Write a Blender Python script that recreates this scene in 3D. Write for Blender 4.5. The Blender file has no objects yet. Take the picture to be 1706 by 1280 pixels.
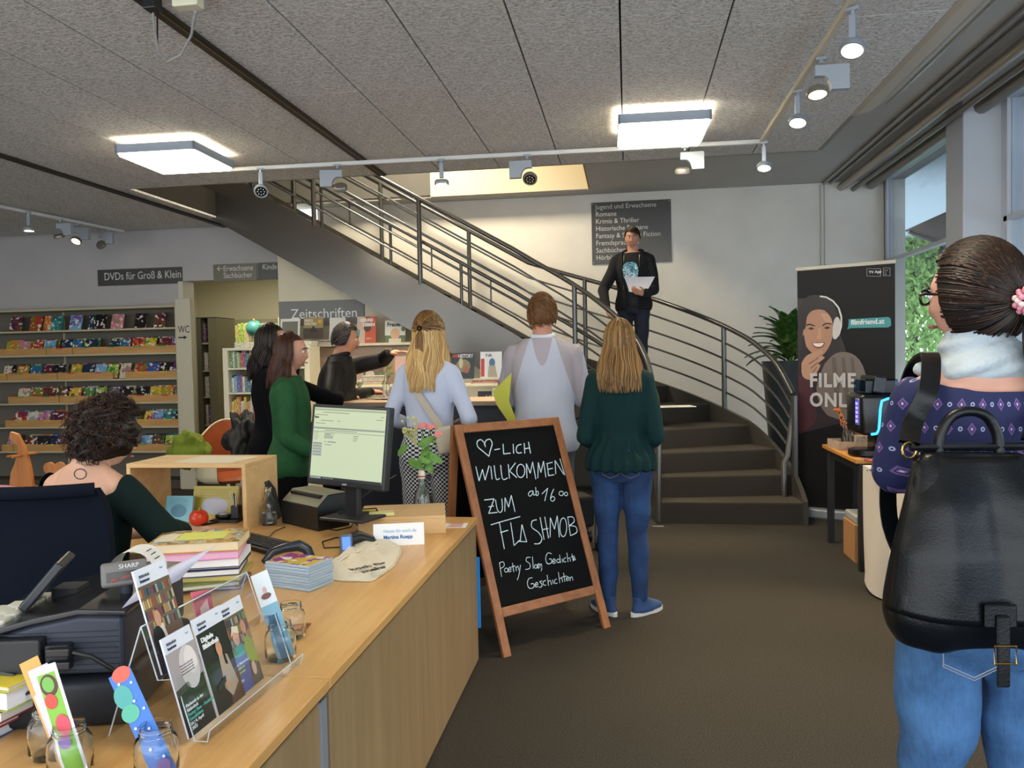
import bpy, bmesh, math, random
import numpy as np
from mathutils import Vector, Matrix, Euler, noise
S=bpy.context.scene; COL=S.collection; R=math.radians; PI=math.pi
random.seed(7)
# ---------------------------------------------------------------- camera
H=1.5; F=1307.0
_y,_p,_r=R(8.4),R(-2.0),R(1.15)
FW=Vector((-math.sin(_y)*math.cos(_p),math.cos(_y)*math.cos(_p),math.sin(_p)))
_r0=Vector((math.cos(_y),math.sin(_y),0)); _u0=_r0.cross(FW)
RT=_r0*math.cos(_r)-_u0*math.sin(_r); UP=_u0*math.cos(_r)+_r0*math.sin(_r)
cd=bpy.data.cameras.new('camera'); cam=bpy.data.objects.new('camera',cd); COL.objects.link(cam)
cd.sensor_width=36; cd.lens=F/1706*36; cd.clip_start=.05; cd.clip_end=300
cam.matrix_world=Matrix((( RT.x,UP.x,-FW.x,0),(RT.y,UP.y,-FW.y,0),(RT.z,UP.z,-FW.z,H),(0,0,0,1)))
S.camera=cam
def ray(px,py): return FW+RT*((px-853)/F)+UP*((640-py)/F)
def az(px,py,z):
    d=ray(px,py); return Vector((0,0,H))+d*((z-H)/d.z)
def ay(px,py,y):
    d=ray(px,py); return Vector((0,0,H))+d*(y/d.y)
# ---------------------------------------------------------------- world, light, exposure
w=bpy.data.worlds.new('sky'); S.world=w; w.use_nodes=True
nt=w.node_tree; nt.nodes.clear()
o_=nt.nodes.new('ShaderNodeOutputWorld'); b_=nt.nodes.new('ShaderNodeBackground')
tc=nt.nodes.new('ShaderNodeTexCoord'); sp=nt.nodes.new('ShaderNodeSeparateXYZ'); cr=nt.nodes.new('ShaderNodeValToRGB')
nt.links.new(tc.outputs['Generated'],sp.inputs[0]); nt.links.new(sp.outputs[2],cr.inputs[0]); nt.links.new(cr.outputs[0],b_.inputs[0]); nt.links.new(b_.outputs[0],o_.inputs[0])
cr.color_ramp.elements[0].position=.48; cr.color_ramp.elements[0].color=(.52,.55,.58,1)
cr.color_ramp.elements[1].position=.56; cr.color_ramp.elements[1].color=(.55,.72,1,1)
b_.inputs[1].default_value=3.6
S.view_settings.view_transform='Standard'; S.view_settings.look='None'; S.view_settings.gamma=1
S.view_settings.use_curve_mapping=False; S.view_settings.exposure=.68
def area(name,loc,size,energy,color,rot=(0,0,0),sy=None):
    l=bpy.data.lights.new(name,'AREA'); l.energy=energy; l.color=color; l.size=size
    if sy: l.shape='RECTANGLE'; l.size_y=sy
    o=bpy.data.objects.new(name,l); COL.objects.link(o); o.location=loc; o.rotation_euler=rot; return o
WARM=(1,.86,.62)
area('lamp_light_right',(.26,5.65,3.03),.55,115,WARM)
area('lamp_light_left',(-3.37,5.6,3.03),.55,115,WARM)
area('added_light_entrance_right',(.26,1.9,3.03),.55,30,WARM)  # this and the next: added lamps out of view, lighting the near room
area('added_light_entrance_left',(-3.37,1.9,3.03),.55,30,WARM)
area('upstairs_lamp_light',(-2.4,8.3,4.9),.8,110,WARM)
area('back_room_lamp_light',(-5.4,10.6,2.95),.8,30,(1,.92,.74))
# ---------------------------------------------------------------- materials
MATS={}
class NB:
    def __init__(s,name):
        s.m=bpy.data.materials.new(name); s.m.use_nodes=True; s.t=s.m.node_tree; s.b=s.t.nodes['Principled BSDF']
    def n(s,typ,**k):
        n=s.t.nodes.new('ShaderNode'+typ)
        for a,v in k.items(): setattr(n,a,v)
        return n
    def l(s,a,b): s.t.links.new(a,b)
    def setv(s,inp,v):
        if hasattr(v,'is_linked') or hasattr(v,'links'): s.l(v,inp)
        else: inp.default_value=v
    def ma(s,op,a,b=0.,c=0.):
        n=s.n('Math',operation=op); s.setv(n.inputs[0],a); s.setv(n.inputs[1],b); s.setv(n.inputs[2],c); return n.outputs[0]
    def mix(s,f,a,b):
        n=s.n('MixRGB'); s.setv(n.inputs[0],f)
        for i,v in ((1,a),(2,b)):
            if isinstance(v,(tuple,list)): n.inputs[i].default_value=(*v[:3],1)
            else: s.l(v,n.inputs[i])
        return n.outputs[0]
    def obj(s,scale=None):
        t=s.n('TexCoord')
        if scale is None: return t.outputs['Object']
        m=s.n('Mapping'); s.l(t.outputs['Object'],m.inputs[0]); m.inputs['Scale'].default_value=scale; return m.outputs[0]
    def noise(s,scale,detail=3,vec=None,rough=.5,dist=0):
        n=s.n('TexNoise'); n.inputs['Scale'].default_value=scale; n.inputs['Detail'].default_value=detail; n.inputs['Roughness'].default_value=rough; n.inputs['Distortion'].default_value=dist
        s.l(vec if vec is not None else s.obj(),n.inputs['Vector']); return n.outputs['Fac']
    def bump(s,h,strength=.3,dist=.01):
        n=s.n('Bump'); n.inputs['Strength'].default_value=strength; n.inputs['Distance'].default_value=dist; s.l(h,n.inputs['Height']); s.l(n.outputs[0],s.b.inputs['Normal'])
    def col(s,c): s.setv(s.b.inputs['Base Color'],(*c[:3],1) if isinstance(c,(tuple,list)) else c)
def lin(c):
    return tuple(((x/255)/12.92 if x/255<=.04045 else ((x/255+.055)/1.055)**2.4) for x in c)
def hx(h): return lin((int(h[0:2],16),int(h[2:4],16),int(h[4:6],16)))
def pm(name,c,rough=.5,metal=0,var=0,scale=20,bump=0,bscale=None,stretch=None,spec=None,sheen=0,coat=0):
    if name in MATS: return MATS[name]
    if isinstance(c,str): c=hx(c)
    N=NB(name); b=N.b; b.inputs['Roughness'].default_value=rough; b.inputs['Metallic'].default_value=metal
    if spec is not None: b.inputs['Specular IOR Level'].default_value=spec
    if sheen: b.inputs['Sheen Weight'].default_value=sheen
    if coat: b.inputs['Coat Weight'].default_value=coat
    N.col(c)
    v=N.obj(stretch) if stretch else None
    if var:
        f=N.noise(scale,4,v); f2=N.ma('MULTIPLY_ADD',f,2.2,-.6)
        lo=tuple(x*(1-var) for x in c); hi=tuple(min(1,x*(1+var)) for x in c)
        cl=N.n('Clamp'); N.l(f2,cl.inputs[0]); N.col(N.mix(cl.outputs[0],lo,hi))
    if bump:
        N.bump(N.noise(bscale or scale,3,v),bump,.01)
    MATS[name]=N.m; return N.m
def em(name,c,s):
    if name in MATS: return MATS[name]
    if isinstance(c,str): c=hx(c)
    N=NB(name); N.b.inputs['Emission Color'].default_value=(*c,1); N.b.inputs['Emission Strength'].default_value=s; N.col((.02,.02,.02)); MATS[name]=N.m; return N.m
def glass(name,c=(1,1,1),rough=0,ior=1.45,thin=False):
    if name in MATS: return MATS[name]
    N=NB(name)
    if thin:
        t=N.n('BsdfTransparent'); t.inputs[0].default_value=(*c,1); g=N.n('BsdfGlossy'); g.inputs['Roughness'].default_value=rough
        lw=N.n('LayerWeight'); lw.inputs[0].default_value=.5; fr=N.ma('MULTIPLY_ADD',N.ma('POWER',lw.outputs['Facing'],4.),.5,.03); mx=N.n('MixShader'); N.l(fr,mx.inputs[0]); N.l(t.outputs[0],mx.inputs[1]); N.l(g.outputs[0],mx.inputs[2])
        N.l(mx.outputs[0],N.t.nodes['Material Output'].inputs[0])
    else:
        N.b.inputs['Transmission Weight'].default_value=1; N.b.inputs['Roughness'].default_value=rough; N.b.inputs['IOR'].default_value=ior; N.col(c)
    MATS[name]=N.m; return N.m
def wood(name,c1,c2,axis='x',scale=6,rough=.45,coat=0):
    if name in MATS: return MATS[name]
    if isinstance(c1,str): c1=hx(c1); c2=hx(c2)
    N=NB(name); st={'x':(1,14,14),'y':(14,1,14),'z':(14,14,1)}[axis]
    v=N.obj(st); f=N.noise(scale*.35,5,v,.6,.3); f2=N.noise(scale*2.5,3,v)
    g=N.ma('MULTIPLY_ADD',f,1.6,-.3); g=N.ma('MULTIPLY_ADD',f2,.35,g); g=N.ma('SUBTRACT',g,.15)
    cl=N.n('Clamp'); N.l(g,cl.inputs[0]); N.col(N.mix(cl.outputs[0],c1,c2)); N.b.inputs['Roughness'].default_value=rough
    N.b.inputs['Coat Weight'].default_value=coat
    N.bump(f2,.05,.002); MATS[name]=N.m; return N.m
def cover(name='printed_cover',scale=14,gloss=.25):
    """printed picture in the object's own colour, different on every copy"""
    if name in MATS: return MATS[name]
    N=NB(name); oi=N.n('ObjectInfo'); tc=N.n('TexCoord')
    ad=N.n('VectorMath',operation='ADD'); N.l(tc.outputs['Object'],ad.inputs[0])
    cb=N.n('CombineXYZ'); r=N.ma('MULTIPLY',oi.outputs['Random'],50.); N.l(r,cb.inputs[0]); N.l(r,cb.inputs[1]); N.l(r,cb.inputs[2]); N.l(cb.outputs[0],ad.inputs[1])
    v=ad.outputs[0]
    a=N.noise(scale,2,v); a=N.ma('GREATER_THAN',a,.53); b=N.noise(scale*1.7,2,v); b=N.ma('GREATER_THAN',b,.60)
    hs=N.n('HueSaturation'); N.l(oi.outputs['Color'],hs.inputs['Color']); N.setv(hs.inputs['Hue'],N.ma('MULTIPLY_ADD',oi.outputs['Random'],.5,.25)); hs.inputs['Value'].default_value=.55
    c=N.mix(a,oi.outputs['Color'],hs.outputs[0]); c=N.mix(b,c,(.75,.70,.62))
    N.col(c); N.b.inputs['Roughness'].default_value=gloss; MATS[name]=N.m; return N.m
def objcol(name='painted_own_colour',rough=.5):
    if name in MATS: return MATS[name]
    N=NB(name); oi=N.n('ObjectInfo'); N.l(oi.outputs['Color'],N.b.inputs['Base Color']); N.b.inputs['Roughness'].default_value=rough; MATS[name]=N.m; return N.m
# ---------------------------------------------------------------- geometry
class G:
    """collects geometry, then build() links it as one mesh object"""
    def __init__(s): s.v=[]; s.f=[]; s.mi=[]; s.cur=0
    def add(s,vs,fs):
        o=len(s.v); s.v+= [tuple(v) for v in vs]; s.f+=[tuple(i+o for i in f) for f in fs]; s.mi+=[s.cur]*len(fs); return s
    def box(s,x0,x1,y0,y1,z0,z1,M=None):
        vs=[Vector(p) for p in ((x0,y0,z0),(x1,y0,z0),(x1,y1,z0),(x0,y1,z0),(x0,y0,z1),(x1,y0,z1),(x1,y1,z1),(x0,y1,z1))]
        if M is not None: vs=[M@v for v in vs]
        return s.add(vs,[(0,3,2,1),(4,5,6,7),(0,1,5,4),(1,2,6,5),(2,3,7,6),(3,0,4,7)])
    def rbox(s,x0,x1,y0,y1,z0,z1,r=.004,seg=2,M=None):
        bm=bmesh.new(); bmesh.ops.create_cube(bm,size=1)
        bmesh.ops.scale(bm,vec=(x1-x0,y1-y0,z1-z0),verts=bm.verts); bmesh.ops.translate(bm,vec=((x0+x1)/2,(y0+y1)/2,(z0+z1)/2),verts=bm.verts)
        r=min(r,.45*min(x1-x0,y1-y0,z1-z0))
        bmesh.ops.bevel(bm,geom=bm.edges[:],offset=r,segments=seg,affect='EDGES',profile=.5)
        return s.bm(bm,M)
    def bm(s,bm,M=None):
        bm.verts.index_update(); vs=[(M@v.co if M is not None else v.co.copy()) for v in bm.verts]; fs=[[v.index for v in f.verts] for f in bm.faces]; bm.free(); return s.add(vs,fs)
    def tube(s,pts,r,n=8,cap=True,closed=False):
        pts=[Vector(p) for p in pts]; m=len(pts); rs=r if isinstance(r,(list,tuple)) else [r]*m
        vs=[]; fs=[]; up=None
        for i,p in enumerate(pts):
            if closed: t=pts[(i+1)%m]-pts[i-1]
            else: t=(pts[min(i+1,m-1)]-pts[max(i-1,0)])
            t.normalize()
            if up is None: up=Vector((0,0,1)) if abs(t.z)<.9 else Vector((1,0,0))
            a=t.cross(up)
            if a.length<1e-4: a=t.orthogonal()
            a.normalize(); b=a.cross(t).normalized(); up=b
            for k in range(n):
                an=2*PI*k/n; vs.append(p+a*(math.cos(an)*rs[i])+b*(math.sin(an)*rs[i]))
        for i in range(m if closed else m-1):
            j=(i+1)%m
            for k in range(n):
                k2=(k+1)%n; fs.append((i*n+k,i*n+k2,j*n+k2,j*n+k))
        if cap and not closed: fs.append(tuple(range(n-1,-1,-1))[::-1][::-1]); fs.append(tuple((m-1)*n+k for k in range(n)))
        return s.add(vs,fs)
    def lathe(s,prof,n=20,c=(0,0,0),M=None):
        vs=[];fs=[];m=len(prof)
        for (r,z) in prof:
            for k in range(n):
                a=2*PI*k/n; v=Vector((c[0]+r*math.cos(a),c[1]+r*math.sin(a),c[2]+z)); vs.append(M@v if M is not None else v)
        for i in range(m-1):
            for k in range(n): fs.append((i*n+k,i*n+(k+1)%n,(i+1)*n+(k+1)%n,(i+1)*n+k))
        if prof[0][0]>1e-5: fs.append(tuple(range(n))[::-1])
        if prof[-1][0]>1e-5: fs.append(tuple((m-1)*n+k for k in range(n)))
        return s.add(vs,fs)
    def prism(s,poly,h0,h1,M=None):
        """poly of (x,y), extruded in z from h0 to h1"""
        n=len(poly); vs=[Vector((x,y,h0)) for x,y in poly]+[Vector((x,y,h1)) for x,y in poly]
        if M is not None: vs=[M@v for v in vs]
        return s.add(vs,[tuple(range(n))[::-1],tuple(range(n,2*n))]+[(i,(i+1)%n,(i+1)%n+n,i+n) for i in range(n)])
    def ell(s,c,rx,ry,rz,n=16,m=10,M=None):
        vs=[];fs=[]
        for i in range(m+1):
            ph=PI*i/m
            for k in range(n):
                a=2*PI*k/n; v=Vector((c[0]+rx*math.sin(ph)*math.cos(a),c[1]+ry*math.sin(ph)*math.sin(a),c[2]-rz*math.cos(ph))); vs.append(M@v if M is not None else v)
        for i in range(m):
            for k in range(n): fs.append((i*n+k,i*n+(k+1)%n,(i+1)*n+(k+1)%n,(i+1)*n+k))
        return s.add(vs,fs)
    def grid(s,fn,nu,nv):
        vs=[fn(i/nu,j/nv) for j in range(nv+1) for i in range(nu+1)]
        return s.add(vs,[(j*(nu+1)+i,j*(nu+1)+i+1,(j+1)*(nu+1)+i+1,(j+1)*(nu+1)+i) for j in range(nv) for i in range(nu)])
    def mesh(s,name,mats,smooth=None):
        me=bpy.data.meshes.new(name); me.from_pydata(s.v,[],s.f)
        for m in (mats if isinstance(mats,(list,tuple)) else [mats]): me.materials.append(m)
        if any(s.mi): me.polygons.foreach_set('material_index',s.mi)
        bm=bmesh.new(); bm.from_mesh(me); bmesh.ops.remove_doubles(bm,verts=bm.verts,dist=1e-5); bmesh.ops.recalc_face_normals(bm,faces=bm.faces)
        if smooth:
            for f in bm.faces: f.smooth=True
            for e in bm.edges:
                if len(e.link_faces)==2 and e.calc_face_angle(0)>R(smooth): e.smooth=False
        bm.to_mesh(me); bm.free(); return me
    def build(s,name,mats,parent=None,loc=None,rot=None,smooth=None,color=None):
        return mko(name,s.mesh(name,mats,smooth),parent,loc,rot,color)
def mko(name,me,parent=None,loc=None,rot=None,color=None):
    o=bpy.data.objects.new(name,me); COL.objects.link(o)
    if parent: o.parent=parent
    if loc is not None: o.location=loc
    if rot is not None: o.rotation_euler=rot
    if color is not None: o.color=(*color[:3],1)
    return o
def thing(name,label,cat,loc=(0,0,0),rz=0,group=None,rot=None):
    o=bpy.data.objects.new(name,None); COL.objects.link(o); o.empty_display_size=.1; o.location=loc; o.rotation_euler=rot if rot else (0,0,rz)
    o['label']=label; o['category']=cat
    if group: o['group']=group
    return o
def tag(o,label,cat,group=None):
    o['label']=label; o['category']=cat
    if group: o['group']=group
    return o
def struct(o): o['kind']='structure'; return o
def T(x=0,y=0,z=0,rx=0,ry=0,rz=0): return Matrix.Translation((x,y,z))@Euler((rx,ry,rz)).to_matrix().to_4x4()
def text(body,size,mat,parent,loc,rot=(PI/2,0,0),name='lettering',align='LEFT',ext=.0006,bold=0,sx=1,sp=1):
    cu=bpy.data.curves.new('lettering','FONT'); cu.space_character=sp; cu.body=body; cu.size=size; cu.extrude=ext; cu.align_x=align; cu.offset=bold; cu.resolution_u=3
    t=bpy.data.objects.new('tmp',cu); me=bpy.data.meshes.new_from_object(t); bpy.data.objects.remove(t); bpy.data.curves.remove(cu)
    me.materials.clear(); me.materials.append(mat); me.name=name
    if sx!=1: me.transform(Matrix.Scale(sx,4,(1,0,0)))
    return mko(name,me,parent,loc,rot)
def dup(root,loc=None,rz=None,label=None,color=None):
    r=root.copy(); COL.objects.link(r)
    if loc is not None: r.location=loc
    if rz is not None: r.rotation_euler=(r.rotation_euler.x,r.rotation_euler.y,rz)
    if label: r['label']=label
    if color is not None: r.color=(*color,1)
    for ch in list(root.children):
        c=ch.copy(); COL.objects.link(c); c.parent=r
        for g in ch.children: d=g.copy(); COL.objects.link(d); d.parent=c
    return r
ORD=['first','second','third','fourth','fifth','sixth','seventh','eighth','ninth','tenth','eleventh','twelfth','thirteenth','fourteenth','fifteenth','sixteenth','seventeenth','eighteenth','nineteenth','twentieth','twenty-first','twenty-second','twenty-third','twenty-fourth','twenty-fifth']
CN={'red':'b5342b','blue':'2c5f9e','green':'4f8f3c','yellow':'d3b530','orange':'cf7a2c','white':'d8d4cc','black':'1d1c20','purple':'6a3f7e','pink':'cf7f92','teal':'2f8a88','brown':'6b442c','grey':'77777c','lime':'9dbb3a','navy':'1f2d55','cream':'d6cba6','maroon':'6e1f2a','sky blue':'78acd0'}
# ================================================================ SETTING
def mk_plaster(name,c,b=.08):
    return pm(name,c,.9,var=.05,scale=2.5,bump=b,bscale=180)
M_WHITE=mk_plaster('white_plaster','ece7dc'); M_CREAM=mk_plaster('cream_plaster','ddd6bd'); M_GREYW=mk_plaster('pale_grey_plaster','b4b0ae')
M_SOFF=mk_plaster('grey_soffit_plaster','8e8c86'); M_DARKW=mk_plaster('shaded_grey_plaster','6b6964')  # stairwell wall grey is darkened in its colour for the shade there
# carpet
N=NB('charcoal_carpet'); f=N.noise(420,2); g=N.noise(3,3); v=N.noise(140,3)
h=N.ma('MULTIPLY_ADD',f,.55,N.ma('MULTIPLY',v,.45)); hh=N.ma('MULTIPLY_ADD',h,3.2,-1.1); cl=N.n('Clamp'); N.l(hh,cl.inputs[0])
N.col(N.mix(N.ma('MULTIPLY',g,.25),N.mix(cl.outputs[0],hx('201f1d'),hx('4c4944')),hx('33302c'))); N.b.inputs['Roughness'].default_value=1; N.b.inputs['Specular IOR Level'].default_value=.1; N.bump(h,.9,.006); M_CARPET=N.m
N=NB('entrance_mat_pile'); f=N.noise(120,4,None,.7); N.col(N.mix(N.ma('MULTIPLY_ADD',f,2.4,-.75),hx('1b1f2a'),hx('4d5363'))); N.b.inputs['Roughness'].default_value=1; N.bump(f,1,.012); M_MAT=N.m
# wood-wool ceiling panels: fibres of cement-bound wool, shade of the pits mixed into the colour
N=NB('wood_wool_board'); vv=N.obj((1,2.6,1)); f=N.noise(34,5,vv,.75,1.2); f2=N.noise(130,3,vv,.7,2); oi=N.n('ObjectInfo')
k=N.ma('MULTIPLY_ADD',f,.6,N.ma('MULTIPLY',f2,.4)); k2=N.ma('MULTIPLY_ADD',k,6.5,-2.55); cl=N.n('Clamp'); N.l(k2,cl.inputs[0])
tint=N.ma('MULTIPLY_ADD',oi.outputs['Random'],.18,0.); N.col(N.mix(tint,N.mix(cl.outputs[0],hx('68635c'),hx('f6f3ee')),hx('bdb6ac'))); N.b.inputs['Roughness'].default_value=1; N.bump(k,.7,.012); M_WOOL=N.m
M_BLK=pm('black_void','0b0b0b',.9); M_TRACKW=pm('white_track_metal','dcdcda',.4); M_GROOVE=pm('dark_brown_channel','2a241d',.6)

fl=G().box(-9,5.2,-1.5,13,-.1,0).build('floor',M_CARPET); struct(fl)
G().box(-2.4,4.9,-1.2,2.5,0,.012).build('entrance_mat',M_MAT,fl)
# ceiling: a dark slab that carries separate wood-wool boards
ce=struct(G().box(-9,1.58,-1.6,6.8,3.17,3.45).box(-9,-4.62,6.8,9.0,3.17,3.45).build('ceiling',pm('joint_dark','1e1b18',.95)))
P=.53; pg=G().box(0,P-.010,0,P-.0018,0,.028); pme=pg.mesh('panel',M_WOOL)
cells=[]
for i in range(20):
    x=1.58-P*(i+1)
    for j in range(16):
        y=6.8-P*(j+1)
        if y<-1.3: continue
        cells.append((x,y))
for i in range(12,20):
    for j in range(4): cells.append((1.58-P*(i+1),6.8+P*j))
rn=random.Random(3)
cells.sort(key=lambda c:-( (3-abs(c[1]-4)) ))
for x,y in cells:
    # skip what lies far outside the view cone
    if y<2.2 and (x>2 or x<-3.2): pass
    o=mko('panel',pme,ce,(x+.0035,y+.0006,3.145+rn.uniform(-.0006,.0006)))
    if rn.random()<.5: o.rotation_euler=(0,0,0)
G().box(-4.78,-4.62,6.8,9.0,3.15,3.17).build('panel',M_WOOL,ce)
# edge trims of the ceiling
struct(G().box(-4.62,1.58,6.795,6.82,3.14,3.46).build('trim_1',pm('edge_board','8d887d',.8)))
# upper ceiling over the stair and along the windows
sm=pm('smooth_grey_ceiling','b5b0a8',.85,var=.04,scale=3)
struct(G().box(-.42,3.3,6.8,10.05,3.52,3.62).box(1.58,3.3,-1.6,6.8,3.52,3.62).box(-4.62,-.42,9.72,10.05,3.52,3.62).build('ceiling_upper',sm))
cf=G().box(-2.42,-.42,9.70,9.72,3.53,5.2); struct(cf.build('trim_2',pm('cream_fascia','e9dfc0',.8)))
struct(G().box(-.44,-.42,6.82,9.70,3.53,5.2).build('trim_3',pm('ochre_fascia','a5802c',.7)))
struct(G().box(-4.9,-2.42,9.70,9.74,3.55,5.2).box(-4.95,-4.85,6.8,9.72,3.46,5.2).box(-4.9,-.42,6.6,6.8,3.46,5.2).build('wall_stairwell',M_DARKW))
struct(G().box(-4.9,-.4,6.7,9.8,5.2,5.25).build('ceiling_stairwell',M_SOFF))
# walls
struct(G().box(-4.04,3.3,10.0,10.2,0,3.56).build('wall_back',M_WHITE))
struct(G().box(-9,-5.39,9.0,9.2,0,3.2).box(-5.39,-4.1,9.0,9.2,2.51,3.2).build('wall_left_back',M_GREYW))
struct(G().box(-9.1,-9,-1.6,9.2,0,3.2).build('wall_left',M_GREYW))
struct(G().box(-5.45,-5.384,8.98,9.22,0,2.505).build('trim_4',pm('portal_lining','c9c5b4',.7)))
# partition under the stair: its top follows the flight
pg=G(); Mw=Matrix(((1,0,0,0),(0,0,-1,0),(0,1,0,0),(0,0,0,1)))
pp=[(-4.11,0),(-.9,0),(-.9,.85),(-1.2,1.12),(-4.0,2.73),(-4.11,2.80)]
pg.add([(x,8.9,z) for x,z in pp]+[(x,9.0,z) for x,z in pp],[tuple(range(6)),tuple(range(6,12))[::-1]]+[(i,(i+1)%6,(i+1)%6+6,i+6) for i in range(6)])
struct(pg.build('wall_under_stair',M_CREAM))
struct(G().box(-6.6,-4.4,12.3,12.4,0,3.1).box(-4.12,-4.05,9.2,12.3,0,3.1).box(-7.2,-7.1,9.2,12.4,0,3.1).box(-7.2,-4.05,12.28,12.4,0,3.1).build('wall_back_room',pm('olive_plaster','bdb79c',.9)))
struct(G().box(-7.2,-4.05,9.2,12.4,3.1,3.2).build('ceiling_back_room',M_CREAM))
# boxed duct along the window side
bp=[(1.58,3.53),(1.58,3.15),(1.62,3.145),(1.70,3.16),(1.86,3.27),(1.95,3.36),(1.95,3.53)]
bg=G(); n=len(bp); bg.add([(x,-1.6,z) for x,z in bp]+[(x,5.85,z) for x,z in bp],[tuple(range(n)),tuple(range(n,2*n))[::-1]]+[(i,(i+1)%n,(i+1)%n+n,i+n) for i in range(n)])
struct(bg.build('trim_5',pm('beige_duct_casing','b8ab98',.55)))
struct(G().box(1.575,1.605,5.86,6.8,3.14,3.53).build('trim_6',M_SOFF))
struct(G().tube([(1.8,-1.5,3.19),(1.8,5.8,3.19)],.012,6).build('trim_7',pm('steel_strip','9a9a98',.25,1)))
# window wall
WX=3.08; M_FR=pm('pale_blue_white_frame','c8ccd2',.35)
struct(G().rbox(2.76,WX+.02,7.0,7.36,0,3.54,.01).build('column_wall_pier',M_FR))
bp_=G().box(2.72,3.3,9.55,10.02,0,3.56); 
struct(G().box(WX-.02,WX+.06,9.93,10.0,0,3.56).build('trim_8',pm('dark_window_jamb','4a4d50',.4)))
for i,(y0,y1) in enumerate(((7.4,9.93),(4.4,6.96),(1.7,4.3),(-1.0,1.6))):
    wd=struct(thing('window_%d'%(i+1),'','')); del wd['label']; del wd['category']
    fr=G(); 
    for (a,b,c,d) in ((y0,y1,3.50,3.56),(y0,y1,0,.08),(y0,y0+.06,0,3.5),(y1-.06,y1,0,3.5),(y0,y1,2.52,2.56)): fr.box(WX-.03,WX+.04,a,b,c,d)
    fr.build('window_frame',M_FR,wd)
    G().box(WX,WX+.008,y0+.06,y1-.06,2.56,3.5).build('pane',glass('window_glass',(.93,.97,1),0,1.45,True),wd)
    G().box(WX,WX+.008,y0+.06,y1-.06,.08,2.52).build('pane',glass('window_glass'),wd)
struct(G().box(WX-.03,3.3,6.96,7.4,0,3.54).build('trim_9',M_FR))
struct(G().box(WX-.05,WX+.05,4.3,4.4,0,3.54).build('trim_10',M_FR))
# blind and curtain rails under the upper ceiling
for (x,z,r_,m,nm) in ((2.36,3.50,.016,'9a9a98','curtain_rail'),(2.44,3.50,.016,'8b8b88','curtain_rail'),(2.56,3.45,.045,'a49a8a','blind_roller'),(2.70,3.42,.03,'777068','blind_roller'),(2.90,3.47,.06,'80786d','blind_roller')):
    t=tag(G().tube([(x,-1.4,z),(x,9.95,z)],r_,10).build(nm,pm('rail_'+m,m,.35,.5),smooth=40),{2.36:'thin grey curtain rail furthest from the window wall',2.44:'thin grey curtain rail beside the fat blind tube',2.56:'beige blind tube running along the upper window edge',2.70:'narrow brown-grey blind tube nearer the glass',2.90:'thick brown-grey blind tube right above the glass'}[x],'rail')
# vertical cable duct lines on the back wall
struct(G().box(2.33,2.335,9.985,10.0,0,3.5).box(2.375,2.38,9.985,10.0,0,3.5).build('trim_11',pm('grey_joint','a9a59c',.8)))

# ================================================================ OUTSIDE
struct(G().box(3.35,60,-20,60,-.12,-.04).build('pavement',pm('pale_concrete','b9b6ae',.9,var=.1,scale=4)))
sg=struct(G().box(3.2,6.2,-4,22,3.62,3.8).build('canopy_soffit',pm('canopy_white_board','cfe0ea',.7)))
tag(G().box(6.0,6.2,-4,22,2.75,3.62).build('canopy_beam',pm('dark_beam','1c1d20',.7)),'dark canopy beam outside above the windows','beam')
for i,(y0,y1) in enumerate(((7.6,10.6),(3.8,7.3))):
    t=thing('awning',['brown sun awning outside the window behind the banner','brown sun awning outside the nearer window on the right'][i],'awning')
    G().add([(3.5,y0,3.0),(3.5,y1,3.0),(5.0,y1,2.35),(5.0,y0,2.35),(3.5,y0,2.985),(3.5,y1,2.985),(5.0,y1,2.335),(5.0,y0,2.335)],[(0,1,2,3),(4,7,6,5),(0,3,7,4),(1,5,6,2),(0,4,5,1),(3,2,6,7)]).box(4.98,5.02,y0,y1,2.1,2.36).build('fabric',pm('brown_awning_cloth','4a3a32',.95),t)
    G().tube([(3.5,y0+.1,2.96),(5.0,y0+.1,2.3)],.02).tube([(3.5,y1-.1,2.96),(5.0,y1-.1,2.3)],.02).tube([(5.0,y0,2.33),(5.0,y1,2.33)],.025).build('arm',pm('grey_metal','8b8d8f',.4,.7),t)
def tree(x,y,h,w,c,label,n=1500,seed=1):
    t=thing('tree',label,'tree',(x,y,-.04)); rr=random.Random(seed)
    G().tube([(0,0,0),(.03,.02,h*.4),(0,.05,h*.8)],[.12,.09,.03],8).build('trunk',pm('bark','4a3b2c',.9,bump=.5),t)
    g=G()
    for i in range(int(n*2.4)):
        a=rr.random()*2*PI; ph=math.acos(rr.uniform(-1,1)); rad=rr.random()**.35
        zc=h*.58; p=Vector((math.sin(ph)*math.cos(a)*w*rad,math.sin(ph)*math.sin(a)*w*rad,zc+math.cos(ph)*h*.46*rad))
        s=rr.uniform(.045,.09); M=Matrix.Translation(p)@Euler((rr.random()*6,rr.random()*6,rr.random()*6)).to_matrix().to_4x4()
        g.add([M@Vector(q) for q in ((-s,0,0),(0,s*.55,.02),(s,0,0),(0,-s*.55,.02))],[(0,1,2,3)])
    o=g.build('leaves',pm('leaf_'+c,c,.7,var=.35,scale=1.5),t); o['kind']='stuff'
tree(8.2,19,5.4,1.2,'c3e68c','tall pale green columnar tree seen between banner and pier',3800,1)
tree(10.4,21.5,5.6,1.7,'cdeb9a','bright green hedge tree behind the columnar tree',3800,2)
tree(5.6,16.6,5.2,1.0,'9cc46c','darker green tree at the left edge of the far window',2600,5)
tree(12.0,17.0,4.6,2.0,'d0eea0','broad light green tree beyond the nearer window',3600,3)
tree(13.8,13.0,4.6,2.2,'c0e48c','mid green tree outside at the right picture edge',3600,4)
hg=G(); rr=random.Random(9)
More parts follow.
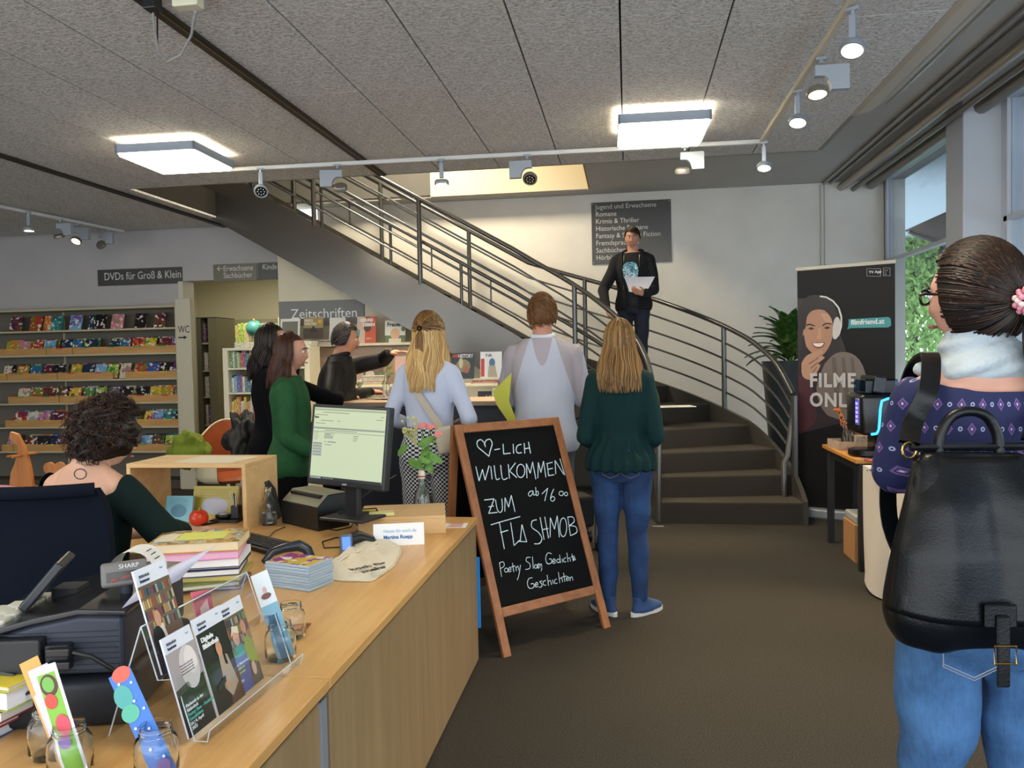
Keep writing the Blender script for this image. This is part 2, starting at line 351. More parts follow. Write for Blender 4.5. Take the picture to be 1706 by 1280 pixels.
for i in range(12000):
    p=Vector((rr.uniform(17,18.5),rr.uniform(4,34),rr.uniform(0,4.2))); s=rr.uniform(.10,.2); M=Matrix.Translation(p)@Euler((rr.random()*6,rr.random()*6,rr.random()*6)).to_matrix().to_4x4()
    hg.add([M@Vector(q) for q in ((-s,0,0),(0,s*.6,0),(s,0,0),(0,-s*.6,0))],[(0,1,2,3)])
h_=hg.build('hedge',pm('leaf_hedge','b4da84',.7,var=.35,scale=1)); h_['kind']='stuff'; tag(h_,'long leafy hedge behind the trees outside','hedge')
tag(G().rbox(7.6,9.4,13.2,16.6,.35,.95,.18,3).rbox(7.75,9.25,14.0,16.0,.9,1.45,.2,3).build('parked_car',pm('white_car_paint','dfe3e6',.2),smooth=40),'white parked car low behind the banner window','car')

# ================================================================ STAIRCASE
CX,CY,RO,RI=-1.2,7.0,2.7,1.45; RS=.19; TD=.33
TH=[0,8,16,26,39.5,52,64,76,88]
M_ST=pm('dark_grey_gloss_steel','5e5b56',.22,.55,var=.05,scale=4); M_RAIL=pm('anthracite_gloss_rail','5f5f5e',.25,.6)
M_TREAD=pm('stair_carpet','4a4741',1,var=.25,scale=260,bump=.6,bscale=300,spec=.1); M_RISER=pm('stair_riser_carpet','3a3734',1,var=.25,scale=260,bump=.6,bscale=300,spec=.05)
st=thing('staircase','curved dark grey staircase with tubular railings and carpeted steps','staircase',(0,0,0))
def pol(r,th): return (CX+r*math.cos(R(th)),CY+r*math.sin(R(th)))
def interp(t,xs,ys):
    return float(np.interp(t,xs,ys))
def spath(s,r):
    """s<=90: angle on the curve; above 90 the straight flight, one unit per degree = 0.0275 m"""
    if s<=90: return pol(r,s)
    return (CX-(s-90)*.0275,CY+r)
def railz(s):
    if s<=90: return interp(s,[0,8,16,26,35,47,56,70,80,90],[.95,1.12,1.40,1.62,1.78,1.98,2.13,2.35,2.5,2.66])
    return 2.66+(s-90)*.0275*.577
def strz(s):
    if s<=90: return interp(s,[0,8,17,26,35,47,60,75,90],[.20,.42,.61,.79,.91,1.07,1.24,1.47,1.74])
    return 1.74+(s-90)*.0275*.577
for i in range(20):
    z=RS*(i+1)
    if i<8: a0,a1=TH[i],TH[i+1]
    elif i==8: a0,a1=88,90+.33/.0275
    else: a0,a1=90+(i-8)*12,90+(i-7)*12
    k=4; A=[a0+(a1+3-a0)*j/k for j in range(k+1)]
    ri,ro=(RI+.02,RO-.02)
    inn=[spath(a,ri) for a in A]; out=[spath(a,ro) for a in A]
    poly=inn+out[::-1]
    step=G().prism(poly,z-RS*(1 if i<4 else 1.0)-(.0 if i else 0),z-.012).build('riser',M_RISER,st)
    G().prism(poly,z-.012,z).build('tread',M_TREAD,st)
SS=[x*3 for x in range(0,31)]+[90+x*8 for x in range(1,24)]
for r_,nm in ((RI,'stringer'),(RO,'stringer')):
    g=G(); off=.02
    for s_ in SS: pass
    rows=[]
    for s_ in SS:
        zt=strz(s_); zb=max(0,zt-.60)
        a=spath(s_,r_-off); b=spath(s_,r_+off); rows.append([(a[0],a[1],zb),(b[0],b[1],zb),(b[0],b[1],zt),(a[0],a[1],zt)])
    vs=[p for q in rows for p in q]; fs=[]
    for i in range(len(rows)-1):
        for k in range(4): fs.append((i*4+k,i*4+(k+1)%4,(i+1)*4+(k+1)%4,(i+1)*4+k))
    fs+= [(0,1,2,3),tuple(len(vs)-4+k for k in range(4))]
    g.add(vs,fs); g.build(nm,M_ST,st,smooth=35)
# soffit plate between the stringers
g=G(); vs=[];fs=[]
for s_ in SS:
    if s_<36: continue
    zb=max(0,strz(s_)-.58); a=spath(s_,RI); b=spath(s_,RO); vs+=[(a[0],a[1],zb),(b[0],b[1],zb)]
for i in range(len(vs)//2-1): fs.append((2*i,2*i+1,2*i+3,2*i+2))
g.add(vs,fs).build('soffit_plate',pm('stair_underside','77736b',.6),st)
def railing(r_,start):
    F_=[x*2.5 for x in range(0,37) if x*2.5>=start]+[90+x*6 for x in range(1,31)]
    # handrail
    top=[(*spath(s_,r_),railz(s_)) for s_ in F_]
    if r_==RI: 
        top=[(.25,6.98,.02),(.255,6.99,.35),(.262,7.02,.7),(.262,7.08,.95),(.255,7.16,1.1)]+[p for p in top if p[1]>7.25]
    G().tube(top,.026,10).build('handrail',M_RAIL,st,smooth=50)
    for k,fz in enumerate((.2,.4,.6,.8)):
        pts=[(*spath(s_,r_),railz(s_)+(strz(s_)-railz(s_))*(fz)) for s_ in F_]
        G().tube(pts,.011,6).build('rail_bar',M_RAIL,st,smooth=50)
posts_in=[63,128,172,216]; posts_out=[7,35,75,117,158,200]
railing(RI,9); railing(RO,7)
for s_ in posts_in: 
    x,y=spath(s_,RI); G().tube([(x,y,strz(s_)-.03),(x,y,railz(s_))],.027,10).build('post',M_RAIL,st,smooth=50)
for s_ in posts_out:
    x,y=spath(s_,RO); G().tube([(x,y,(.0 if s_<10 else strz(s_)-.12)),(x,y,railz(s_))],.03 if s_<10 else .027,10).build('post',M_RAIL,st,smooth=50)
x,y=spath(7,RO-.1); G().tube([(x,y,.19),(x,y,.5),(x+.04,y+.02,.56),(x+.1,y+.05,1.0)],.028,10).build('newel_brace',M_RAIL,st,smooth=50)
# lower handrail for children on the inner side with its short posts
F_=[40+x*5 for x in range(0,11)]+[90+x*6 for x in range(1,31)]
G().tube([(*spath(s_,RI+.09),strz(s_)+(railz(s_)-strz(s_))*.5) for s_ in F_],.021,10).build('lower_handrail',M_RAIL,st,smooth=50)
for s_ in (78,100,112,124,141,158,170,182,200):
    x,y=spath(s_,RI+.09); long=s_ in (78,112,141,170,200)
    z1=strz(s_)+(railz(s_)-strz(s_))*.5
    G().tube([(x,y,strz(s_)-.03 if long else z1-.28),(x,y,z1)],.018 if long else .009,8).build('short_post',M_RAIL,st,smooth=50)
# papers on the stairs
tag(G().box(-.2,.2,-.12,.12,0,.006).build('paper_sheets',pm('white_paper','e6e4df',.7),None,(.45,8.02,.965),(0,0,.2)),'white papers lying on a middle stair step','paper')
# ================================================================ CEILING FIXTURES
M_GREYF=pm('grey_lamp_frame','8f9aa8',.45); M_DIFF=em('lit_diffuser','fff2d6',18.0); M_ALU=pm('satin_aluminium','a9b3bf',.35,.55); M_BLACKP=pm('black_plastic','161719',.4)
M_LIT=em('lit_reflector','ffd9a0',22.0); M_LENS=pm('unlit_lens','2c2c2b',.2,.4)
for i,(x,y) in enumerate(((.26,5.65),(-3.37,5.6),(.26,1.9),(-3.37,1.9))):  # the last two are unseen lamps, added for their light
    t=thing('ceiling_lamp',['lit square ceiling lamp on the right, above the speaker','lit square ceiling lamp on the left, next to the long white track','added lit square ceiling lamp overhead out of view, right side','added lit square ceiling lamp overhead out of view, left side'][i],'ceiling lamp',(x,y,3.05),R(1.5),'square ceiling lamps')
    g=G(); a=.305
    for (x0,x1,y0,y1) in ((-a,a,-a,-a+.012),(-a,a,a-.012,a),(-a,-a+.012,-a,a),(a-.012,a,-a,a)): g.box(x0,x1,y0,y1,-.012,.05)
    g.build('frame',M_GREYF,t)
    G().rbox(-a+.013,a-.013,-a+.013,a-.013,-.035,.0,.02).build('diffuser',M_DIFF,t,smooth=50)
    G().box(-.2,.2,-.2,.2,.0,.045).build('back_light',em('lamp_back_glow','ffe6b8',5.0),t)
    G().box(-.06,.06,-.06,.06,.045,.1).build('mounting_box',M_GREYF,t)
def track(name,label,p0,p1,w=.034,h=.032,m=M_TRACKW):
    p0,p1=Vector(p0),Vector(p1); d=p1-p0; L=d.length; M=Matrix.Translation(p0)@Matrix.Rotation(math.atan2(d.y,d.x),4,'Z')
    t=tag(G().rbox(0,L,-w/2,w/2,0,h,.004,1,M).build(name,m),label,'track'); return t
track('lighting_track','long white lighting track running across in front of the stair opening',(-3.27,6.14,3.075),(1.02,6.22,3.075))
for x_ in (-2.9,-1.6,-.3,.8): pass
track('lighting_track','light lighting track running towards the stairs on the right of the ceiling',(1.045,.2,3.075),(1.03,6.2,3.075),m=pm('beige_track','c9bda4',.4))
lt0=az(-60,335,3.09); lt1=az(206,388,3.09)
track('lighting_track','short white lighting track far left in front of the wall of films',lt0,lt1)
for i,x in enumerate((1.58-P*7,1.58-P*12)):
    g=G().box(x-.035,x+.035,-1.0,6.8 if i==0 else 8.95,3.128,3.146)
    o=struct(g.build('trim_%d'%(12+i),M_GROOVE))
    if i==0: G().box(x+.008,x+.014,-1.0,6.8,3.124,3.13).build('brass_edge',pm('brass_edge','8a6a3a',.4,.6),o)
def spot(label,loc,kind,lit,yaw,tilt,grp):
    """track spotlight: kind 'arm' hangs on a slim arm, 'box' beside a square gear box"""
    t=thing('spotlight',label,'spotlight',loc,yaw,grp)
    G().rbox(-.03,.03,-.012,.012,-.018,.0,.003,1).tube([(0,0,-.018),(0,0,-.035)],.011,8).build('track_adapter',M_ALU,t)
    if kind=='arm':
        G().rbox(-.016,.016,-.012,.012,-.15,-.035,.003,1).build('arm',M_ALU,t); c=Vector((0,.0,-.185))
    else:
        # square plate with a quarter-round bite taken out of one corner
        poly=[(.02,-.05),(.14,-.05),(.14,-.18),(.05,-.18)]+[( -.0+ .05*math.cos(a)-.0+.0, -.18+.075*math.sin(a)) for a in [R(x) for x in (20,45,70,90)]]+[(-.035,-.105),(-.035,-.05)]
        M=Matrix(((1,0,0,0),(0,0,1,0),(0,1,0,0),(0,0,0,1)))
        G().prism(poly,-.022,.022,M).build('gear_box',pm('gear_box_grey','9ea6ae',.45),t); c=Vector((-.02,0,-.185))
    Mx=Matrix.Translation(c)@Euler((tilt,0,0)).to_matrix().to_4x4()
    G().lathe([(.025,.022),(.05,.018),(.058,.004),(.056,-.016),(.048,-.018),(.044,-.012)],20,M=Mx).build('lamp_head',M_ALU if kind=='arm' else pm('warm_grey_metal','8c877e',.35,.5),t,smooth=40)
    l=G().lathe([(.0,-.0175),(.042,-.0175)],20,M=Mx)
    l.build('reflector',M_LIT if lit else M_LENS,t)
    if not lit:
        g=G()
        for k in range(9):
            a=k*2*PI/8; rr_=.026 if k<8 else 0
            g.ell((rr_*math.cos(a),rr_*math.sin(a),-.016),.006,.006,.004,6,4,Mx)
        g.build('led_points',pm('led_pale','d9d9d2',.3),t)
    if lit:
        ld=bpy.data.lights.new('spot_beam','SPOT'); ld.energy=120; ld.color=(1,.78,.5); ld.spot_size=R(62); ld.spot_blend=.7; ld.shadow_soft_size=.04
        o=bpy.data.objects.new('spot_beam',ld); COL.objects.link(o); o.parent=t; o.matrix_local=Mx@Matrix.Translation((0,0,-.03))
    return t
gA='spotlights on the long white track'
spot('unlit pale round spotlight, leftmost on the long white track',az(434,280,3.074),'arm',False,R(20),R(-55),gA)
spot('lit spotlight beside a square gear box, second from left on the long white track',az(566,273.5,3.074)+Vector((-.02,0,0)),'box',True,R(-170),R(-40),gA)
spot('lit disc spotlight hanging straight down, third from left on the long white track',az(735,265,3.074),'arm',True,R(5),R(0),gA)
spot('unlit dark spotlight with visible light points, fourth on the long white track',az(878,257.5,3.074),'box',False,R(180),R(42),gA)
spot('lit spotlight with gear box on its right, beside the directory sign',az(1141,243.5,3.074),'box',True,R(0),R(22),gA)
gB='spotlights on the track along the window side'
spot('lit disc spotlight where the two ceiling tracks meet',az(1273,236,3.074),'arm',True,R(-20),R(-18),gB)
spot('lit disc spotlight second nearest to the track corner',az(1329,150,3.07),'arm',True,R(-25),R(-22),gB)
spot('lit spotlight with large square gear box on the window side track',az(1368,95,3.07),'box',True,R(0),R(-14),gB)
spot('lit disc spotlight nearest the viewer on the window side track',az(1420,12,3.07),'arm',True,R(-30),R(-24),gB)
gC='spotlights on the short far left track'
spot('lit box-armed spotlight, leftmost on the short far left track',az(47,352,3.085),'arm',True,R(0),R(0),gC)
spot('unlit spotlight, second on the short far left track',az(100,365,3.085),'box',False,R(0),R(25),gC)
spot('brightly lit spotlight, third on the short far left track',az(129,373,3.085),'box',True,R(0),R(-38),gC)
spot('unlit spotlight, last on the short far left track',az(170,381,3.085),'box',False,R(0),R(60),gC)
t=thing('ceiling_projector_mount','small pale ceiling box with a looped cable at the top picture edge','mount',az(313,2,3.08))
G().rbox(-.06,.06,-.03,.03,-.03,.07,.006).build('box_body',pm('cream_plastic','d8d4b8',.4),t)
a0=az(313,2,3.08); pts=[az(*q,3.06)-a0+Vector((0,0,dz)) for q,dz in (((325,8),-.03),((318,28),-.08),((300,48),-.12),((278,56),-.13),((262,50),-.10),((256,30),-.03),((254,15),.03))]
G().tube(pts,.006,8).build('cable',pm('grey_cable','9d9d9a',.5),t,smooth=60)
G().rbox(*(lambda v:(v.x-.03,v.x+.03,v.y-.03,v.y+.03,-.02,.05))(az(254,10,3.08)-a0),.005).tube([az(262,20,3.08)-a0,az(262,64,3.08)-a0+Vector((0,0,-.03))],.004,6).build('plug',M_BLACKP,t)

# ================================================================ SIGNS
M_SIGN=pm('anthracite_sign_metal','5c5b59',.33,.55); M_LET=pm('white_lettering','d9d8d2',.6)
def plate(name,label,px0,py0,px1,py1,Y,mat=M_SIGN,th=.012,cat='sign'):
    a=ay(px0,py0,Y); b=ay(px1,py1,Y); t=thing(name,label,cat,(a.x,Y,b.z))
    W_,H_=b.x-a.x,a.z-b.z
    G().rbox(0,W_,0,th,0,H_,.002,1).build('plate',mat,t); return t,W_,H_
t,W_,H_=plate('directory_sign','large grey directory sign with eight lines on the white wall',985,338,1119,436,9.985)
for i,s_ in enumerate(['Jugend und Erwachsene','Romane','Krimis & Thriller','Historische Romane','Fantasy & Science Fiction','Fremdsprachiges','Sachbücher','Hörbücher']):
    text(s_,.085,M_LET,t,(.05,-.002,H_-.085-i*.0905),sx=.93)
for k,(a,b) in enumerate(((.02,.02),(W_-.02,.02),(.02,H_-.02),(W_-.02,H_-.02))): G().ell((a,-.002,b),.008,.004,.008,8,6).build('screw',M_ALU,t)
t,W_,H_=plate('films_sign','dark grey wall sign reading DVDs für Groß & Klein',162,450,304,472,8.99)
text('DVDs für Groß & Klein',.135,M_LET,t,(.09,-.002,.07),sx=.80)
t,W_,H_=plate('adults_sign','gleaming grey sign with arrow and Erwachsene above the doorway',355,441,428,467,8.985,pm('bright_brushed_metal','7d796a',.3,.6))
text('←',.1,M_LET,t,(.04,-.002,H_-.085)); text('Erwachsene',.095,M_LET,t,(.13,-.002,H_-.085),sx=.85); text('Sachbücher',.095,M_LET,t,(.13,-.002,H_-.17),sx=.85)
t,W_,H_=plate('children_sign','dark grey sign reading Kinder beside the doorway sign',429,438,462,464,8.985)
text('Kinder',.095,M_LET,t,(.06,-.002,H_-.085),sx=.85)
t,W_,H_=plate('magazines_sign','wide grey sign reading Zeitschriften under the stair flight',464,503,607,540,8.88,pm('flat_grey_sign','7c7c7c',.5))
text('Zeitschriften',.165,pm('bright_white_letters','efefec',.5),t,(.15,-.002,.085),sx=.97)
# WC panel at the end of the wall of films
a=ay(291,498,8.62); b=ay(316,498,8.62)
t=thing('toilet_panel','pale upright panel with WC and arrow beside the film shelves','panel',(a.x,8.62,0))
WW=b.x-a.x; G().rbox(0,WW,0,.03,0,a.z,.003,1).build('board',pm('pale_grey_board','c0bba6',.6),t)
text('WC',.12,pm('dark_lettering','2c2b29',.6),t,(.03,-.002,1.86),sx=.7); G().box(.03,.10,-.003,0,1.795,1.812).add([(.10,-.003,1.78),(.10,-.003,1.828),(.145,-.003,1.804)],[(0,1,2)]).build('arrow',pm('dark_lettering','2c2b29',.6),t)

# ================================================================ WALL OF FILMS
M_SHELF=pm('pale_beige_metal','bcb394',.5); M_BIRCH=wood('light_beech','a9793f','cfa264','x',5,.5); M_CASEBK=pm('shelf_back_grey','6f6a5e',.8)
YF=8.66; x0=-9.0; x1=ay(290,509,YF).x
sh=thing('film_shelving','long beige wall shelving filled with film cases','shelving',(0,0,0))
tops=[513,549,590,632,671,711,752]; SZ=[ay(150,p,YF).z for p in tops]
G().box(x0,x1,8.97,8.995,.05,SZ[0]).build('back_panel',M_CASEBK,sh)
for k,z in enumerate(SZ): G().rbox(x0,x1,YF,8.97,z-.022,z,.003,1).build('shelf_board',M_SHELF,sh)
G().rbox(x1,x1+.03,YF,8.98,0,SZ[0]+.01,.003,1).build('side_panel',M_SHELF,sh)
for xx in (-8.2,-7.0): G().box(xx-.012,xx+.012,8.95,8.97,0,SZ[0]).build('upright',M_SHELF,sh)
G().box(x0,x1,YF+.03,8.97,0,.1).build('plinth',pm('dark_plinth','4b4538',.7),sh)
def zx(v): return v/3.46
rowdata=[
 (1,[(20,90,'brown'),(138,205,'red'),(218,262,'orange'),(262,326,'teal'),(364,446,'sky blue'),(480,518,'navy'),(516,580,'black'),(603,690,'pink'),(748,815,'black'),(862,928,'brown')]),
 (2,[(3,72,'orange'),(72,142,'pink'),(142,212,'red'),(213,298,'sky blue'),(325,384,'navy'),(384,443,'blue'),(456,532,'navy'),(603,660,'navy'),(660,722,'blue'),(735,806,'orange'),(807,876,'yellow'),(888,960,'maroon'),(966,1012,'purple')]),
 (3,[(-20,25,'cream'),(55,130,'orange'),(132,204,'blue'),(206,265,'maroon'),(268,335,'black'),(372,436,'yellow'),(437,505,'navy'),(510,582,'sky blue'),(584,648,'lime'),(650,712,'cream'),(740,812,'red'),(812,888,'blue'),(890,968,'black'),(968,1014,'purple')]),
 (4,[(55,128,'cream'),(130,203,'red'),(205,275,'maroon'),(277,345,'brown'),(350,430,'yellow'),(440,505,'green'),(512,575,'lime'),(580,650,'grey'),(665,725,'black'),(750,826,'black'),(828,893,'yellow'),(895,965,'orange'),(970,1020,'grey')]),
 (5,[(35,102,'red'),(103,170,'white'),(170,240,'pink'),(245,325,'maroon'),(420,490,'grey'),(560,620,'red'),(690,750,'blue'),(790,836,'yellow'),(836,900,'sky blue'),(902,970,'teal'),(970,1025,'black')]),
 (6,[(-15,40,'pink'),(90,155,'maroon'),(155,225,'black'),(225,298,'navy'),(300,345,'maroon'),(400,470,'brown'),(560,630,'blue'),(766,832,'sky blue'),(834,900,'brown'),(905,975,'lime'),(980,1028,'brown')]),
]
boxes=[(2,[(-15,262,'left'),(262,415,'middle'),(415,1012,'long right')]),(3,[(-30,28,'cropped left'),(28,320,'left'),(320,640,'middle'),(712,1014,'right')]),(4,[(28,325,'left'),(325,640,'middle'),(722,1020,'right')]),(5,[(5,335,'left'),(335,640,'middle'),(740,1025,'right')]),(6,[(-20,48,'cropped left'),(48,335,'left'),(335,640,'middle'),(725,1028,'right')])]
cv=cover('film_print',15,.3); dvd=G().rbox(-.065,.065,-.007,.007,0,.19,.0015,1).mesh('film_case',cv)
RN=['','top','second','third','fourth','fifth','lowest']
for (r_,L) in boxes:
    z=SZ[r_]
    for (a,b,nm) in L:
        X0=ay(zx(a),590,YF).x+.005; X1=min(ay(zx(b),590,YF).x-.005,x1-.008)
        t=thing('display_box','%s light wooden box on the %s shelf of the film wall'%(nm,RN[r_]),'box',(X0,YF+.015,z+.001),0,'wooden boxes on the film wall'); W_=X1-X0
        G().box(0,W_,0,.012,0,.082).build('front_board',M_BIRCH,t); 
        for q in (0,W_-.01): G().prism([(.012,0),(.26,0),(.26,.13),(.012,.082)],0,.01,Matrix(((0,0,1,q),(1,0,0,0),(0,1,0,0),(0,0,0,1)))).build('side_board',M_BIRCH,t)
        G().box(0,W_,.012,.26,0,.01).build('bottom_board',M_BIRCH,t)
        n=max(1,int(W_/.3)); st_=random.Random(r_*7+int(a)).choice(['4c9a50','c7c52a','b83a2c','c7c52a'])
        for q in range(n): G().box(W_*(q+.5)/n-.045,W_*(q+.5)/n+.045,-.001,0,.069,.081).build('shelf_marker',pm('marker_'+st_,st_,.6),t)
rn=random.Random(5)
for (r_,L) in rowdata:
    z=SZ[r_]
    for i,(a,b,c) in enumerate(L):
        boxed=r_>1 and not (r_==3 and a==650)
        X0=ay(zx(a),590,YF).x; X1=ay(zx(b),590,YF).x; wd=min(.16,(X1-X0)*.97)/.13
        o=mko('film_case',dvd,None,((X0+X1)/2,YF+(.075 if boxed else .10),z+(.012 if boxed else .003)),(R(-17),0,R(rn.uniform(-3,3))),hx(CN[c]))
        o.scale=(wd,1,.92 if boxed else 1.0)
        tag(o,'%s film case, %s from the left in view on the %s film shelf'%(c,ORD[i],RN[r_]),'film case','film cases on the wall shelving')
        if boxed:   # more cases filed behind the front one
            o=mko('film_case',dvd,None,((X0+X1)/2+.006,YF+.135,z+.022),(R(-14),0,0),hx(CN[rn.choice(list(CN))])); o.scale=(wd,1,.92)
            tag(o,'film case filed behind the %s %s case on the %s film shelf'%(ORD[i],c,RN[r_]),'film case','film cases on the wall shelving')

# ================================================================ BACK ROOM AND BOOKCASES
def bookrow(xa,xb,y,z,hmin,hmax,cols,desc,grp,seed,dep=.16,tmin=.018,tmax=.05,lean=False,face=0):
    r=random.Random(seed); x=xa; i=0; bme=None
    while x<xb-.012:
        th=r.uniform(tmin,tmax); h=r.uniform(hmin,hmax); c=r.choice(cols)
        if x+th>xb: break
        b_=mko('book',BOOKME,None,(x,y,z),(0,0,0),hx(CN[c])); b_.scale=(th,dep,h)
        tag(b_,'%s book, %s from the left %s'%(c,ORD[i] if i<24 else str(i+1)+'th',desc),'book',grp)
        x+=th+.0015; i+=1
bk=G(); bk.rbox(0,1,0,1,0,1,.03,1); 
BOOKME=bk.mesh('book',cover('book_spine',6,.5))
YB=11.2; xa=ay(364,560,YB).x; xb=-4.2
bc=thing('back_bookcase','metal bookcase full of green and white books inside the doorway','bookcase',(0,0,0))
for p in (571,612,660,705,740): z=ay(400,p,YB).z; G().box(xa,xb,YB,YB+.26,z-.02,z).build('shelf_board',M_SHELF,bc)
ztop=ay(400,531,YB).z
for x in (xa,(xa+xb)/2,xb): G().box(x-.015,x+.015,YB,YB+.26,0,ztop).build('upright',M_SHELF,bc)
G().box(xa,xb,YB+.24,YB+.26,0,ztop).build('back_panel',pm('dark_olive_back','5e5a44',.8),bc)
gcol=['green','lime','white','lime','teal','green','cream','yellow']
zr_=lambda p: ay(400,p,YB).z+.001
xm=(xa+xb)/2
bookrow(xa+.02,xm-.02,YB+.01,zr_(571),.24,.30,gcol,'on the top row of the doorway bookcase','books in the doorway bookcase',1)
bookrow(ay(440,560,YB).x,xb-.02,YB+.01,zr_(571),.24,.28,gcol,'on the top row right of the globe','books in the doorway bookcase',2)
bookrow(xa+.02,xm-.02,YB+.01,zr_(612),.22,.28,['red','brown','blue','white','green'],'on the second row of the doorway bookcase','books in the doorway bookcase',3)
bookrow(xa+.02,xm-.02,YB+.01,zr_(660),.22,.28,['green','navy','blue','white','teal'],'on the third row of the doorway bookcase','books in the doorway bookcase',4)
bookrow(xa+.02,xm-.02,YB+.01,zr_(705),.22,.26,['green','lime','brown','white','yellow'],'on the fourth row of the doorway bookcase','books in the doorway bookcase',14)
gl=ay(421,547,YB+.02); t=thing('globe','teal desk globe with brass ring on the doorway bookcase','globe',(gl.x,gl.y,zr_(571)))
G().ell((0,.05,gl.z-zr_(571)),.125,.125,.125,24,16).build('sphere',pm('globe_sea','4f9a94',.35,var=.35,scale=9),t,smooth=60)
c=[(.145*math.sin(a)*.5,.05-.06,gl.z-zr_(571)+.145*math.cos(a)) for a in [R(x) for x in range(-20,200,20)]]
G().tube(c,.008,6).build('meridian_ring',pm('brass','b08a3c',.3,.8),t,smooth=60); G().lathe([(.08,0),(.075,.015),(.02,.03),(.02,.05)],16,(0,.05,0)).build('foot',pm('brass','b08a3c',.3,.8),t,smooth=40)
# dark standing shelf just inside the doorway, seen end-on
YD=9.6; xd0=ay(328,600,YD).x; xd1=ay(362,600,YD).x
t=thing('dark_shelf','tall dark-sided shelf just inside the doorway','shelf',(0,0,0)); zt=ay(345,530,YD).z
for xx in (xd0+.02,xd0+.27): pass
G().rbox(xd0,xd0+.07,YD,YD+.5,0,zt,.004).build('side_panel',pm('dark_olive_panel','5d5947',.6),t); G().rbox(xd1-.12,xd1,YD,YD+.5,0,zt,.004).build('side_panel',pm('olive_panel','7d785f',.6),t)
G().box(xd0,xd1,YD,YD+.5,zt,zt+.01).build('top_board',M_BLACKP,t)
for p in (571,617,661,708): 
    z=ay(345,p,YD).z; G().box(xd0+.07,xd1-.12,YD+.02,YD+.48,z-.02,z).build('shelf_board',M_SHELF,t)
    bookrow(xd0+.075,xd1-.125,YD+.05,z+.001,.2,.27,['red','brown','white','grey','purple'],'in the dark doorway shelf, level '+str({571:'one',617:'two',661:'three',708:'four'}[p]),'books in the dark doorway shelf',p,tmin=.03,tmax=.06)
# white low bookcase in front of the doorway
YW=8.05; xw0=ay(372,640,YW).x; xw1=xw0+1.0; t=thing('low_bookcase','waist-high white bookcase in front of the doorway','bookcase',(0,0,0)); zt=ay(372,585,YW).z
M_CRM=pm('cream_white_board','d9d3b8',.5)
G().rbox(xw0,xw0+.06,YW,YW+.3,0,zt,.004).build('side_panel',M_CRM,t); G().rbox(xw1-.06,xw1,YW,YW+.3,0,zt,.004).build('side_panel',M_CRM,t); G().rbox(xw0,xw1,YW,YW+.3,zt,zt+.03,.004).build('top_board',M_CRM,t)
G().box(xw0+.06,xw1-.06,YW+.28,YW+.3,.05,zt).build('back_panel',pm('olive_panel','7d785f',.6),t)
for k,p in enumerate((613,654,704,745)):
    z=ay(400,p,YW).z; G().rbox(xw0+.06,xw1-.06,YW,YW+.28,z-.022,z,.003,1).build('shelf_board',M_CRM,t)
    bookrow(xw0+.065,xw0+.62,YW+.04,z+.001,.15 if k<2 else .22,.2 if k<2 else .28,[['white','green','red','blue','lime','yellow'],['blue','red','teal','white','sky blue'],['yellow','green','orange','teal','white'],['green','brown','white','yellow']][k],'on the %s row of the white bookcase'%['top','second','third','lowest'][k],'books in the white bookcase',k+20,tmin=.012,tmax=.035)
for k in range(3):
    o=mko('magazine_pile',BOOKME,None,(xw0+.12+.30*k,YW+.04,zt+.031),None,hx('d8d2bb')); o.scale=(.28,.22,.06+.02*(k%2)); tag(o,'stack of pale magazines on the white bookcase, %s from left'%ORD[k],'magazines','stacks on the white bookcase')

# ================================================================ MAGAZINE RACK UNDER THE STAIR
YM=8.62; X=lambda px,y=YM: ay(px,600,y).x
rk=thing('magazine_rack','cream magazine wall rack under the grey Zeitschriften sign','rack',(0,0,0))
xr0,xr1=X(466),X(742)
M_RK=pm('pinkish_beige_board','bfa692',.55)
z1=ay(600,572,YM).z; z2=ay(620,640,YM).z
G().rbox(xr0,xr1,8.84,8.88,0,z1-.04,.004).build('back_board',M_RK,rk)
G().rbox(xr0,xr1,YM-.03,8.86,z1-.03,z1,.004).build('ledge',M_CRM,rk); G().rbox(xr0,xr1,YM-.25,8.86,z2-.03,z2,.004).build('ledge',M_CRM,rk); G().rbox(xr0,xr1,YM-.2,8.84,0,z2-.03,.004).build('base_cabinet',M_RK,rk)
def magazine(label,px0,py0,px1,py1,Y,c,parts,zb=None,tilt=-8,cat='magazine',grp=None,th=.006):
    a=ay(px0,py0,Y); b=ay(px1,py1,Y); W_,H_=b.x-a.x,a.z-b.z
    t=thing('magazine',label,cat,(a.x,Y,b.z),0,grp,rot=(R(tilt),0,0))
    o=G().box(0,W_,0,th,0,H_).build('cover',pm('paper_'+c,c,.35),t)
    for k,pt in enumerate(parts):
        if pt[0]=='t': text(pt[1],pt[2]*H_,pm('ink_'+pt[5],pt[5],.5),t,(pt[3]*W_,-.002,pt[4]*H_),bold=pt[6] if len(pt)>6 else 0,sx=pt[7] if len(pt)>7 else 1)
        elif pt[0]=='p': # polygon in unit cover coordinates
            pts=[(x*W_,z*H_) for x,z in pt[1]]; g=G(); d_=-.0006*(k+1)
            g.add([(x,d_,z) for x,z in pts],[tuple(range(len(pts)))]); g.build('print',pm('ink_'+pt[2],pt[2],.4),t)
        elif pt[0]=='e':
            cx,cz,rx,rz=pt[1]; g=G(); d_=-.0006*(k+1); n=20
            g.add([(cx*W_+rx*W_*math.cos(2*PI*i/n),d_,cz*H_+rz*H_*math.sin(2*PI*i/n)) for i in range(n)],[tuple(range(n))]); g.build('print',pm('ink_'+pt[2],pt[2],.4),t)
    return t
def rc(x0,z0,x1,z1): return [(x0,z0),(x1,z0),(x1,z1),(x0,z1)]
gm='magazines on the rack under the stair'
magazine('grey picture magazine in a white frame, leftmost under the Zeitschriften sign',465,531,499,570,YM,'e6e4dc',[('p',rc(.1,.08,.9,.88),'77766c')],grp=gm)
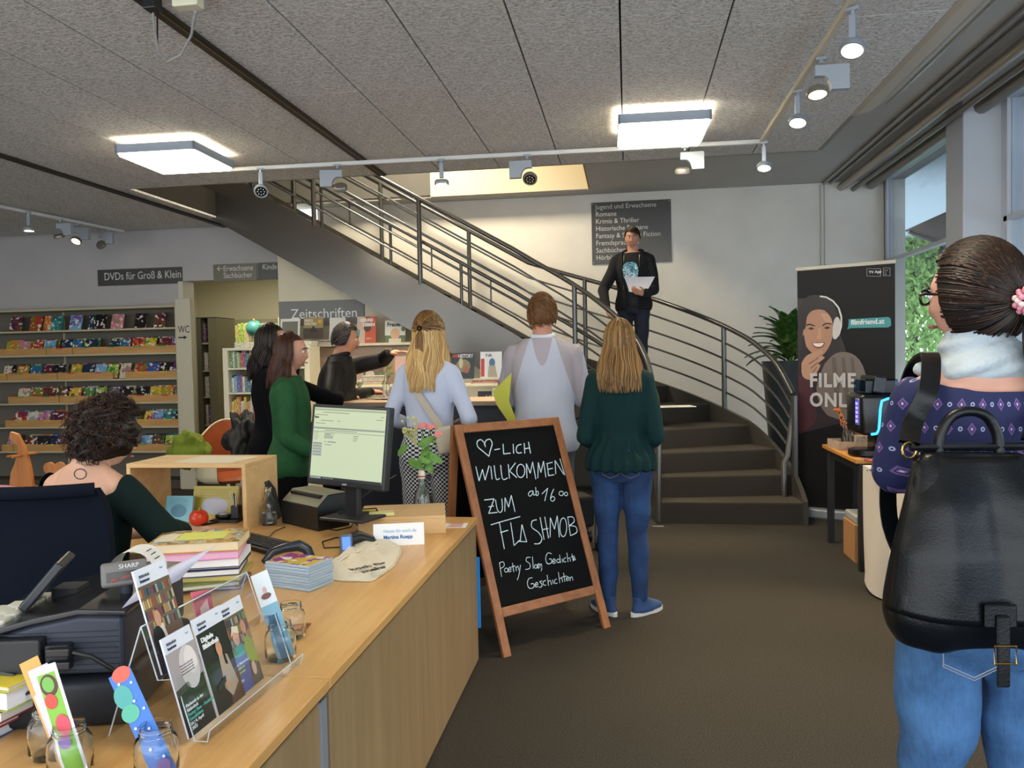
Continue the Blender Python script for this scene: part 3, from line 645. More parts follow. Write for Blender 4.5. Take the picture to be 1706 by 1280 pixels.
magazine('brown landscape magazine with yellow dot under the Zeitschriften sign',504,529,538,564,YM,'9c8c62',[('p',rc(0,0,1,.5),'4a4034'),('e',(.82,.8,.1,.09),'d9a520'),('p',[(.3,.3),(.5,.62),(.75,.3)],'2f2a26'),('t','BERG',.17,.05,.80,'d8d0b8',.002),('t','WELTEN',.15,.05,.65,'d8d0b8',.002)],grp=gm)
magazine('white magazine half hidden behind the pointing man',547,529,575,572,YM,'dcd8cf',[('p',rc(.2,.1,.9,.6),'9a9690')],grp=gm)
magazine('orange red health magazine beside the pointing man',593,527,626,575,YM,'c9502f',[('p',rc(0,0,.42,1),'d8b7a0'),('e',(.55,.62,.2,.16),'5a3325'),('p',rc(0,.3,.15,.55),'4aa0a8'),('t','GESUND',.15,.15,.82,'f4efe8',.003,.8),('t','LEBEN',.15,.3,.66,'f4efe8',.003),('t','Jahr,',.12,.5,.2,'e8d8c8')],grp=gm)
magazine('white Frauen magazine with a smiling blond portrait',640,534,675,572,YM,'e4e2da',[('p',rc(0,0,1,.35),'5b6f45'),('e',(.5,.42,.24,.24),'d9b878'),('e',(.5,.38,.17,.2),'dba98c'),('p',rc(.2,0,.8,.22),'d6c7b8'),('e',(.9,.62,.1,.1),'6b7c3c'),('t','Frauen',.24,.1,.75,'1d1c1a',.002)],grp=gm)
magazine('dark portrait magazine leaning below the pointing arm',604,595,638,634,YM-.15,'5a4a42',[('e',(.3,.6,.17,.2),'b88a70'),('e',(.3,.75,.17,.1),'2a1d16'),('p',[(.05,0),(.15,.4),(.5,.4),(.7,0)],'a99f90')],grp=gm)
magazine('pale pink magazine near the yellow flower',657,594,682,628,YM-.15,'c09c94',[('p',rc(.1,.1,.9,.3),'8d6b6b')],grp=gm)
for k,(a,b,c) in enumerate(((592,636,'b98f52'),(600,640,'c7c2b4'),(520,546,'ded8c8'))):
    z=z2 if k<2 else z1
    A=ay(a,637,YM-.2); B=ay(b,637,YM-.2)
    for q in range(4):
        o=mko('magazine',BOOKME,None,(A.x+.006*q,YM-.21 if k<2 else YM+.0,z+.001+q*.0125),None,hx([c,'c9c4b8','a35b48','d9d3c4'][q])); o.scale=(B.x-A.x,.2,.012)
        if k==1: o.location.z+=.052; o.location.y+=.0
        tag(o,'magazine lying %s in the %s pile on the rack'%(['at the bottom','second','third','on top'][q],['brownish lower','pale upper','left ledge'][k]),'magazine','lying magazines on the rack')
# small white rack in front of the stair side
YR=6.85; xa,xb=ay(742,640,YR).x,ay(836,640,YR).x; zb=ay(790,640,YR).z
t=thing('display_rack','low cream display rack between the blond woman and the white-shirted man','rack',(0,0,0))
G().rbox(xa,xb,YR,YR+.32,zb-.025,zb,.004).build('shelf_board',M_CRM,t); zc=ay(800,706,YR).z
G().rbox(xb-.09,xb,YR+.01,YR+.31,0,zb-.025,.004).build('side_panel',M_CRM,t); G().rbox(xa,xa+.05,YR+.01,YR+.31,0,zb-.025,.004).build('side_panel',M_CRM,t); G().rbox(xa+.05,xb-.09,YR+.01,YR+.31,zc-.03,zc,.004).build('shelf_board',M_CRM,t); G().rbox(xa+.05,xb-.09,YR+.01,YR+.31,.12,.15,.004).build('shelf_board',M_CRM,t)
G().box(xa+.05,xb-.09,YR+.29,YR+.31,.12,zc).build('back_panel',M_CRM,t)
magazine('dark HISTORY magazine with red tag standing on the low rack',752,588,790,631,YR+.12,'2c3a42',[('e',(.5,.5,.33,.25),'8d8468'),('e',(.65,.35,.14,.14),'a86a52'),('e',(.4,.6,.1,.2),'c9c2a0'),('p',rc(.03,.82,.25,.93),'c0392b'),('t','HISTORY',.2,.27,.81,'e8e8e4',.001,.72)])
magazine('white magazine with red bar and blue figure standing on the low rack',799,586,836,632,YR+.12,'dcdfe2',[('p',rc(.03,.1,.2,.75),'c0443c'),('e',(.55,.6,.14,.16),'3d6f9a'),('p',[(.35,.08),(.4,.5),(.7,.5),(.8,.08)],'a9a28f'),('t','P.M.',.14,.25,.82,'5d7486',.001)])
magazine('dark magazine with a large 10 on the lower board of the low rack',795,652,819,692,YR+.06,'35282a',[('p',rc(.1,.1,.9,.5),'7a4a42'),('t','10',.3,.5,.62,'d8d0cc',.002)])
for q in range(3):
    A=ay(785,636,YR+.04); o=mko('book',BOOKME,None,(A.x+.01*q,YR+.03,zb+.001+q*.016),None,hx(['c9a98a','a8604a','d8ccb0'][q])); o.scale=(.24,.08,.015)
    tag(o,'thin book lying %s in the small pile on the low rack'%['lowest','in the middle','on top'][q],'book','lying books on the low rack')
# ================================================================ SERVICE DESK
def pz(px,py,zc): return Vector((0,0,H))+ray(px,py)*zc
DZ=.72; M_BEECH=wood('beech_top','bd8a4c','dbb274','y',5,.28); M_BEECHX=wood('beech_top_cross','b98a50','d9b078','x',5,.28); M_FRONT=wood('grey_oak_front','806848','9f8662','z',3,.45); M_BIR=wood('birch_ply','c79f66','dfbd8a','x',4,.5)
dk=thing('service_desk','large L-shaped beech service desk in the foreground','desk',(0,0,0)); XR=-.735; XL=-1.62
G().rbox(XL,XR,1.815,3.74,DZ-.03,DZ,.003,1).build('desk_top',M_BEECH,dk); G().rbox(XL,XR,.9,1.81,DZ-.03,DZ,.003,1).build('desk_top',M_BEECH,dk); G().rbox(-3.1,XL-.003,3.05,3.74,DZ-.03,DZ,.003,1).build('desk_top',M_BEECHX,dk)
G().box(XL+.05,XR-.02,.95,3.70,DZ-.042,DZ-.03).build('shadow_joint',M_BLACKP,dk)
G().rbox(XR-.035,XR-.008,1.83,3.73,.02,DZ-.042,.003,1).build('front_panel',M_FRONT,dk); G().rbox(XR-.035,XR-.008,.9,1.765,.02,DZ-.042,.003,1).build('front_panel',M_FRONT,dk)
G().box(XR-.032,XR-.004,1.765,1.80,.02,DZ-.042).build('metal_strip',M_ALU,dk)
G().rbox(-3.1,XR-.04,3.68,3.72,.02,DZ-.042,.003,1).build('rear_panel',M_FRONT,dk); G().box(XL+.02,XL+.05,.95,3.0,.02,DZ-.042).build('inner_panel',M_FRONT,dk)
G().box(-3.08,-3.04,3.08,3.68,0,DZ-.03).build('leg',M_FRONT,dk)
G().box(XL+.06,XR-.05,1.0,3.6,.0,.02).build('plinth',M_BLACKP,dk)
b=az(803,1000,.35); t=tag(G().rbox(XR-.03,XR+.003,3.742,3.754,.17,.52,.002,1).build('blue_board',pm('bright_blue','1583d6',.4)),'bright blue board hanging on the far end of the desk','board')
# riser box under the monitor
P0,P1,P2=az(597,895,DZ),az(743,889,DZ),az(531,873,DZ); u=(P1-P0); Lb=u.length; ang=math.atan2(u.y,u.x); v_=(P2-P0); Wb=.30
bx=thing('monitor_riser','birch plywood box raising the monitor','riser',(P0.x,P0.y,DZ),ang); hB=.082
G().rbox(0,Lb,0,Wb,hB-.014,hB,.002,1).build('top_board',M_BIR,bx); G().rbox(0,Lb,0,.014,0,hB-.014,.002,1).build('front_board',M_BIR,bx); G().rbox(0,Lb,Wb-.014,Wb,0,hB-.014,.002,1).build('back_board',M_BIR,bx); G().rbox(Lb-.014,Lb,.014,Wb-.014,0,hB-.014,.002,1).build('end_board',M_BIR,bx)
MB_=Matrix.Translation((P0.x,P0.y,DZ))@Matrix.Rotation(ang,4,'Z')
def onbox(x,y,z=0): return MB_@Vector((x,y,z))
q=onbox(.10,.14); t=thing('docking_station','black docking box inside the monitor riser','device',(q.x,q.y,DZ),ang)
G().rbox(-.09,.08,-.1,.1,0,.035,.004).build('case',M_BLACKP,t); G().rbox(-.085,.06,-.08,.08,.035,.052,.004).build('upper_case',pm('dark_grey_plastic','2f3236',.45),t)
# monitor
ctr=pz(581,744,3.43); ma=R(-20); mo=thing('computer_monitor','black monitor showing a pale green catalogue page','monitor',(ctr.x,ctr.y,DZ+hB),ma)
zc=ctr.z-(DZ+hB); w_,h_=.215,.178; Mt=T(0,0,zc,R(-7),0,0)@T(0,0,0,0,R(1.5),0)
M_BEZ=pm('monitor_bezel','232427',.35)
G().rbox(-w_,w_,-.012,.03,-h_,h_,.006,2,Mt).build('housing',M_BEZ,mo)
scr=thing; g=G(); g.box(-w_+.017,w_-.014,-.0135,-.012,-h_+.026,h_-.014,Mt); sc=g.build('screen',em('screen_page','c9d6b2',.62),mo)
def sr(x0,z0,x1,z1,c,e=.5,nm='screen_line'):
    # unit screen coordinates
    X0,X1=-w_+.017+x0*(2*w_-.031),-w_+.017+x1*(2*w_-.031); Z0,Z1=-h_+.026+z0*(2*h_-.04),-h_+.026+z1*(2*h_-.04)
    G().box(X0,X1,-.0142,-.0135,Z0,Z1,Mt).build(nm,em('scr_'+c,c,e),sc)
sr(0,0,1,.035,'203038',.3,'taskbar'); sr(0,.005,.16,.035,'b9c6c0',.6,'search_field')
for k in range(6): sr(.19+k*.026,.01,.2+k*.026,.026,'c9d8e0',.6,'taskbar_icon')
sr(0,.70,1,.725,'9dac98',.5); sr(0,.655,1,.665,'a8b6a0',.5); sr(0,.96,1,.985,'aab890',.55); sr(.01,.85,.07,.87,'3c4440',.3); sr(.01,.865,.022,.885,'15181a',.2)
for z,x0,x1 in ((.93,.12,.5),(.895,.02,.2),(.815,.1,.28),(.815,.34,.38),(.775,.03,.17),(.68,.17,.62),(.635,.17,.31),(.62,.17,.25),(.52,.17,.20),(.48,.18,.28),(.9,.93,.98),(.86,.88,.97)): sr(x0,z,x1,z+.007,'75826e',.4)
sr(.17,.575,.29,.61,'707a70',.3,'input_frame'); sr(.173,.58,.287,.605,'cfdcc0',.62,'input_field'); sr(.22,.515,.34,.53,'8a9bb0',.5)
for k in range(3): sr(.58,.62-.03*k,.65-.01*k,.627-.03*k,'4c5650',.35)
for k in range(6): sr(.015,.66-.022*k,.09-.008*(k%3),.665-.022*k,'8d9a86',.45)
for k in range(5): sr(.01,.49-.04*k,.14,.50-.04*k,'6f7d80',.45)
sr(.01,.315,.14,.51,'b3bfae',.55,'side_menu')
text('acer',.016,pm('pale_print','b9bcc0',.5),mo,Mt@Vector((-.012,-.0128,-h_+.008)),(PI/2-R(7),0,0))
G().rbox(-.035,.035,.005,.035,.0,zc-.1,.004).rbox(-.04,.04,.02,.05,zc-.14,zc-.04,.004).build('stand_column',M_BEZ,mo); G().rbox(-.12,.12,-.07,.10,0,.012,.005).build('foot',M_BEZ,mo)
q=onbox(.02,.11,hB+.001); t=tag(G().rbox(-.12,.06,-.055,.055,0,.012,.003).build('slim_drive',pm('black_gloss','101113',.2),None,(q.x,q.y,q.z),(0,0,ang+R(10))),'flat black device on the riser beside the monitor foot','device')
q=onbox(.04,.11,hB+.0135); tag(G().box(-.03,.03,-.012,.012,0,.001).build('sticky_note',pm('yellow_note','d8d23c',.7),None,(q.x,q.y,q.z),(0,0,ang)),'small bright yellow note on the flat black device','note')
q=onbox(.10,.05,hB+.001); tag(G().rbox(-.055,.055,-.027,.027,0,.014,.001,1).build('note_pad',pm('pale_yellow_note','dcd690',.7),None,(q.x,q.y,q.z),(0,0,ang+R(5))),'pale yellow note pad on the front edge of the riser','note pad')
q=onbox(-.02,.2,hB+.001); 
def cable(name,label,pts,r=.0028,m=None): return tag(G().tube(pts,r,6).build(name,m or M_BLACKP,smooth=60),label,'cable')
q0=onbox(.16,.17,hB+.16); cable('monitor_cable','black cable looping from the monitor down behind the riser',[q0,onbox(.05,.12,hB+.10),onbox(-.03,.08,hB+.05),onbox(-.035,.05,hB-.02),onbox(.02,.03,.03)])
cable('printer_cable','black cable running on the desk from printer to riser',[az(538,880,DZ+.004),az(560,884,DZ+.004),az(585,878,DZ+.004),az(590,868,DZ+.02)])
cable('scanner_cable','black coiled cable in front of the riser opening',[az(597,897,DZ+.004),az(560,896,DZ+.004),az(537,903,DZ+.004),az(540,913,DZ+.004),az(565,912,DZ+.004),az(585,905,DZ+.004)])
cable('keyboard_cable','thin black cable from keyboard towards the printer',[az(447,896,DZ+.004),az(458,885,DZ+.004),az(475,878,DZ+.004)],.002)
# receipt printer
P0,P1=az(530,886,DZ),az(470,871,DZ); u=P1-P0; pa=math.atan2(-u.y,-u.x)
t=thing('receipt_printer','black cube receipt printer with pale lid','printer',(P1.x,P1.y,DZ),pa); L_=u.length
M90=Matrix(((0,0,1,0),(1,0,0,0),(0,1,0,0),(0,0,0,1)))
G().prism([(0,0),(.17,0),(.17,.155),(.06,.155),(0,.105)],0,L_,M90).build('case',M_BLACKP,t); G().prism([(.004,.108),(.062,.158),(.165,.158),(.165,.16),(.06,.161),(.002,.111)],.006,L_-.006,M90).build('lid',pm('khaki_lid','8c8a74',.45),t)
G().rbox(.03,L_-.03,.03,.06,.135,.15,.003,1,T(0,0,.006)).build('paper_slot',M_BLACKP,t)
# keyboard
P0,P1,P2,P3=az(425,930,DZ),az(517,912,DZ),az(425,893,DZ),az(380,905,DZ); u=(P1-P0); 
ka=math.atan2(-(az(517,914,DZ)-az(425,892,DZ)).y,-(az(517,914,DZ)-az(425,892,DZ)).x)+PI
kc=az(430,908,DZ); t=thing('keyboard','black computer keyboard lying between book stack and printer','keyboard',(kc.x,kc.y,DZ),ka)
G().rbox(-.20,.20,-.075,.075,.002,.018,.004).build('base',M_BLACKP,t)
km=G().rbox(-.0075,.0075,-.0075,.0075,0,.007,.002,1).mesh('key',pm('key_black','2b2c2e',.5)); sp_=G().rbox(-.05,.05,-.0075,.0075,0,.007,.002,1).mesh('space_key',pm('key_black','2b2c2e',.5))
for r_ in range(5):
    for c in range(19):
        if r_==0 and 4<=c<=9: continue
        mko('key',km,t,(-.18+c*.0195,-.05+r_*.021,.018))
mko('space_key',sp_,t,(-.045,-.05,.018))
# dark curved handset
P0=az(440,945,DZ); P1=az(500,945,DZ)
t=thing('hand_scanner','dark blue-grey handheld barcode scanner behind the film stack','scanner',(P0.x,P0.y,DZ),R(12))
G().tube([(0,0,.02),(.02,.04,.045),(.06,.06,.055),(.12,.07,.062),(.15,.07,.05)],[.012,.017,.018,.022,.016],10).build('handle',pm('blue_black_plastic','27303c',.3),t,smooth=60); G().tube([(.12,.07,.06),(.15,.065,.045),(.165,.06,.004)],[.022,.02,.02],10).build('scan_head',pm('blue_black_plastic','27303c',.3),t,smooth=60)
P0=az(578,925,DZ); t=thing('blue_lit_scanner','small scanner with glowing blue window beside the tote bag','scanner',(P0.x,P0.y,DZ),R(25))
G().rbox(-.025,.025,-.01,.03,.0,.085,.008,2,T(0,0,0,R(-25))).build('scan_head',pm('grey_blue_plastic','5c6673',.3),t); G().box(-.016,.016,-.0115,-.01,.02,.07,T(0,0,0,R(-25))).build('window',em('blue_glow','3f6bff',1.6),t)
G().tube([(.0,.03,.05),(.05,.07,.055),(.10,.09,.03),(.11,.095,.0)],[.02,.026,.026,.03],10).build('handle',M_BLACKP,t,smooth=60)
# name card
P0,P1=az(622,911,DZ),az(707,907,DZ); u=P1-P0; ca=math.atan2(u.y,u.x)
t=thing('name_card','white folded card reading Heute für euch da on the desk','card',(P0.x,P0.y,DZ),ca); M_PAP=pm('bright_paper','e9eaec',.6); Wc=u.length; hc=.088
g=G(); g.add([(0,0,0),(Wc,0,0),(Wc,.025,hc),(0,.025,hc)],[(0,1,2,3)]).add([(0,.05,0),(Wc,.05,0),(Wc,.0255,hc),(0,.0255,hc)],[(3,2,1,0)]); g.build('card',M_PAP,t)
al=math.atan2(hc,.025); text('Heute für euch da:',.0185,pm('light_blue_ink','8fb9d6',.6),t,(.042,.0135,.053),(al,0,0)); text('Martina Ruepp',.0205,pm('blue_ink','1f64ad',.6),t,(.042,.0062,.028),(al,0,0),bold=.0005)
# flyer
q=az(760,876,DZ+.001); t=thing('flyer','small white flyer with red print near the desk corner','flyer',(q.x,q.y,q.z),R(5)); G().box(-.055,.05,-.05,.05,0,.001).build('sheet',M_PAP,t)
for k in range(5): G().box(-.04+.012*(k%2),.03,-.035+.018*k,-.028+.018*k,.001,.0016).build('print',pm('brick_red_ink','b5483a',.6),t)
# tote bag
def tote():
    t=thing('tote_bag','folded natural cotton tote bag with black lettering','bag',(0,0,0)); 
    base=[(544,966),(544,950),(553,941),(568,931),(580,919),(592,908),(605,901),(620,901),(645,907),(668,914),(666,926),(656,945),(627,965),(618,970),(573,969)]
    pts=[az(x,y,DZ) for x,y in base]; c=sum(pts,Vector())/len(pts); n=len(pts)
    import itertools
    def B(u,v):
        a=u*2*PI; k=u*n; i=int(k)%n; f=k-int(k); p=pts[i].lerp(pts[(i+1)%n],f)
        r=v; p=c.lerp(p,r); z=.028*(1-r**14)+.006*math.sin(p.x*60+p.y*38)*(1-r**4)+.004*math.sin(p.y*80-p.x*35)*(1-r**4)
        return (p.x,p.y,DZ+.003+max(0,z))
    g=G(); g.grid(B,48,12); g.build('cloth_body',pm('natural_cotton','dcd3bd',.9,bump=.3,bscale=220),t,smooth=180)
    rim=[(*B(i/48,1)[:2],DZ+.004) for i in range(49)]; G().tube(rim,.004,6).build('hem',pm('natural_cotton','dcd3bd',.9),t,smooth=90)
    G().tube([az(556,940,DZ+.03),az(575,928,DZ+.034),az(600,918,DZ+.03),az(628,905,DZ+.03)],.006,6).build('handle',pm('natural_cotton','dcd3bd',.9),t,smooth=60)
    a=R(38); q=az(592,950,DZ+.038); q2=az(606,962,DZ+.034)
    text('hoch für',.042,M_BLACKP,t,az(586,951,DZ+.038),(0,0,R(48)),bold=.0007); text('mehr',.048,M_BLACKP,t,az(606,955,DZ+.038),(0,0,R(52)),bold=.001)
tote()
# stack of films on the desk
P0,P1,P2=az(443,977,DZ),az(525,988,DZ),az(542,965,DZ); a=math.atan2(P1.y-P0.y,P1.x-P0.x)
st2=G().rbox(0,.19,0,.13,0,.0092,.0015,1).mesh('flat_film_case',[pm('clear_blue_case','9fb3c4',.25)])
rn=random.Random(2)
for k in range(9):
    o=mko('film_case',st2,None,(P0.x+rn.uniform(-.002,.002),P0.y-.002+rn.uniform(-.002,.002),DZ+.0005+k*.0096),(0,0,a+R(rn.uniform(-1,1)))); tag(o,'pale blue film case lying %s in the stack on the desk'%('at the bottom' if k==0 else ORD[k]+' from the bottom' if k<8 else 'on top'),'film case','film cases stacked on the desk')
    if k==8: G().box(.004,.186,.004,.126,.0092,.0097).build('cover_print',cover(),o,color=hx('c9b04a'))
# book stack
bs=[('c79a3c','e2d2ae',.30,.21,.034,'patterned yellow-topped thick'),('d98fb6','e6b3cf',.30,.215,.026,'pink'),('e8e6ea','f0efed',.31,.215,.026,'white'),('31394f','d8d4c8',.29,.2,.008,'thin dark blue'),('2b3a68','efece4',.27,.19,.022,'navy and white'),('b8a24a','d8c67c',.27,.19,.02,'yellow'),('7d8a5a','d9d6c6',.26,.185,.016,'olive'),('7a3b5c','cbb9bd',.26,.18,.014,'plum')]
P0=az(352,985,DZ); z=DZ+.0005; rn=random.Random(8); P0=az(400,983,DZ)
for k,(c,pgc,L_,W_,h_2,nm) in enumerate(bs[::-1]):
    a=R(18+rn.uniform(-2.5,2.5)) if k>2 else R(20+rn.uniform(-9,9))
    t=thing('book','%s book, %s of the tall pile of library books'%(nm,'lowest' if k==0 else 'topmost' if k==7 else ORD[k]+' from below'),'book',(P0.x,P0.y,z),a,'library books piled on the desk')
    G().rbox(-L_+.004,-.003,.003,W_-.003,.0025,h_2-.0025,.001,1).build('pages',pm('pages_'+pgc,pgc,.8),t)
    G().rbox(-L_,0,0,W_,0,.0025,.001,1).rbox(-L_,0,0,W_,h_2-.0025,h_2,.001,1).rbox(-L_,0,W_-.004,W_,0,h_2,.001,1).build('binding',pm('binding_'+c,c,.4),t)
    if k==7:
        N=NB('patterned_book_cover'); vo=N.n('TexVoronoi'); vo.inputs['Scale'].default_value=55; N.l(N.obj(),vo.inputs['Vector']); cr2=N.n('ValToRGB'); sp3=N.n('SeparateXYZ'); N.l(vo.outputs['Color'],sp3.inputs[0]); N.l(sp3.outputs[0],cr2.inputs[0]); e=cr2.color_ramp; e.interpolation='CONSTANT'; e.elements[0].color=(*hx('b98a2e'),1); e.elements[1].position=.35; e.elements[1].color=(*hx('5a4526'),1)
        for p_,c_ in ((.55,'d9b83c'),(.75,'c9c9b8'),(.88,'7f9bb0')): x=e.elements.new(p_); x.color=(*hx(c_),1)
        N.col(cr2.outputs[0]); N.b.inputs['Roughness'].default_value=.3
        o=G().box(-L_,0,0,W_,h_2,h_2+.0006).build('cover_print',N.m,t)
        G().box(-L_+.08,-.06,.05,W_-.04,h_2+.0006,h_2+.001).build('title_field',pm('title_lime','c9cf3c',.4),t); G().box(-L_+.01,-L_+.075,.04,W_-.05,h_2+.0006,h_2+.001).build('title_field',pm('title_cream','d9cfb4',.4),t)
    z+=h_2+.0004
# paper sheet standing in front of the register, business card
M_SHEET=pm('lilac_white_paper','cfcfe6',.7)
def sheet(name,label,quad,mat,cat='paper',th=.0008):
    q=[Vector(p) for p in quad]; nrm=(q[1]-q[0]).cross(q[3]-q[0]).normalized()*th
    def f(u,v): p=(q[0].lerp(q[1],u)).lerp(q[3].lerp(q[2],u),v); return p+nrm.normalized()*(.012*math.sin(PI*v))
    g=G().grid(f,6,6); n=len(g.v); g.add([Vector(p)+nrm for p in g.v],[tuple(reversed(f_)) for f_ in g.f]); return tag(g.build(name,mat,smooth=180),label,cat)
sheet('paper_sheet','white sheet of paper leaning on the till behind the brochures',[pz(203,1014,1.68),pz(300,966,1.93),pz(362,909,2.05),pz(262,956,1.92)],M_SHEET)
q=az(500,1047,DZ+.001); t=thing('postcard','small brown card lying behind the twin jars','card',(q.x,q.y,q.z),R(8)); G().box(-.03,.022,-.035,.04,0,.0012).build('card_stock',pm('brown_print','6b3526',.4),t); G().box(-.02,.01,-.015,.025,.0012,.0016).build('print',pm('tan_print','b07a55',.4),t)

# ---------------------------------------------------------------- cash register
cr_=thing('cash_register','big dark grey cash register at the front left of the desk','cash register',(-1.075,1.52,DZ),R(12))
M_REG=pm('register_charcoal','25272c',.45,spec=.3,bump=.04,bscale=200); M_REG2=pm('register_blue_grey','363b46',.5,spec=.3)
# drawer base, body, sloped deck (local: x to the right, y away, origin near right corner)
G().rbox(-.40,0,0,.42,.0,.105,.02,3).build('cash_drawer',M_REG,cr_,smooth=40)
My=Matrix(((1,0,0,0),(0,0,1,0),(0,1,0,0),(0,0,0,1)))
bd=G(); poly=[(-.40,.11),(-.012,.11),(-.012,.235),(-.1,.24),(-.2,.222),(-.40,.165)]
bd.prism(poly,.02,.40,My); o=bd.build('body',M_REG2,cr_); bv=o.modifiers.new('b','BEVEL'); bv.width=.012; bv.segments=3; bv.limit_method='ANGLE'
dp=G().prism([(-.42,.166),(-.2,.224),(-.1,.243),(0,.238),(0,.25),(-.1,.256),(-.2,.238),(-.42,.182)],.01,.42,My); o=dp.build('deck',pm('deck_black_gloss','1c1d20',.22),cr_); bv=o.modifiers.new('b','BEVEL'); bv.width=.004; bv.segments=2
G().prism([(-.30,.0),(-.10,.0),(-.10,.15),(-.30,.15)],.10,.33,T(0,0,.25)).build('lid_plate',M_REG,cr_) if 0 else None
for k in range(18):
    G().box(-.36,-.02,.0185,.02,.12+k*.006,.1215+k*.006).build('rib',M_REG,cr_) if k<16 and k%2==0 else None
for r_ in range(5):
    for c in range(4): G().rbox(-.405+c*.034,-.377+c*.034,.05+r_*.045,.086+r_*.045,.186+c*.0092,.198+c*.0092,.003,1,None).build('key',pm('ivory_key','b9b9ad',.5),cr_)
G().rbox(-.33,-.17,-.012,.03,.12,.20,.004).build('interface_box',pm('interface_black','1e2024',.5),cr_)
G().rbox(-.165,-.115,-.004,.03,.135,.185,.004).build('port_panel',M_REG,cr_)
for k in range(2): G().rbox(-.155+.0*k,-.105,-.02,.0,.165-.028*k,.182-.028*k,.003).build('plug',M_BLACKP,cr_)
G().tube([(-.10,-.012,.172),(-.06,-.02,.165),(-.02,-.01,.13),(.01,.03,.11)],.005,8).tube([(-.13,-.015,.14),(-.16,-.03,.11),(-.2,-.03,.09),(-.22,0,.10)],.004,8).build('cable',M_BLACKP,cr_,smooth=60)
M=T(-.235,.13,.275,R(0),R(-50),R(14))@Matrix.Scale(.85,4); G().rbox(-.075,.075,-.01,.14,-.012,.012,.005,2,M).build('operator_display',pm('display_black','26282b',.35),cr_); G().rbox(-.068,.068,.0,.13,.012,.0135,.001,1,M).build('screen',pm('dark_screen','0f1113',.1),cr_)
G().box(-.25,-.19,.2,.26,.22,.25).build('display_foot',M_REG,cr_)
G().tube([(-.05,.14,.245),(-.05,.14,.30)],.013,12).build('display_stem',M_REG2,cr_,smooth=40)
M=T(-.05,.13,.30,R(-10),0,R(25))@Matrix.Scale(.78,4); G().rbox(-.062,.062,-.02,.03,-.035,.035,.01,3,M).build('customer_display',pm('display_grey','6e6a66',.45),cr_,smooth=40); dd=G().rbox(-.048,.05,-.0212,-.02,-.02,.008,.001,1,M).build('display_window',pm('smoked_window','3b3532',.2),cr_)
for k in range(3): G().ell((-.028+.03*k,-.0216,-.010),.012,.001,.006,12,6,M@T(0,0,0,0,R(-10),0)).build('digit_glow',pm('dull_red_digit','7a3a32',.4),cr_)
text('SHARP',.014,pm('white_print','d9dbdd',.5),cr_,M@Vector((-.015,-.0206,.016)),(PI/2-R(10),0,R(25)))
pr=G(); ar=[(-.14+.055*math.cos(a),.30+.055*math.sin(a)*1.0) for a in [R(x) for x in range(200,-60,-15)]]
pr.add([(x,.20,z) for x,z in ar]+[(x,.28,z) for x,z in ar],[(i,i+1,i+1+len(ar),i+len(ar)) for i in range(len(ar)-1)]); pr.build('receipt_roll',pm('receipt_paper','dcdbd8',.7),cr_,(.075,.0,-.022),smooth=90)
for k in range(7):
    a=R(60-k*14); G().box(-.014,.014,-.0005,.0005,-.001,.001,T(-.065+.056*math.cos(a),.24+.0,.278+.056*math.sin(a),0,0,R(90))).build('receipt_print',M_BLACKP,cr_)
# ---------------------------------------------------------------- acrylic holder with brochures
ho=thing('brochure_holder','clear acrylic stepped brochure holder in the foreground','holder',(0,0,0))
A=az(217,1195,DZ); B=az(350,1240,DZ); C_=az(505,1108,DZ)
rx=(C_-B); Wd=rx.length; hr=math.atan2(rx.y,rx.x)
MH=Matrix.Translation(B)@Matrix.Rotation(hr,4,'Z')   # x along the front, y back
ho.matrix_world=MH
M_ACR=glass('clear_acrylic',(.93,.95,.97),.03,1.49,True)
prof=[(0,.03),(.0,.004),(.035,.004),(.085,.15),(.13,.145),(.175,.30),(.26,.0)]
# front lip, tray, back, step, upper back, rear strut as one bent sheet
def sheetprof(pr,th=.003):
    out=[]; n=len(pr); up=[]
    for i,(a,b) in enumerate(pr):
        p=Vector(pr[max(i-1,0)]); q=Vector(pr[min(i+1,n-1)]); d=(q-p).normalized(); up.append((a-d.y*th,b+d.x*th))
    return list(pr)+up[::-1]
hp=[(0,.028),(.006,.004),(.035,.004),(.075,.13),(.115,.125),(.15,.235),(.235,.0)]
s=sheetprof(hp); Mz=Matrix(((0,0,1,0),(1,0,0,0),(0,1,0,0),(0,0,0,1)))
n=len(hp); g=G()
for i in range(n-1):
    q=[s[i],s[i+1],s[2*n-2-i],s[2*n-1-i]]; g.prism(q,0,Wd,Mz)
g.build('acrylic_sheet',M_ACR,ho)
for q in (0,Wd): G().tube([(q,a_,b_0) for a_,b_0 in hp],.0016,5).build('acrylic_edge',pm('acrylic_edge','c9d2d6',.1),ho)
G().tube([(0,hp[0][0],hp[0][1]),(Wd,hp[0][0],hp[0][1])],.0014,5).build('acrylic_edge',pm('acrylic_edge','c9d2d6',.1),ho)
G().tube([(0,hp[5][0],hp[5][1]),(Wd,hp[5][0],hp[5][1])],.0018,5).build('acrylic_edge',pm('acrylic_edge','c9d2d6',.1),ho)
N=NB('library_picture'); 
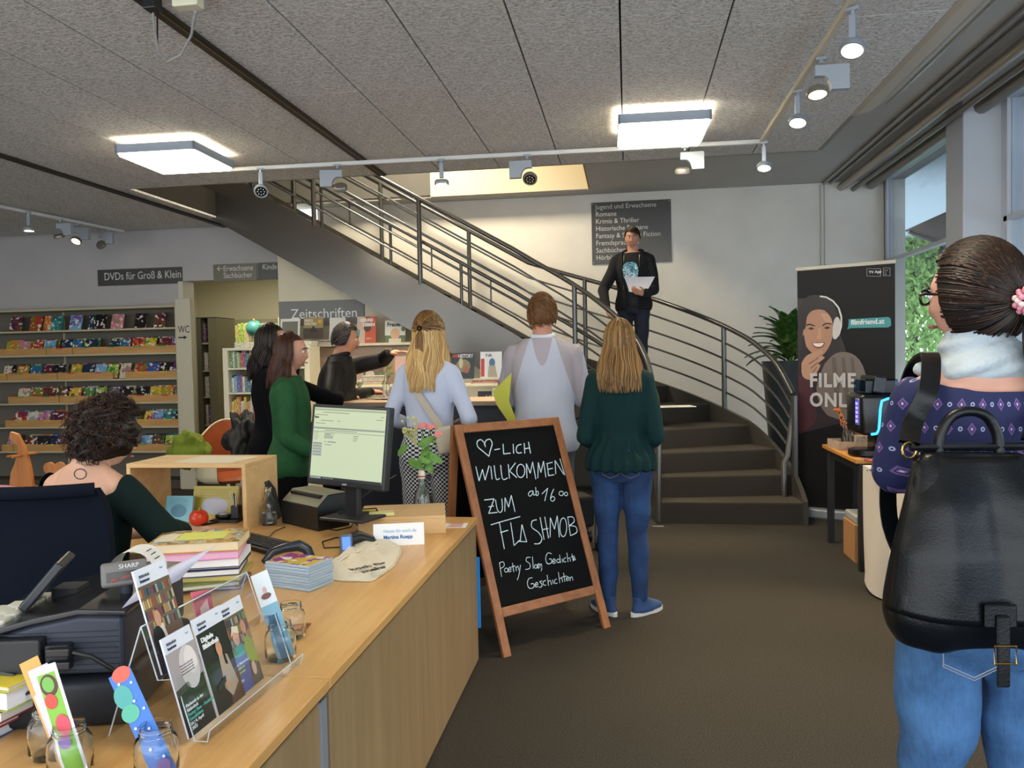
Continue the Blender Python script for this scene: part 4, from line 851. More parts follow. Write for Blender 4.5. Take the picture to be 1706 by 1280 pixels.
def brochure(label,x,y,z,w,h,kind,lean=-17,yaw=0):
    t=thing('brochure',label,'brochure',MH@Vector((x,y,z)),hr+yaw,'library brochures in the acrylic holder',rot=(R(lean),0,hr+yaw))
    G().box(0,w,0,.004,0,h).build('pages',pm('white_pages','dfe3ee',.4),t)
    def p(poly,c,k=1): G().add([(a*w,-.0004*k,b*h) for a,b in poly],[tuple(range(len(poly)))]).build('print',pm('ink_'+c,c,.3),t)
    def e(cx,cz,rx_,rz_,c,k=2): G().add([((cx+rx_*math.cos(2*PI*i/18))*w,-.0004*k,(cz+rz_*math.sin(2*PI*i/18))*h) for i in range(18)],[tuple(range(18))]).build('print',pm('ink_'+c,c,.3),t)
    Tt=lambda s_,sz,a,b,c,bl=0: text(s_,sz*h,pm('ink_'+c,c,.5),t,(a*w,-.0022,b*h),bold=bl)
    Tt('Bibliothek',.036,.1,.915,'5b6370',.0002); Tt('Lustenau',.036,.1,.87,'2a3550',.0004); Tt('Stadt',.022,.76,.93,'7fa9c9')
    if kind==0:
        p(rc(0,0,1,.84),'151417'); p([(0,.42),(1,.5),(1,.84),(0,.84)],'a39a9c',2); e(.62,.62,.32,.22,'cfc6c6',3); e(.7,.68,.2,.14,'e2dada',4); p([(0,.40),(.5,.44),(.45,.5),(0,.47)],'3a3638',3)
        for k,s_ in enumerate(('Flashmob in der','Bibliothek')): Tt(s_,.045,.14,.28-.045*k,'e4e6ea')
        for k,s_ in enumerate(('Poetry Slam – Gedichte','Geschichten')): Tt(s_,.045,.14,.19-.045*k,'58c4b4')
        for k,s_ in enumerate(('Di | 4. April','2023')): Tt(s_,.045,.14,.10-.045*k,'e4e6ea')
        for k in range(4): Tt('Texte von uns für euch',.022,.3,.66-.028*k,'8a8488')
    if kind==1:
        p(rc(0,0,1,.84),'1b1716'); p([(.5,.0),(1,.0),(1,.34),(.72,.30)],'5a3c2c',2); p([(.42,.2),(.5,.56),(.78,.5),(.9,.18),(.6,.08)],'a89684',3); e(.56,.60,.1,.085,'c79274',5); p([(.46,.66),(.58,.73),(.70,.66),(.72,.40),(.64,.42),(.64,.6),(.56,.66)],'1f1512',4); p([(.18,.2),(.5,.26),(.52,.32),(.2,.27)],'2c2f36',6); e(.52,.22,.07,.035,'b98a6c',7); p([(.2,.6),(.38,.6),(.38,.74),(.2,.74)],'2c2320',2)
        Tt('Digitale',.068,.08,.745,'eceef0',.0004); Tt('Bibliothek',.068,.08,.675,'eceef0',.0004)
    if kind in (2,3):
        p(rc(0,.0,1,.84),'6b5a4c')
        rr_=random.Random(kind); cs=['9c4a3a','c7b48c','3f5a6a','7a8a5a','b98a4a','2f3a4a','a8a090','8a3a4a']
        for r_ in range(4):
            for c in range(14): a0=c/14; z0=.40+r_*.11; p([(a0,z0),(a0+.055,z0),(a0+.055,z0+.07+rr_.random()*.025),(a0,z0+.07+rr_.random()*.02)],rr_.choice(cs),2)
        if kind==2:
            e(.3,.5,.1,.08,'c29276',4); p([(.15,.2),(.2,.44),(.42,.44),(.5,.2)],'d8d2cc',3); e(.2,.3,.17,.14,'1d1d20',5); p(rc(0,0,1,.2),'3a2a2c',3); Tt('Bücher',.05,.3,.14,'c9c03c'); Tt('Medien',.05,.3,.08,'d8d4d8')
        else:
            e(.36,.6,.13,.10,'cf9a7e',4); p([(.16,.62),(.3,.73),(.52,.70),(.5,.62),(.3,.66)],'d8cfc0',5); p([(.1,.4),(.2,.5),(.55,.5),(.6,.34)],'3f9a80',3); p([(.0,.0),(.0,.38),(.6,.38),(.5,.0)],'5a5f9a',4); e(.75,.66,.1,.08,'c28a70',4); p([(.55,.3),(.65,.56),(.95,.5),(1,.2)],'a3a83c',4); e(.72,.18,.09,.08,'d8b49c',5)
            Tt('Die Welt ist bunt',.036,.05,.30,'e8e8f0'); Tt('Vielfalt der',.036,.05,.255,'c9cf5a'); Tt('Bibliothek',.036,.05,.21,'c9cf5a'); Tt('2023',.036,.05,.12,'e8e8f0')
    return t
brochure('brochure with the bookshelf photo standing in the upper rear step',.02,.118,.128,.105,.225,2,-16)
brochure('flashmob brochure with grey photo, bent forward at the left of the holder',-.01,.04,.012,.098,.21,0,-16)
brochure('brochure titled Digitale Bibliothek, middle of the lower step',.095,.038,.012,.108,.215,1,-16)
brochure('colourful children brochure at the right of the lower step',.20,.044,.012,.098,.21,3,-16)
t=thing('pink_booklet','pink and red picture booklet standing behind the brochures','booklet',MH@Vector((.17,.122,.128)),hr,rot=(R(-18),R(12),hr)); G().box(0,.075,0,.003,0,.13).build('pages',pm('pink_print','d8687c',.4),t); G().add([(.01,-.0005,.02),(.06,-.0005,.02),(.055,-.0005,.11),(.02,-.0005,.09)],[(0,1,2,3)]).build('print',pm('rose_print','ecc9c4',.4),t); G().add([(.03,-.001,.03),(.05,-.001,.03),(.05,-.001,.06)],[(0,1,2)]).build('print',pm('leaf_print','4f9a6a',.4),t)
# ---------------------------------------------------------------- jars with bookmarks
M_JAR=glass('jar_glass',(.97,.99,.98),0,1.45)
jme=G().lathe([(.0,.002),(.034,.0),(.038,.004),(.040,.012),(.0395,.02),(.0405,.026),(.0395,.032),(.0405,.038),(.0395,.044),(.0405,.05),(.0395,.056),(.039,.066),(.034,.076),(.029,.080),(.0285,.083),(.0305,.085),(.0285,.087),(.0305,.090),(.0285,.093),(.0285,.098),(.0265,.098),(.0262,.082),(.032,.074),(.0365,.064),(.0365,.012),(.033,.004),(.0,.005)],28).mesh('glass_jar',M_JAR,60)
for i,(px,py,lb) in enumerate(((85,1258,'empty-looking glass jar hidden behind the leftmost bookmark jar'),(118,1290,'glass jar holding the red and green bookmarks, front left'),(262,1292,'glass jar holding the blue starry bookmark, front centre'),(468,1098,'glass jar holding the ship bookmark behind the brochures'),(486,1062,'glass jar standing behind the ship bookmark jar'))):
    p=az(px,py,DZ+.0005); tag(mko('glass_jar',jme,None,(p.x,p.y,DZ+.0005),(0,0,i)),lb,'jar','ribbed glass jars with bookmarks')
def strip(name,label,base,top,w,c,prints,th=.0016,side=None):
    b0,t0=Vector(base),Vector(top); up=(t0-b0); L_=up.length; up.normalize(); s=(side or RT).copy(); s=(s-up*s.dot(up)).normalized(); nn=up.cross(s)
    M=Matrix(((s.x,nn.x,up.x,b0.x),(s.y,nn.y,up.y,b0.y),(s.z,nn.z,up.z,b0.z),(0,0,0,1)))
    t=thing(name,label,'bookmark'); t.matrix_world=M
    G().box(-w/2,w/2,0,th,0,L_).build('strip',pm('card_'+c,c,.35),t)
    for k,(kind,a,b,d,e_,c2) in enumerate(prints):
        yk=-.0004*(1+k)
        sg_=-1
        if kind=='e': G().add([((a+d*math.cos(2*PI*i/16))*w,yk,(b+e_*math.sin(2*PI*i/16))*L_) for i in range(16)],[tuple(range(16))]).build('print',pm('ink_'+c2,c2,.35),t)
        else: G().add([(a*w,yk,b*L_),(d*w,yk,b*L_),(d*w,yk,e_*L_),(a*w,yk,e_*L_)],[(0,1,2,3)]).build('print',pm('ink_'+c2,c2,.35),t)
    return t
p=az(118,1290,DZ+.008)
strip('bookmark','white bookmark with red and green fruit shapes, front left jar',p+Vector((.012,.0,0)),pz(72,1110,1.49),.046,'ece9f2',[('r',-.38,.02,.38,.93,'7fb83c'),('e',0,.82,.36,.10,'5a2a2a'),('e',-.02,.83,.25,.07,'6fae48'),('e',-.1,.68,.26,.07,'d8483c'),('e',.1,.45,.3,.1,'dd4f5c'),('e',-.05,.3,.28,.06,'7b4fa0')])
strip('bookmark','orange-topped bookmark leftmost in the front left jar',p+Vector((-.01,.015,0)),pz(47,1100,1.53),.038,'e8a24a',[('r',-.4,.02,.4,.7,'d8c8d0'),('e',0,.85,.2,.05,'c77a20')])
strip('bookmark','plain violet-white bookmark in the middle of the front left jar',p+Vector((.0,.012,0)),pz(62,1112,1.52),.04,'cfcbe6',[])
p=az(262,1292,DZ+.008)
strip('bookmark','blue starry bookmark with a red planet and teal circle',p+Vector((.014,.004,0)),pz(198,1120,1.52),.044,'2f6fc4',[('e',.05,.97,.42,.07,'d8553c'),('e',-.25,.78,.4,.11,'3f9a92'),('e',-.25,.62,.4,.08,'4aa88a')]+[('e',[-.2,.3,.1,.35,-.3,.2,.38,-.1,.3][k],[.9,.86,.7,.6,.48,.42,.3,.25,.15][k],.06,.012,'dfe8ff') for k in range(9)]+[('e',.15,.08,.3,.06,'6a4f9a')])
p=az(468,1098,DZ+.008)
strip('bookmark','pale blue bookmark showing a small ship on water',p+Vector((.012,.01,0)),pz(431,955,2.12),.046,'dfe8ef',[('r',-.5,.0,.5,.62,'7fb4cc'),('r',-.3,.0,.25,.5,'3f6f8f'),('e',.0,.72,.3,.035,'7a4a3a'),('e',.02,.79,.12,.04,'d8b0a8')])
# left-hand pile of books at the picture edge
z=DZ+.0005
for k,(c,pgc,h2,nm,dx) in enumerate((('3a5a8a','dfe3e8',.03,'blue-white',-.02),('a03a3a','d8d0c8',.022,'dark red',.0),('8a2c34','e3dcd4',.024,'crimson',.03),('9fb04a','e0dfe4',.04,'white-paged',.045),('d9c23c','cfcfc4',.012,'yellow banana-print',.05))):
    q=az(-18,1235,DZ); t=thing('book','%s book, %s in the pile at the lower left picture edge'%(nm,['bottom','second','third','fourth','topmost'][k]),'book',(q.x+dx-.2,q.y+.0,z),R(-8),'books piled at the lower left edge')
    G().rbox(.004,.226,.004,.15,.002,h2-.002,.001,1).build('pages',pm('pages_'+pgc,pgc,.8),t); G().rbox(0,.23,0,.155,0,.002,.0008,1).rbox(0,.23,0,.155,h2-.002,h2,.0008,1).build('binding',pm('binding_'+c,c,.35),t)
    if k==4:
        for j in range(4): G().tube([(.10+.03*j,.03+.03*j,h2+.001),(.14+.02*j,.05+.03*j,h2+.002),(.19,.05+.028*j,h2+.001)],[.003,.008,.003],6).build('print',pm('banana_print' if j%2 else 'dark_print','d9b92c' if j%2 else '3a3a2c',.4),t)
    z+=h2+.0004
# ---------------------------------------------------------------- open shelf box on the rear desk and what stands around it
Pn,Pf=az(412,884,DZ),az(455,862,DZ); hb=.31; xl=az(205,774,DZ+.31).x
t=thing('desk_shelf','open birch shelf box standing on the rear desk','shelf',(0,0,0)); xr=Pn.x+.0; y0=Pn.y; y1=3.72
G().rbox(xr-.02,xr,y0,y1,DZ,DZ+hb-.02,.002,1).build('side_board',M_BIR,t); G().rbox(xl,xl+.02,y0,y1,DZ,DZ+hb-.02,.002,1).build('side_board',M_BIR,t); G().rbox(xl,xr,y0,y1,DZ+hb-.02,DZ+hb,.002,1).build('top_board',M_BIR,t)
pass 
q=az(385,765,DZ+hb); tag(G().box(-.16,.15,-.12,.12,0,.001).build('paper_sheet',pm('cream_sheet','ddd3bd',.7),None,(xr-.22,y0+.15,DZ+hb+.0006),(0,0,R(-6))),'cream paper sheet lying on top of the desk shelf box','paper')
def standbook(name,label,px0,py0,px1,py1,Y,c,c2,extra=None,tilt=-14):
    a=ay(px0,py0,Y); b=ay(px1,py1,Y); w2,h2=b.x-a.x,a.z-DZ-.001; t=thing(name,label,'book',(a.x,Y,DZ+.001),0,rot=(R(tilt),0,0)); h2/=math.cos(R(tilt))
    G().rbox(.002,w2-.002,.002,.018,.002,h2-.002,.001,1).build('pages',pm('pages_d8cdb0','d8cdb0',.8),t); G().rbox(0,w2,0,.002,0,h2,.001,1).rbox(0,w2,.018,.02,0,h2,.001,1).build('binding',pm('binding_'+c,c,.35),t)
    G().add([((.5+.3*math.cos(2*PI*i/20))*w2,-.0005,(.42+.25*math.sin(2*PI*i/20))*h2) for i in range(20)],[tuple(range(20))]).build('print',pm('ink_'+c2,c2,.35),t)
    for k in range(7): G().box(w2*.15,w2*(.85-.04*(k%3)),-.0009,-.0004,h2*(.62+.045*k),h2*(.635+.045*k)).build('print_line',pm('ink_line_'+c,tuple(x*.6 for x in hx(c)),.4),t)
    return t
standbook('book','yellow-green book facing the clerk inside the desk shelf',316,812,393,862,3.60,'bfae3a','b9bcc4')
standbook('book','light blue book half hidden by the clerk\'s arm in the desk shelf',272,828,318,862,3.55,'6fb4c4','3f7a96')
standbook('book','lilac book at the right inside the desk shelf',393,803,411,862,3.66,'a99aa8','c4b8c8')
q=az(380,868,DZ); t=thing('pen_holder','black desk organiser with pens in the desk shelf','organiser',(q.x,q.y,DZ+.001),0)
G().rbox(-.07,.07,-.05,.05,0,.012,.003).build('tray',M_BLACKP,t); G().rbox(.02,.06,-.01,.03,.012,.075,.003).build('cup',M_BLACKP,t); G().ell((-.02,-.01,.025),.04,.028,.015).build('tape_roll',M_BLACKP,t,smooth=60); G().ell((-.02,-.012,.034),.03,.02,.01).build('dial',pm('silver_plastic','a7adb5',.3),t,smooth=60)
for k,(a,b) in enumerate(((-.03,.05),(.0,.06),(.02,.03))): G().tube([(.04,.01,.03),(.04+a,.01-.02*k,.12+b*.3)],.0035,6).build('pen',pm('pen_%d'%k,['c9c9c9','2b2b2b','dcdcdc'][k],.3),t)
q=az(356,872,DZ); tag(G().rbox(-.035,.035,-.06,.06,0,.008,.004).build('smartphone',pm('phone_black','0e0f11',.12),None,(q.x-.02,q.y,DZ+.0005),(0,0,R(-30))),'black smartphone lying by the apple','phone')
q=az(326,877,DZ); t=thing('apple','red orange apple on the desk beside the seated woman','apple',(q.x,q.y+.03,DZ))
g=G(); 
def ap(u,v):
    a=u*2*PI; b=v*PI; r=.042*(1-.0*b); rr2=.045*math.sin(b)**.8*(1+.06*math.cos(b)); z=.036-.040*math.cos(b)-(.010*math.exp(-(math.sin(b)/.3)**2)*(1 if b>PI/2 else -1)); return (rr2*math.cos(a),rr2*math.sin(a),z)
g.grid(ap,20,14); g.build('fruit',pm('apple_red','cf3f22',.3,var=.35,scale=22),t,smooth=180); G().tube([(0,0,.062),(.004,.002,.085)],.003,6).build('stem',pm('stem_green','8f9a3c',.6),t)
# carafe with water and a glass
q=az(441,878,DZ); t=thing('water_carafe','clear glass water bottle standing beside the desk shelf','bottle',(q.x,q.y+.05,DZ+.0005))
G().lathe([(.0,.003),(.034,.0),(.037,.006),(.037,.085),(.033,.11),(.018,.135),(.014,.15),(.014,.17),(.017,.172),(.017,.178),(.014,.18),(.012,.18),(.0115,.15),(.016,.134),(.031,.109),(.035,.085),(.035,.008),(0,.006)],24).build('glass_body',M_JAR,t,smooth=60); G().lathe([(0,.0066),(.0345,.0085),(.0345,.058),(0,.058)],24).build('water',glass('water',(.9,.96,.98),0,1.33),t,smooth=60)
t=tag(mko('drinking_glass',G().lathe([(0,.002),(.028,0),(.036,.15),(.0345,.15),(.027,.006),(0,.006)],24).mesh('drinking_glass',M_JAR,60),None,(q.x-.075,q.y+.13,DZ+.0005)),'tall empty drinking glass behind the water bottle','glass')
t=tag(G().rbox(-.005,.005,-.06,.06,0,.2,.002,1).build('dark_folder',pm('dark_green_folder','232b28',.5),None,(xr+.035,y1-.08,DZ+.001),(0,R(-12),R(10))),'dark green folder leaning behind the desk shelf side','folder')
q=az(470,848,DZ); 
# vase bottle with roses
q=onbox(.37,Wb+.06); t=thing('flower_bottle','clear swing-top bottle with pink roses behind the monitor riser','vase',(q.x,3.70,DZ+.0005)); 
q2=pz(690,840,3.65); t.location=(q2.x,3.665,DZ+.0005)
G().lathe([(0,.003),(.036,0),(.042,.01),(.042,.09),(.034,.13),(.02,.16),(.014,.19),(.0135,.22),(.0115,.22),(.012,.19),(.018,.16),(.032,.13),(.04,.09),(.04,.01),(0,.007)],24).build('glass_body',M_JAR,t,smooth=60)
G().lathe([(.0165,.2),(.017,.205),(.017,.235),(.012,.24),(.008,.24)],16).build('collar',pm('white_porcelain','e4dcd2',.3),t,smooth=40); G().lathe([(.0172,.208),(.0172,.215)],16).build('red_ring',pm('red_rubber','b8453a',.5),t)
G().lathe([(0,.0075),(.0395,.011),(.0395,.06),(0,.06)],20).build('water',glass('water',(.9,.96,.98),0,1.33),t,smooth=60)
M_STEM=pm('leaf_green','5f8f3a',.5,var=.25,scale=40)
tips=[(.012,0,.455),(.055,.0,.45),(.09,-.01,.415)]
def rose(g,c,r,seed):
    rr_=random.Random(seed)
    for k in range(16):
        a=k*2.4; rad=r*(.15+.85*k/16); ph=R(20+55*k/16)
        M=Matrix.Translation(c)@Euler((0,0,a)).to_matrix().to_4x4()@T(rad*.5,0,0,0,ph,0)
        g.ell((0,0,rad*.15),rad*.55,rad*.6,r*.12,8,5,M)
for k,c in enumerate(tips):
    G().tube([(.0,.0,.03),(.0+.002*k,.0,.2),(c[0]*.5,c[1],.33),c],.0028,6).build('stem',M_STEM,t,smooth=60)
    g=G(); rose(g,c,.034 if k<2 else .028,k); g.build('rose_bloom',pm('salmon_rose','e08a84',.6,var=.15,scale=30),t,smooth=60)
g=G()
for (x,y,z,a,s) in ((.03,-.01,.38,.5,.05),(.06,0,.30,-.4,.055),(-.03,.0,.27,2.6,.05),(.02,.0,.33,1.0,.04),(-.055,.01,.42,2.2,.035),(.02,-.02,.29,-.2,.04),(.04,0,.26,-1.2,.045),(-.09,0,.34,4.0,.04)):
    M=T(x,y,z,R(70),0,0)@T(0,0,0,0,0,a); g.add([M@Vector(p) for p in ((-s,0,0),(-s*.3,s*.42,.004),(s*.5,s*.35,.0),(s,0,-.006),(s*.5,-s*.35,0),(-s*.3,-s*.42,.004))],[(0,1,2,3,4,5)])
g.build('leaves',M_STEM,t)
g=G(); rr_=random.Random(4)
for k in range(26):
    p=Vector((-.055+rr_.uniform(-.035,.04),rr_.uniform(-.02,.02),.455+rr_.uniform(-.05,.045))); g.ell(p,.008,.008,.007,6,5); g.tube([(-.02,0,.36),p],.0009,4)
g.build('filler_blossoms',pm('cream_blossom','c9c98f',.7),t)
# ---------------------------------------------------------------- office chair
t=thing('office_chair','navy mesh office chair at the left, seen from behind','chair',(-1.93,2.28,0),R(9)); M_NAVY=pm('navy_mesh_fabric','0d1420',.9,spec=.12,var=.15,scale=300,bump=.4,bscale=500)
def cb(u,v):
    w2=.235-.055*abs(math.sin(PI*min(1,v*1.0)*.9))*(1-v)*1.2+.0; w2=np.interp(v,[0,.25,.5,.8,1],[.20,.24,.27,.255,.225]); x=(u-.5)*2*w2
    z=.50+.60*v; y=-.05-.03*math.sin(PI*v)+.06*(abs(u-.5)*2)**2-.05*(v>.93)*(v-.93)*10; return (x,y,z)
g=G().grid(cb,16,20); n=len(g.v); nv=[(x,y+.035,z) for x,y,z in g.v]; g.add(nv,[tuple(reversed(f)) for f in g.f])
W1=17; H1=21
for j in range(H1-1):
    for e_ in (0,W1-1): a=j*W1+e_; g.f.append((a,a+W1,a+W1+n,a+n)); g.mi.append(0)
for i in range(W1-1):
    for e_ in (0,(H1-1)*W1): a=i+e_; g.f.append((a,a+1,a+1+n,a+n)); g.mi.append(0)
g.build('backrest',M_NAVY,t,smooth=50)
G().tube([(*cb(u/16,1)[:2],cb(u/16,1)[2]) for u in range(17)],.022,8).build('top_rail',M_NAVY,t,smooth=60)
G().rbox(-.24,.24,-.0,.46,.42,.50,.03,3).build('seat',M_NAVY,t,smooth=50); G().tube([(0,.22,.42),(0,.22,.12)],.03,12).build('gas_lift',M_BLACKP,t); G().tube([(0,.2,.44),(0,-.05,.5),(0,-.06,.7)],.025,8).build('back_bracket',M_BLACKP,t,smooth=60)
for k in range(5):
    a=k*2*PI/5; G().tube([(0,.22,.13),(.3*math.cos(a),.22+.3*math.sin(a),.075)],[.03,.018],8).build('foot_arm',M_BLACKP,t,smooth=60); G().lathe([(0,-.012),(.028,-.012),(.03,0),(.028,.012),(0,.012)],14,M=T(.3*math.cos(a),.22+.3*math.sin(a),.032,R(90),0,a)).build('castor',M_BLACKP,t)
# shelf with green cloth left of the chair
q=pz(-5,905,2.9); t=thing('side_cupboard','low cupboard with light blue shelves at the left edge','cupboard',(-2.95,2.62,0)); 
G().rbox(-.4,.27,0,.4,.66,.69,.003).build('top_board',M_BIR,t); G().rbox(-.4,.25,.02,.38,.30,.32,.003).build('shelf_board',pm('pale_blue_board','a9c9dc',.4),t); G().rbox(-.4,.25,.0,.38,.02,.30,.003).build('drawer_front',pm('pale_blue_board','a9c9dc',.4),t); G().rbox(.24,.26,.0,.4,.0,.66,.003).build('side_board',M_BIR,t); G().rbox(-.4,.24,.38,.4,0,.66,.003).build('back_board',pm('brown_back','4b3a2c',.7),t)
g=G().ell((0,0,.05),.13,.1,.07,20,12); o=g.build('green_cloth',pm('green_knit','4f9a3c',.95,var=.3,scale=40,bump=.6,bscale=80),None,(-2.86,2.75,.322),smooth=60); tag(o,'crumpled green knitted cloth in the side cupboard','cloth')
t=tag(G().ell((0,0,.0),.16,.12,.11,24,14).build('pink_bag',pm('pink_patterned_cloth','c98aa0',.9,var=.4,scale=30,bump=.5,bscale=40),None,(-2.95,3.3,DZ+.11),smooth=60),'pink patterned soft bag at the left picture edge','bag')
# ================================================================ CHALKBOARD
FL,FR_=Vector((-.629,3.804,0)),Vector((-.111,4.302,0)); dv=(FR_-FL).normalized(); WB=(FR_-FL).length; nb=Vector((-dv.y,dv.x,0)); LEAN=math.atan2(.425,1.14); HB=1.217
upv=(nb*math.sin(LEAN)+Vector((0,0,math.cos(LEAN)))); nf=dv.cross(upv)   # nf points to the viewer side
MF=Matrix(((dv.x,-nf.x,upv.x,FL.x),(dv.y,-nf.y,upv.y,FL.y),(dv.z,-nf.z,upv.z,FL.z),(0,0,0,1)))
bd_=thing('chalkboard','wooden A-frame chalkboard with handwritten welcome in white chalk','chalkboard'); bd_.matrix_world=Matrix.Translation(FL); 
MI=Matrix.Translation(-FL)@MF
M_OAK=wood('reddish_oak','7d4a2b','b0764a','z',6,.5); M_OAKX=wood('reddish_oak_cross','7d4a2b','b0764a','x',6,.5); M_CHK=pm('blackboard_paint','0b0b0c',.8,spec=.15,var=.25,scale=3)
fw=.048
def board_side(M,HB=HB):
    for x in (0,WB-fw): G().rbox(x,x+fw,0,.022,0,HB,.004,2,M).build('leg',M_OAK,bd_)
    G().rbox(fw,WB-fw,0,.022,HB-fw,HB,.003,1,M).build('cross_rail',M_OAKX,bd_); G().rbox(fw,WB-fw,0,.022,.19,.19+fw,.003,1,M).build('cross_rail',M_OAKX,bd_)
    G().box(fw-.003,WB-fw+.003,.009,.015,.19+fw-.003,HB-fw+.003,M).build('writing_panel',M_CHK,bd_)
board_side(MI)
# rear half, leaning the other way
top_=MI@Vector((0,.024,HB)); upb=(-nb*math.sin(LEAN)*-1*-1+Vector((0,0,math.cos(LEAN))))
LB=R(7); upb=Vector((-nb.x*math.sin(LB),-nb.y*math.sin(LB),math.cos(LB))); base=top_-upb*(top_.z/upb.z); nfb=dv.cross(upb)
MR=Matrix(((dv.x,-nfb.x,upb.x,base.x),(dv.y,-nfb.y,upb.y,base.y),(dv.z,-nfb.z,upb.z,base.z),(0,0,0,1)))
board_side(MR,top_.z/upb.z)
for x in (.01,WB-.01):
    a=MI@Vector((x,.02,.62)); b_2=MR@Vector((x,0,.62)); G().tube([a,(a+b_2)/2+Vector((0,0,.012)),b_2],.006,6).build('brace',M_BLACKP,bd_)
def onb(X,Y):
    px,py=700+X/2.977,680+Y/2.977; d=ray(px,py); o=Vector((0,0,H)); t=(FL-o).dot(nf)/d.dot(nf); p=o+d*t-FL; return (p.dot(dv),p.dot(upv))
def smooth(pts,k=4):
    P=[Vector((*p,0)) for p in pts]; out=[]
    if len(P)<3: return P
    for i in range(len(P)-1):
        a=P[max(i-1,0)]; b=P[i]; c=P[i+1]; d=P[min(i+2,len(P)-1)]
        for j in range(k):
            t=j/k; out.append(.5*((2*b)+(c-a)*t+(2*a-5*b+4*c-d)*t*t+(3*b-a-3*c+d)*t**3))
    return out+[P[-1]]
def ring(cx,cy,rx,ry): return [(cx+rx*math.sin(2*PI*i/10),cy-ry*math.cos(2*PI*i/10)) for i in range(11)]
def e_(x,y,s=1): return [(x-7*s,y+2*s),(x+6*s,y-3*s),(x,y-12*s),(x-8*s,y),(x-4*s,y+11*s),(x+8*s,y+6*s)]
L1=[[(345,238),(318,215),(290,190),(287,165),(305,155),(322,172),(328,192)],[(322,182),(330,160),(350,153),(361,175),(352,208),(345,238)],[(372,206),(400,200)],
[(415,176),(418,226)],[(418,226),(452,222)],[(465,176),(468,224)],[(506,178),(488,184),(480,203),(488,221),(508,219)],[(520,172),(523,224)],[(523,200),(548,196)],[(541,166),(552,224)]]
L2=[[(280,288),(296,360)],[(296,360),(313,303)],[(313,303),(326,356)],[(326,356),(346,284)],[(354,288),(361,352)],[(371,283),(381,350),(399,347)],[(403,281),(413,350),(438,345)],[(441,277),(447,348)],[(477,270),(447,310)],[(447,310),(484,344)],ring(503,310,20,33),
[(534,346),(531,274)],[(531,274),(550,322)],[(550,322),(562,266)],[(562,266),(578,352)],[(588,346),(590,268)],[(590,268),(603,318)],[(603,318),(616,262)],[(616,262),(628,342)],[(634,274),(641,334)],[(630,275),(661,267)],[(637,303),(662,297)],[(641,334),(669,329)],[(677,326),(673,258)],[(673,258),(717,328)],[(722,332),(697,249)]]
L3=[[(562,409),(548,413),(541,427),(549,436),(561,424),(564,410),(567,430),(578,427)],[(577,391),(581,432),(591,425),(588,412),(579,415)],[(608,425),(637,396)],[(637,396),(622,460)],[(667,400),(655,428),(651,452),(663,461),(673,447),(662,437),(652,446)],ring(704,422,11,11),ring(728,425,8,9)]
L4=[[(321,455),(371,449)],[(371,449),(344,521)],[(344,521),(387,516)],[(343,489),(369,484)],[(378,453),(386,500),(400,517),(412,500),(409,448)],[(424,512),(425,443)],[(425,443),(443,490)],[(443,490),(456,431)],[(456,431),(475,514)]]
L5=[[(355,578),(430,556),(500,537)],[(397,568),(422,698)],[(401,617),(441,605)],[(453,566),(470,681)],[(470,681),(497,655)],[(500,662),(509,577)],[(509,577),(533,664)],[(490,660),(530,662)],[(582,553),(560,560),(558,590),(590,615),(608,645),(597,670),(570,672)],[(599,541),(619,652)],[(612,602),(640,596)],[(622,538),(641,645)],[(649,640),(650,543)],[(650,543),(671,600)],[(671,600),(684,533)],[(684,533),(695,640)],ring(714,590,17,47),[(736,538),(750,632)],[(736,540),(762,540),(768,562),(745,582)],[(745,582),(776,588),(781,615),(750,632)]]
L6=[[(397,765),(408,836)],[(397,768),(416,762),(421,782),(402,796)],ring(431,803,9,10),e_(449,801),[(462,768),(469,812)],[(455,788),(476,782)],[(478,786),(482,808)],[(479,793),(489,782)],[(489,782),(494,804)],[(502,778),(494,828),(486,852)],[(551,740),(534,741),(530,757),(548,772),(548,794),(526,800)],[(561,736),(566,796)],ring(578,785,7,9),[(585,775),(588,795)],[(592,795),(590,773),(597,775),(599,792)],[(599,780),(605,772),(608,790)],[(609,792),(604,808)],
[(656,722),(638,718),(627,742),(634,770),(654,768),(656,749),(644,749)],e_(669,759),ring(690,757,8,9),[(696,727),(700,768)],[(708,746),(711,765)],[(727,741),(717,748),(718,762),(729,761)],[(732,717),(738,763)],[(736,748),(746,742),(750,760)],[(757,722),(764,760)],[(752,739),(770,733)],e_(769,747,.6),[(775,751),(777,753)]]
L7=[[(561,841),(543,846),(536,870),(546,893),(567,889),(567,871),(553,872)],e_(582,876),[(609,857),(598,861),(608,873),(606,886),(593,889)],[(627,854),(615,861),(616,876),(629,878)],[(634,827),(641,881)],[(638,862),(650,855),(656,876)],[(661,851),(665,872)],[(682,847),(671,854),(673,869),(685,868)],[(690,813),(697,868)],[(695,848),(706,841),(711,863)],[(716,817),(722,861)],[(708,838),(731,832)],e_(736,846,.9),[(746,838),(750,857)],[(748,846),(757,836),(763,854)]]
M_CHALK=pm('white_chalk','d6e8ee',.8)
for nm,LL,r_ in (('chalk_line',L1,.0032),('chalk_line',L2,.003),('chalk_line',L3,.0024),('chalk_line',L4,.0028),('chalk_line',L5,.0028),('chalk_line',L6,.0021),('chalk_line',L7,.0021)):
    g=G()
    for s_ in LL:
        q=smooth([onb(*p) for p in s_]); g.tube([(p.x,0,p.y) for p in q],r_,6)
    M=MI@T(0,.0085,0)@Matrix.Diagonal((1,.25,1,1))
    g.v=[tuple(M@Vector(v)) for v in g.v]; g.build(nm,M_CHALK,bd_)

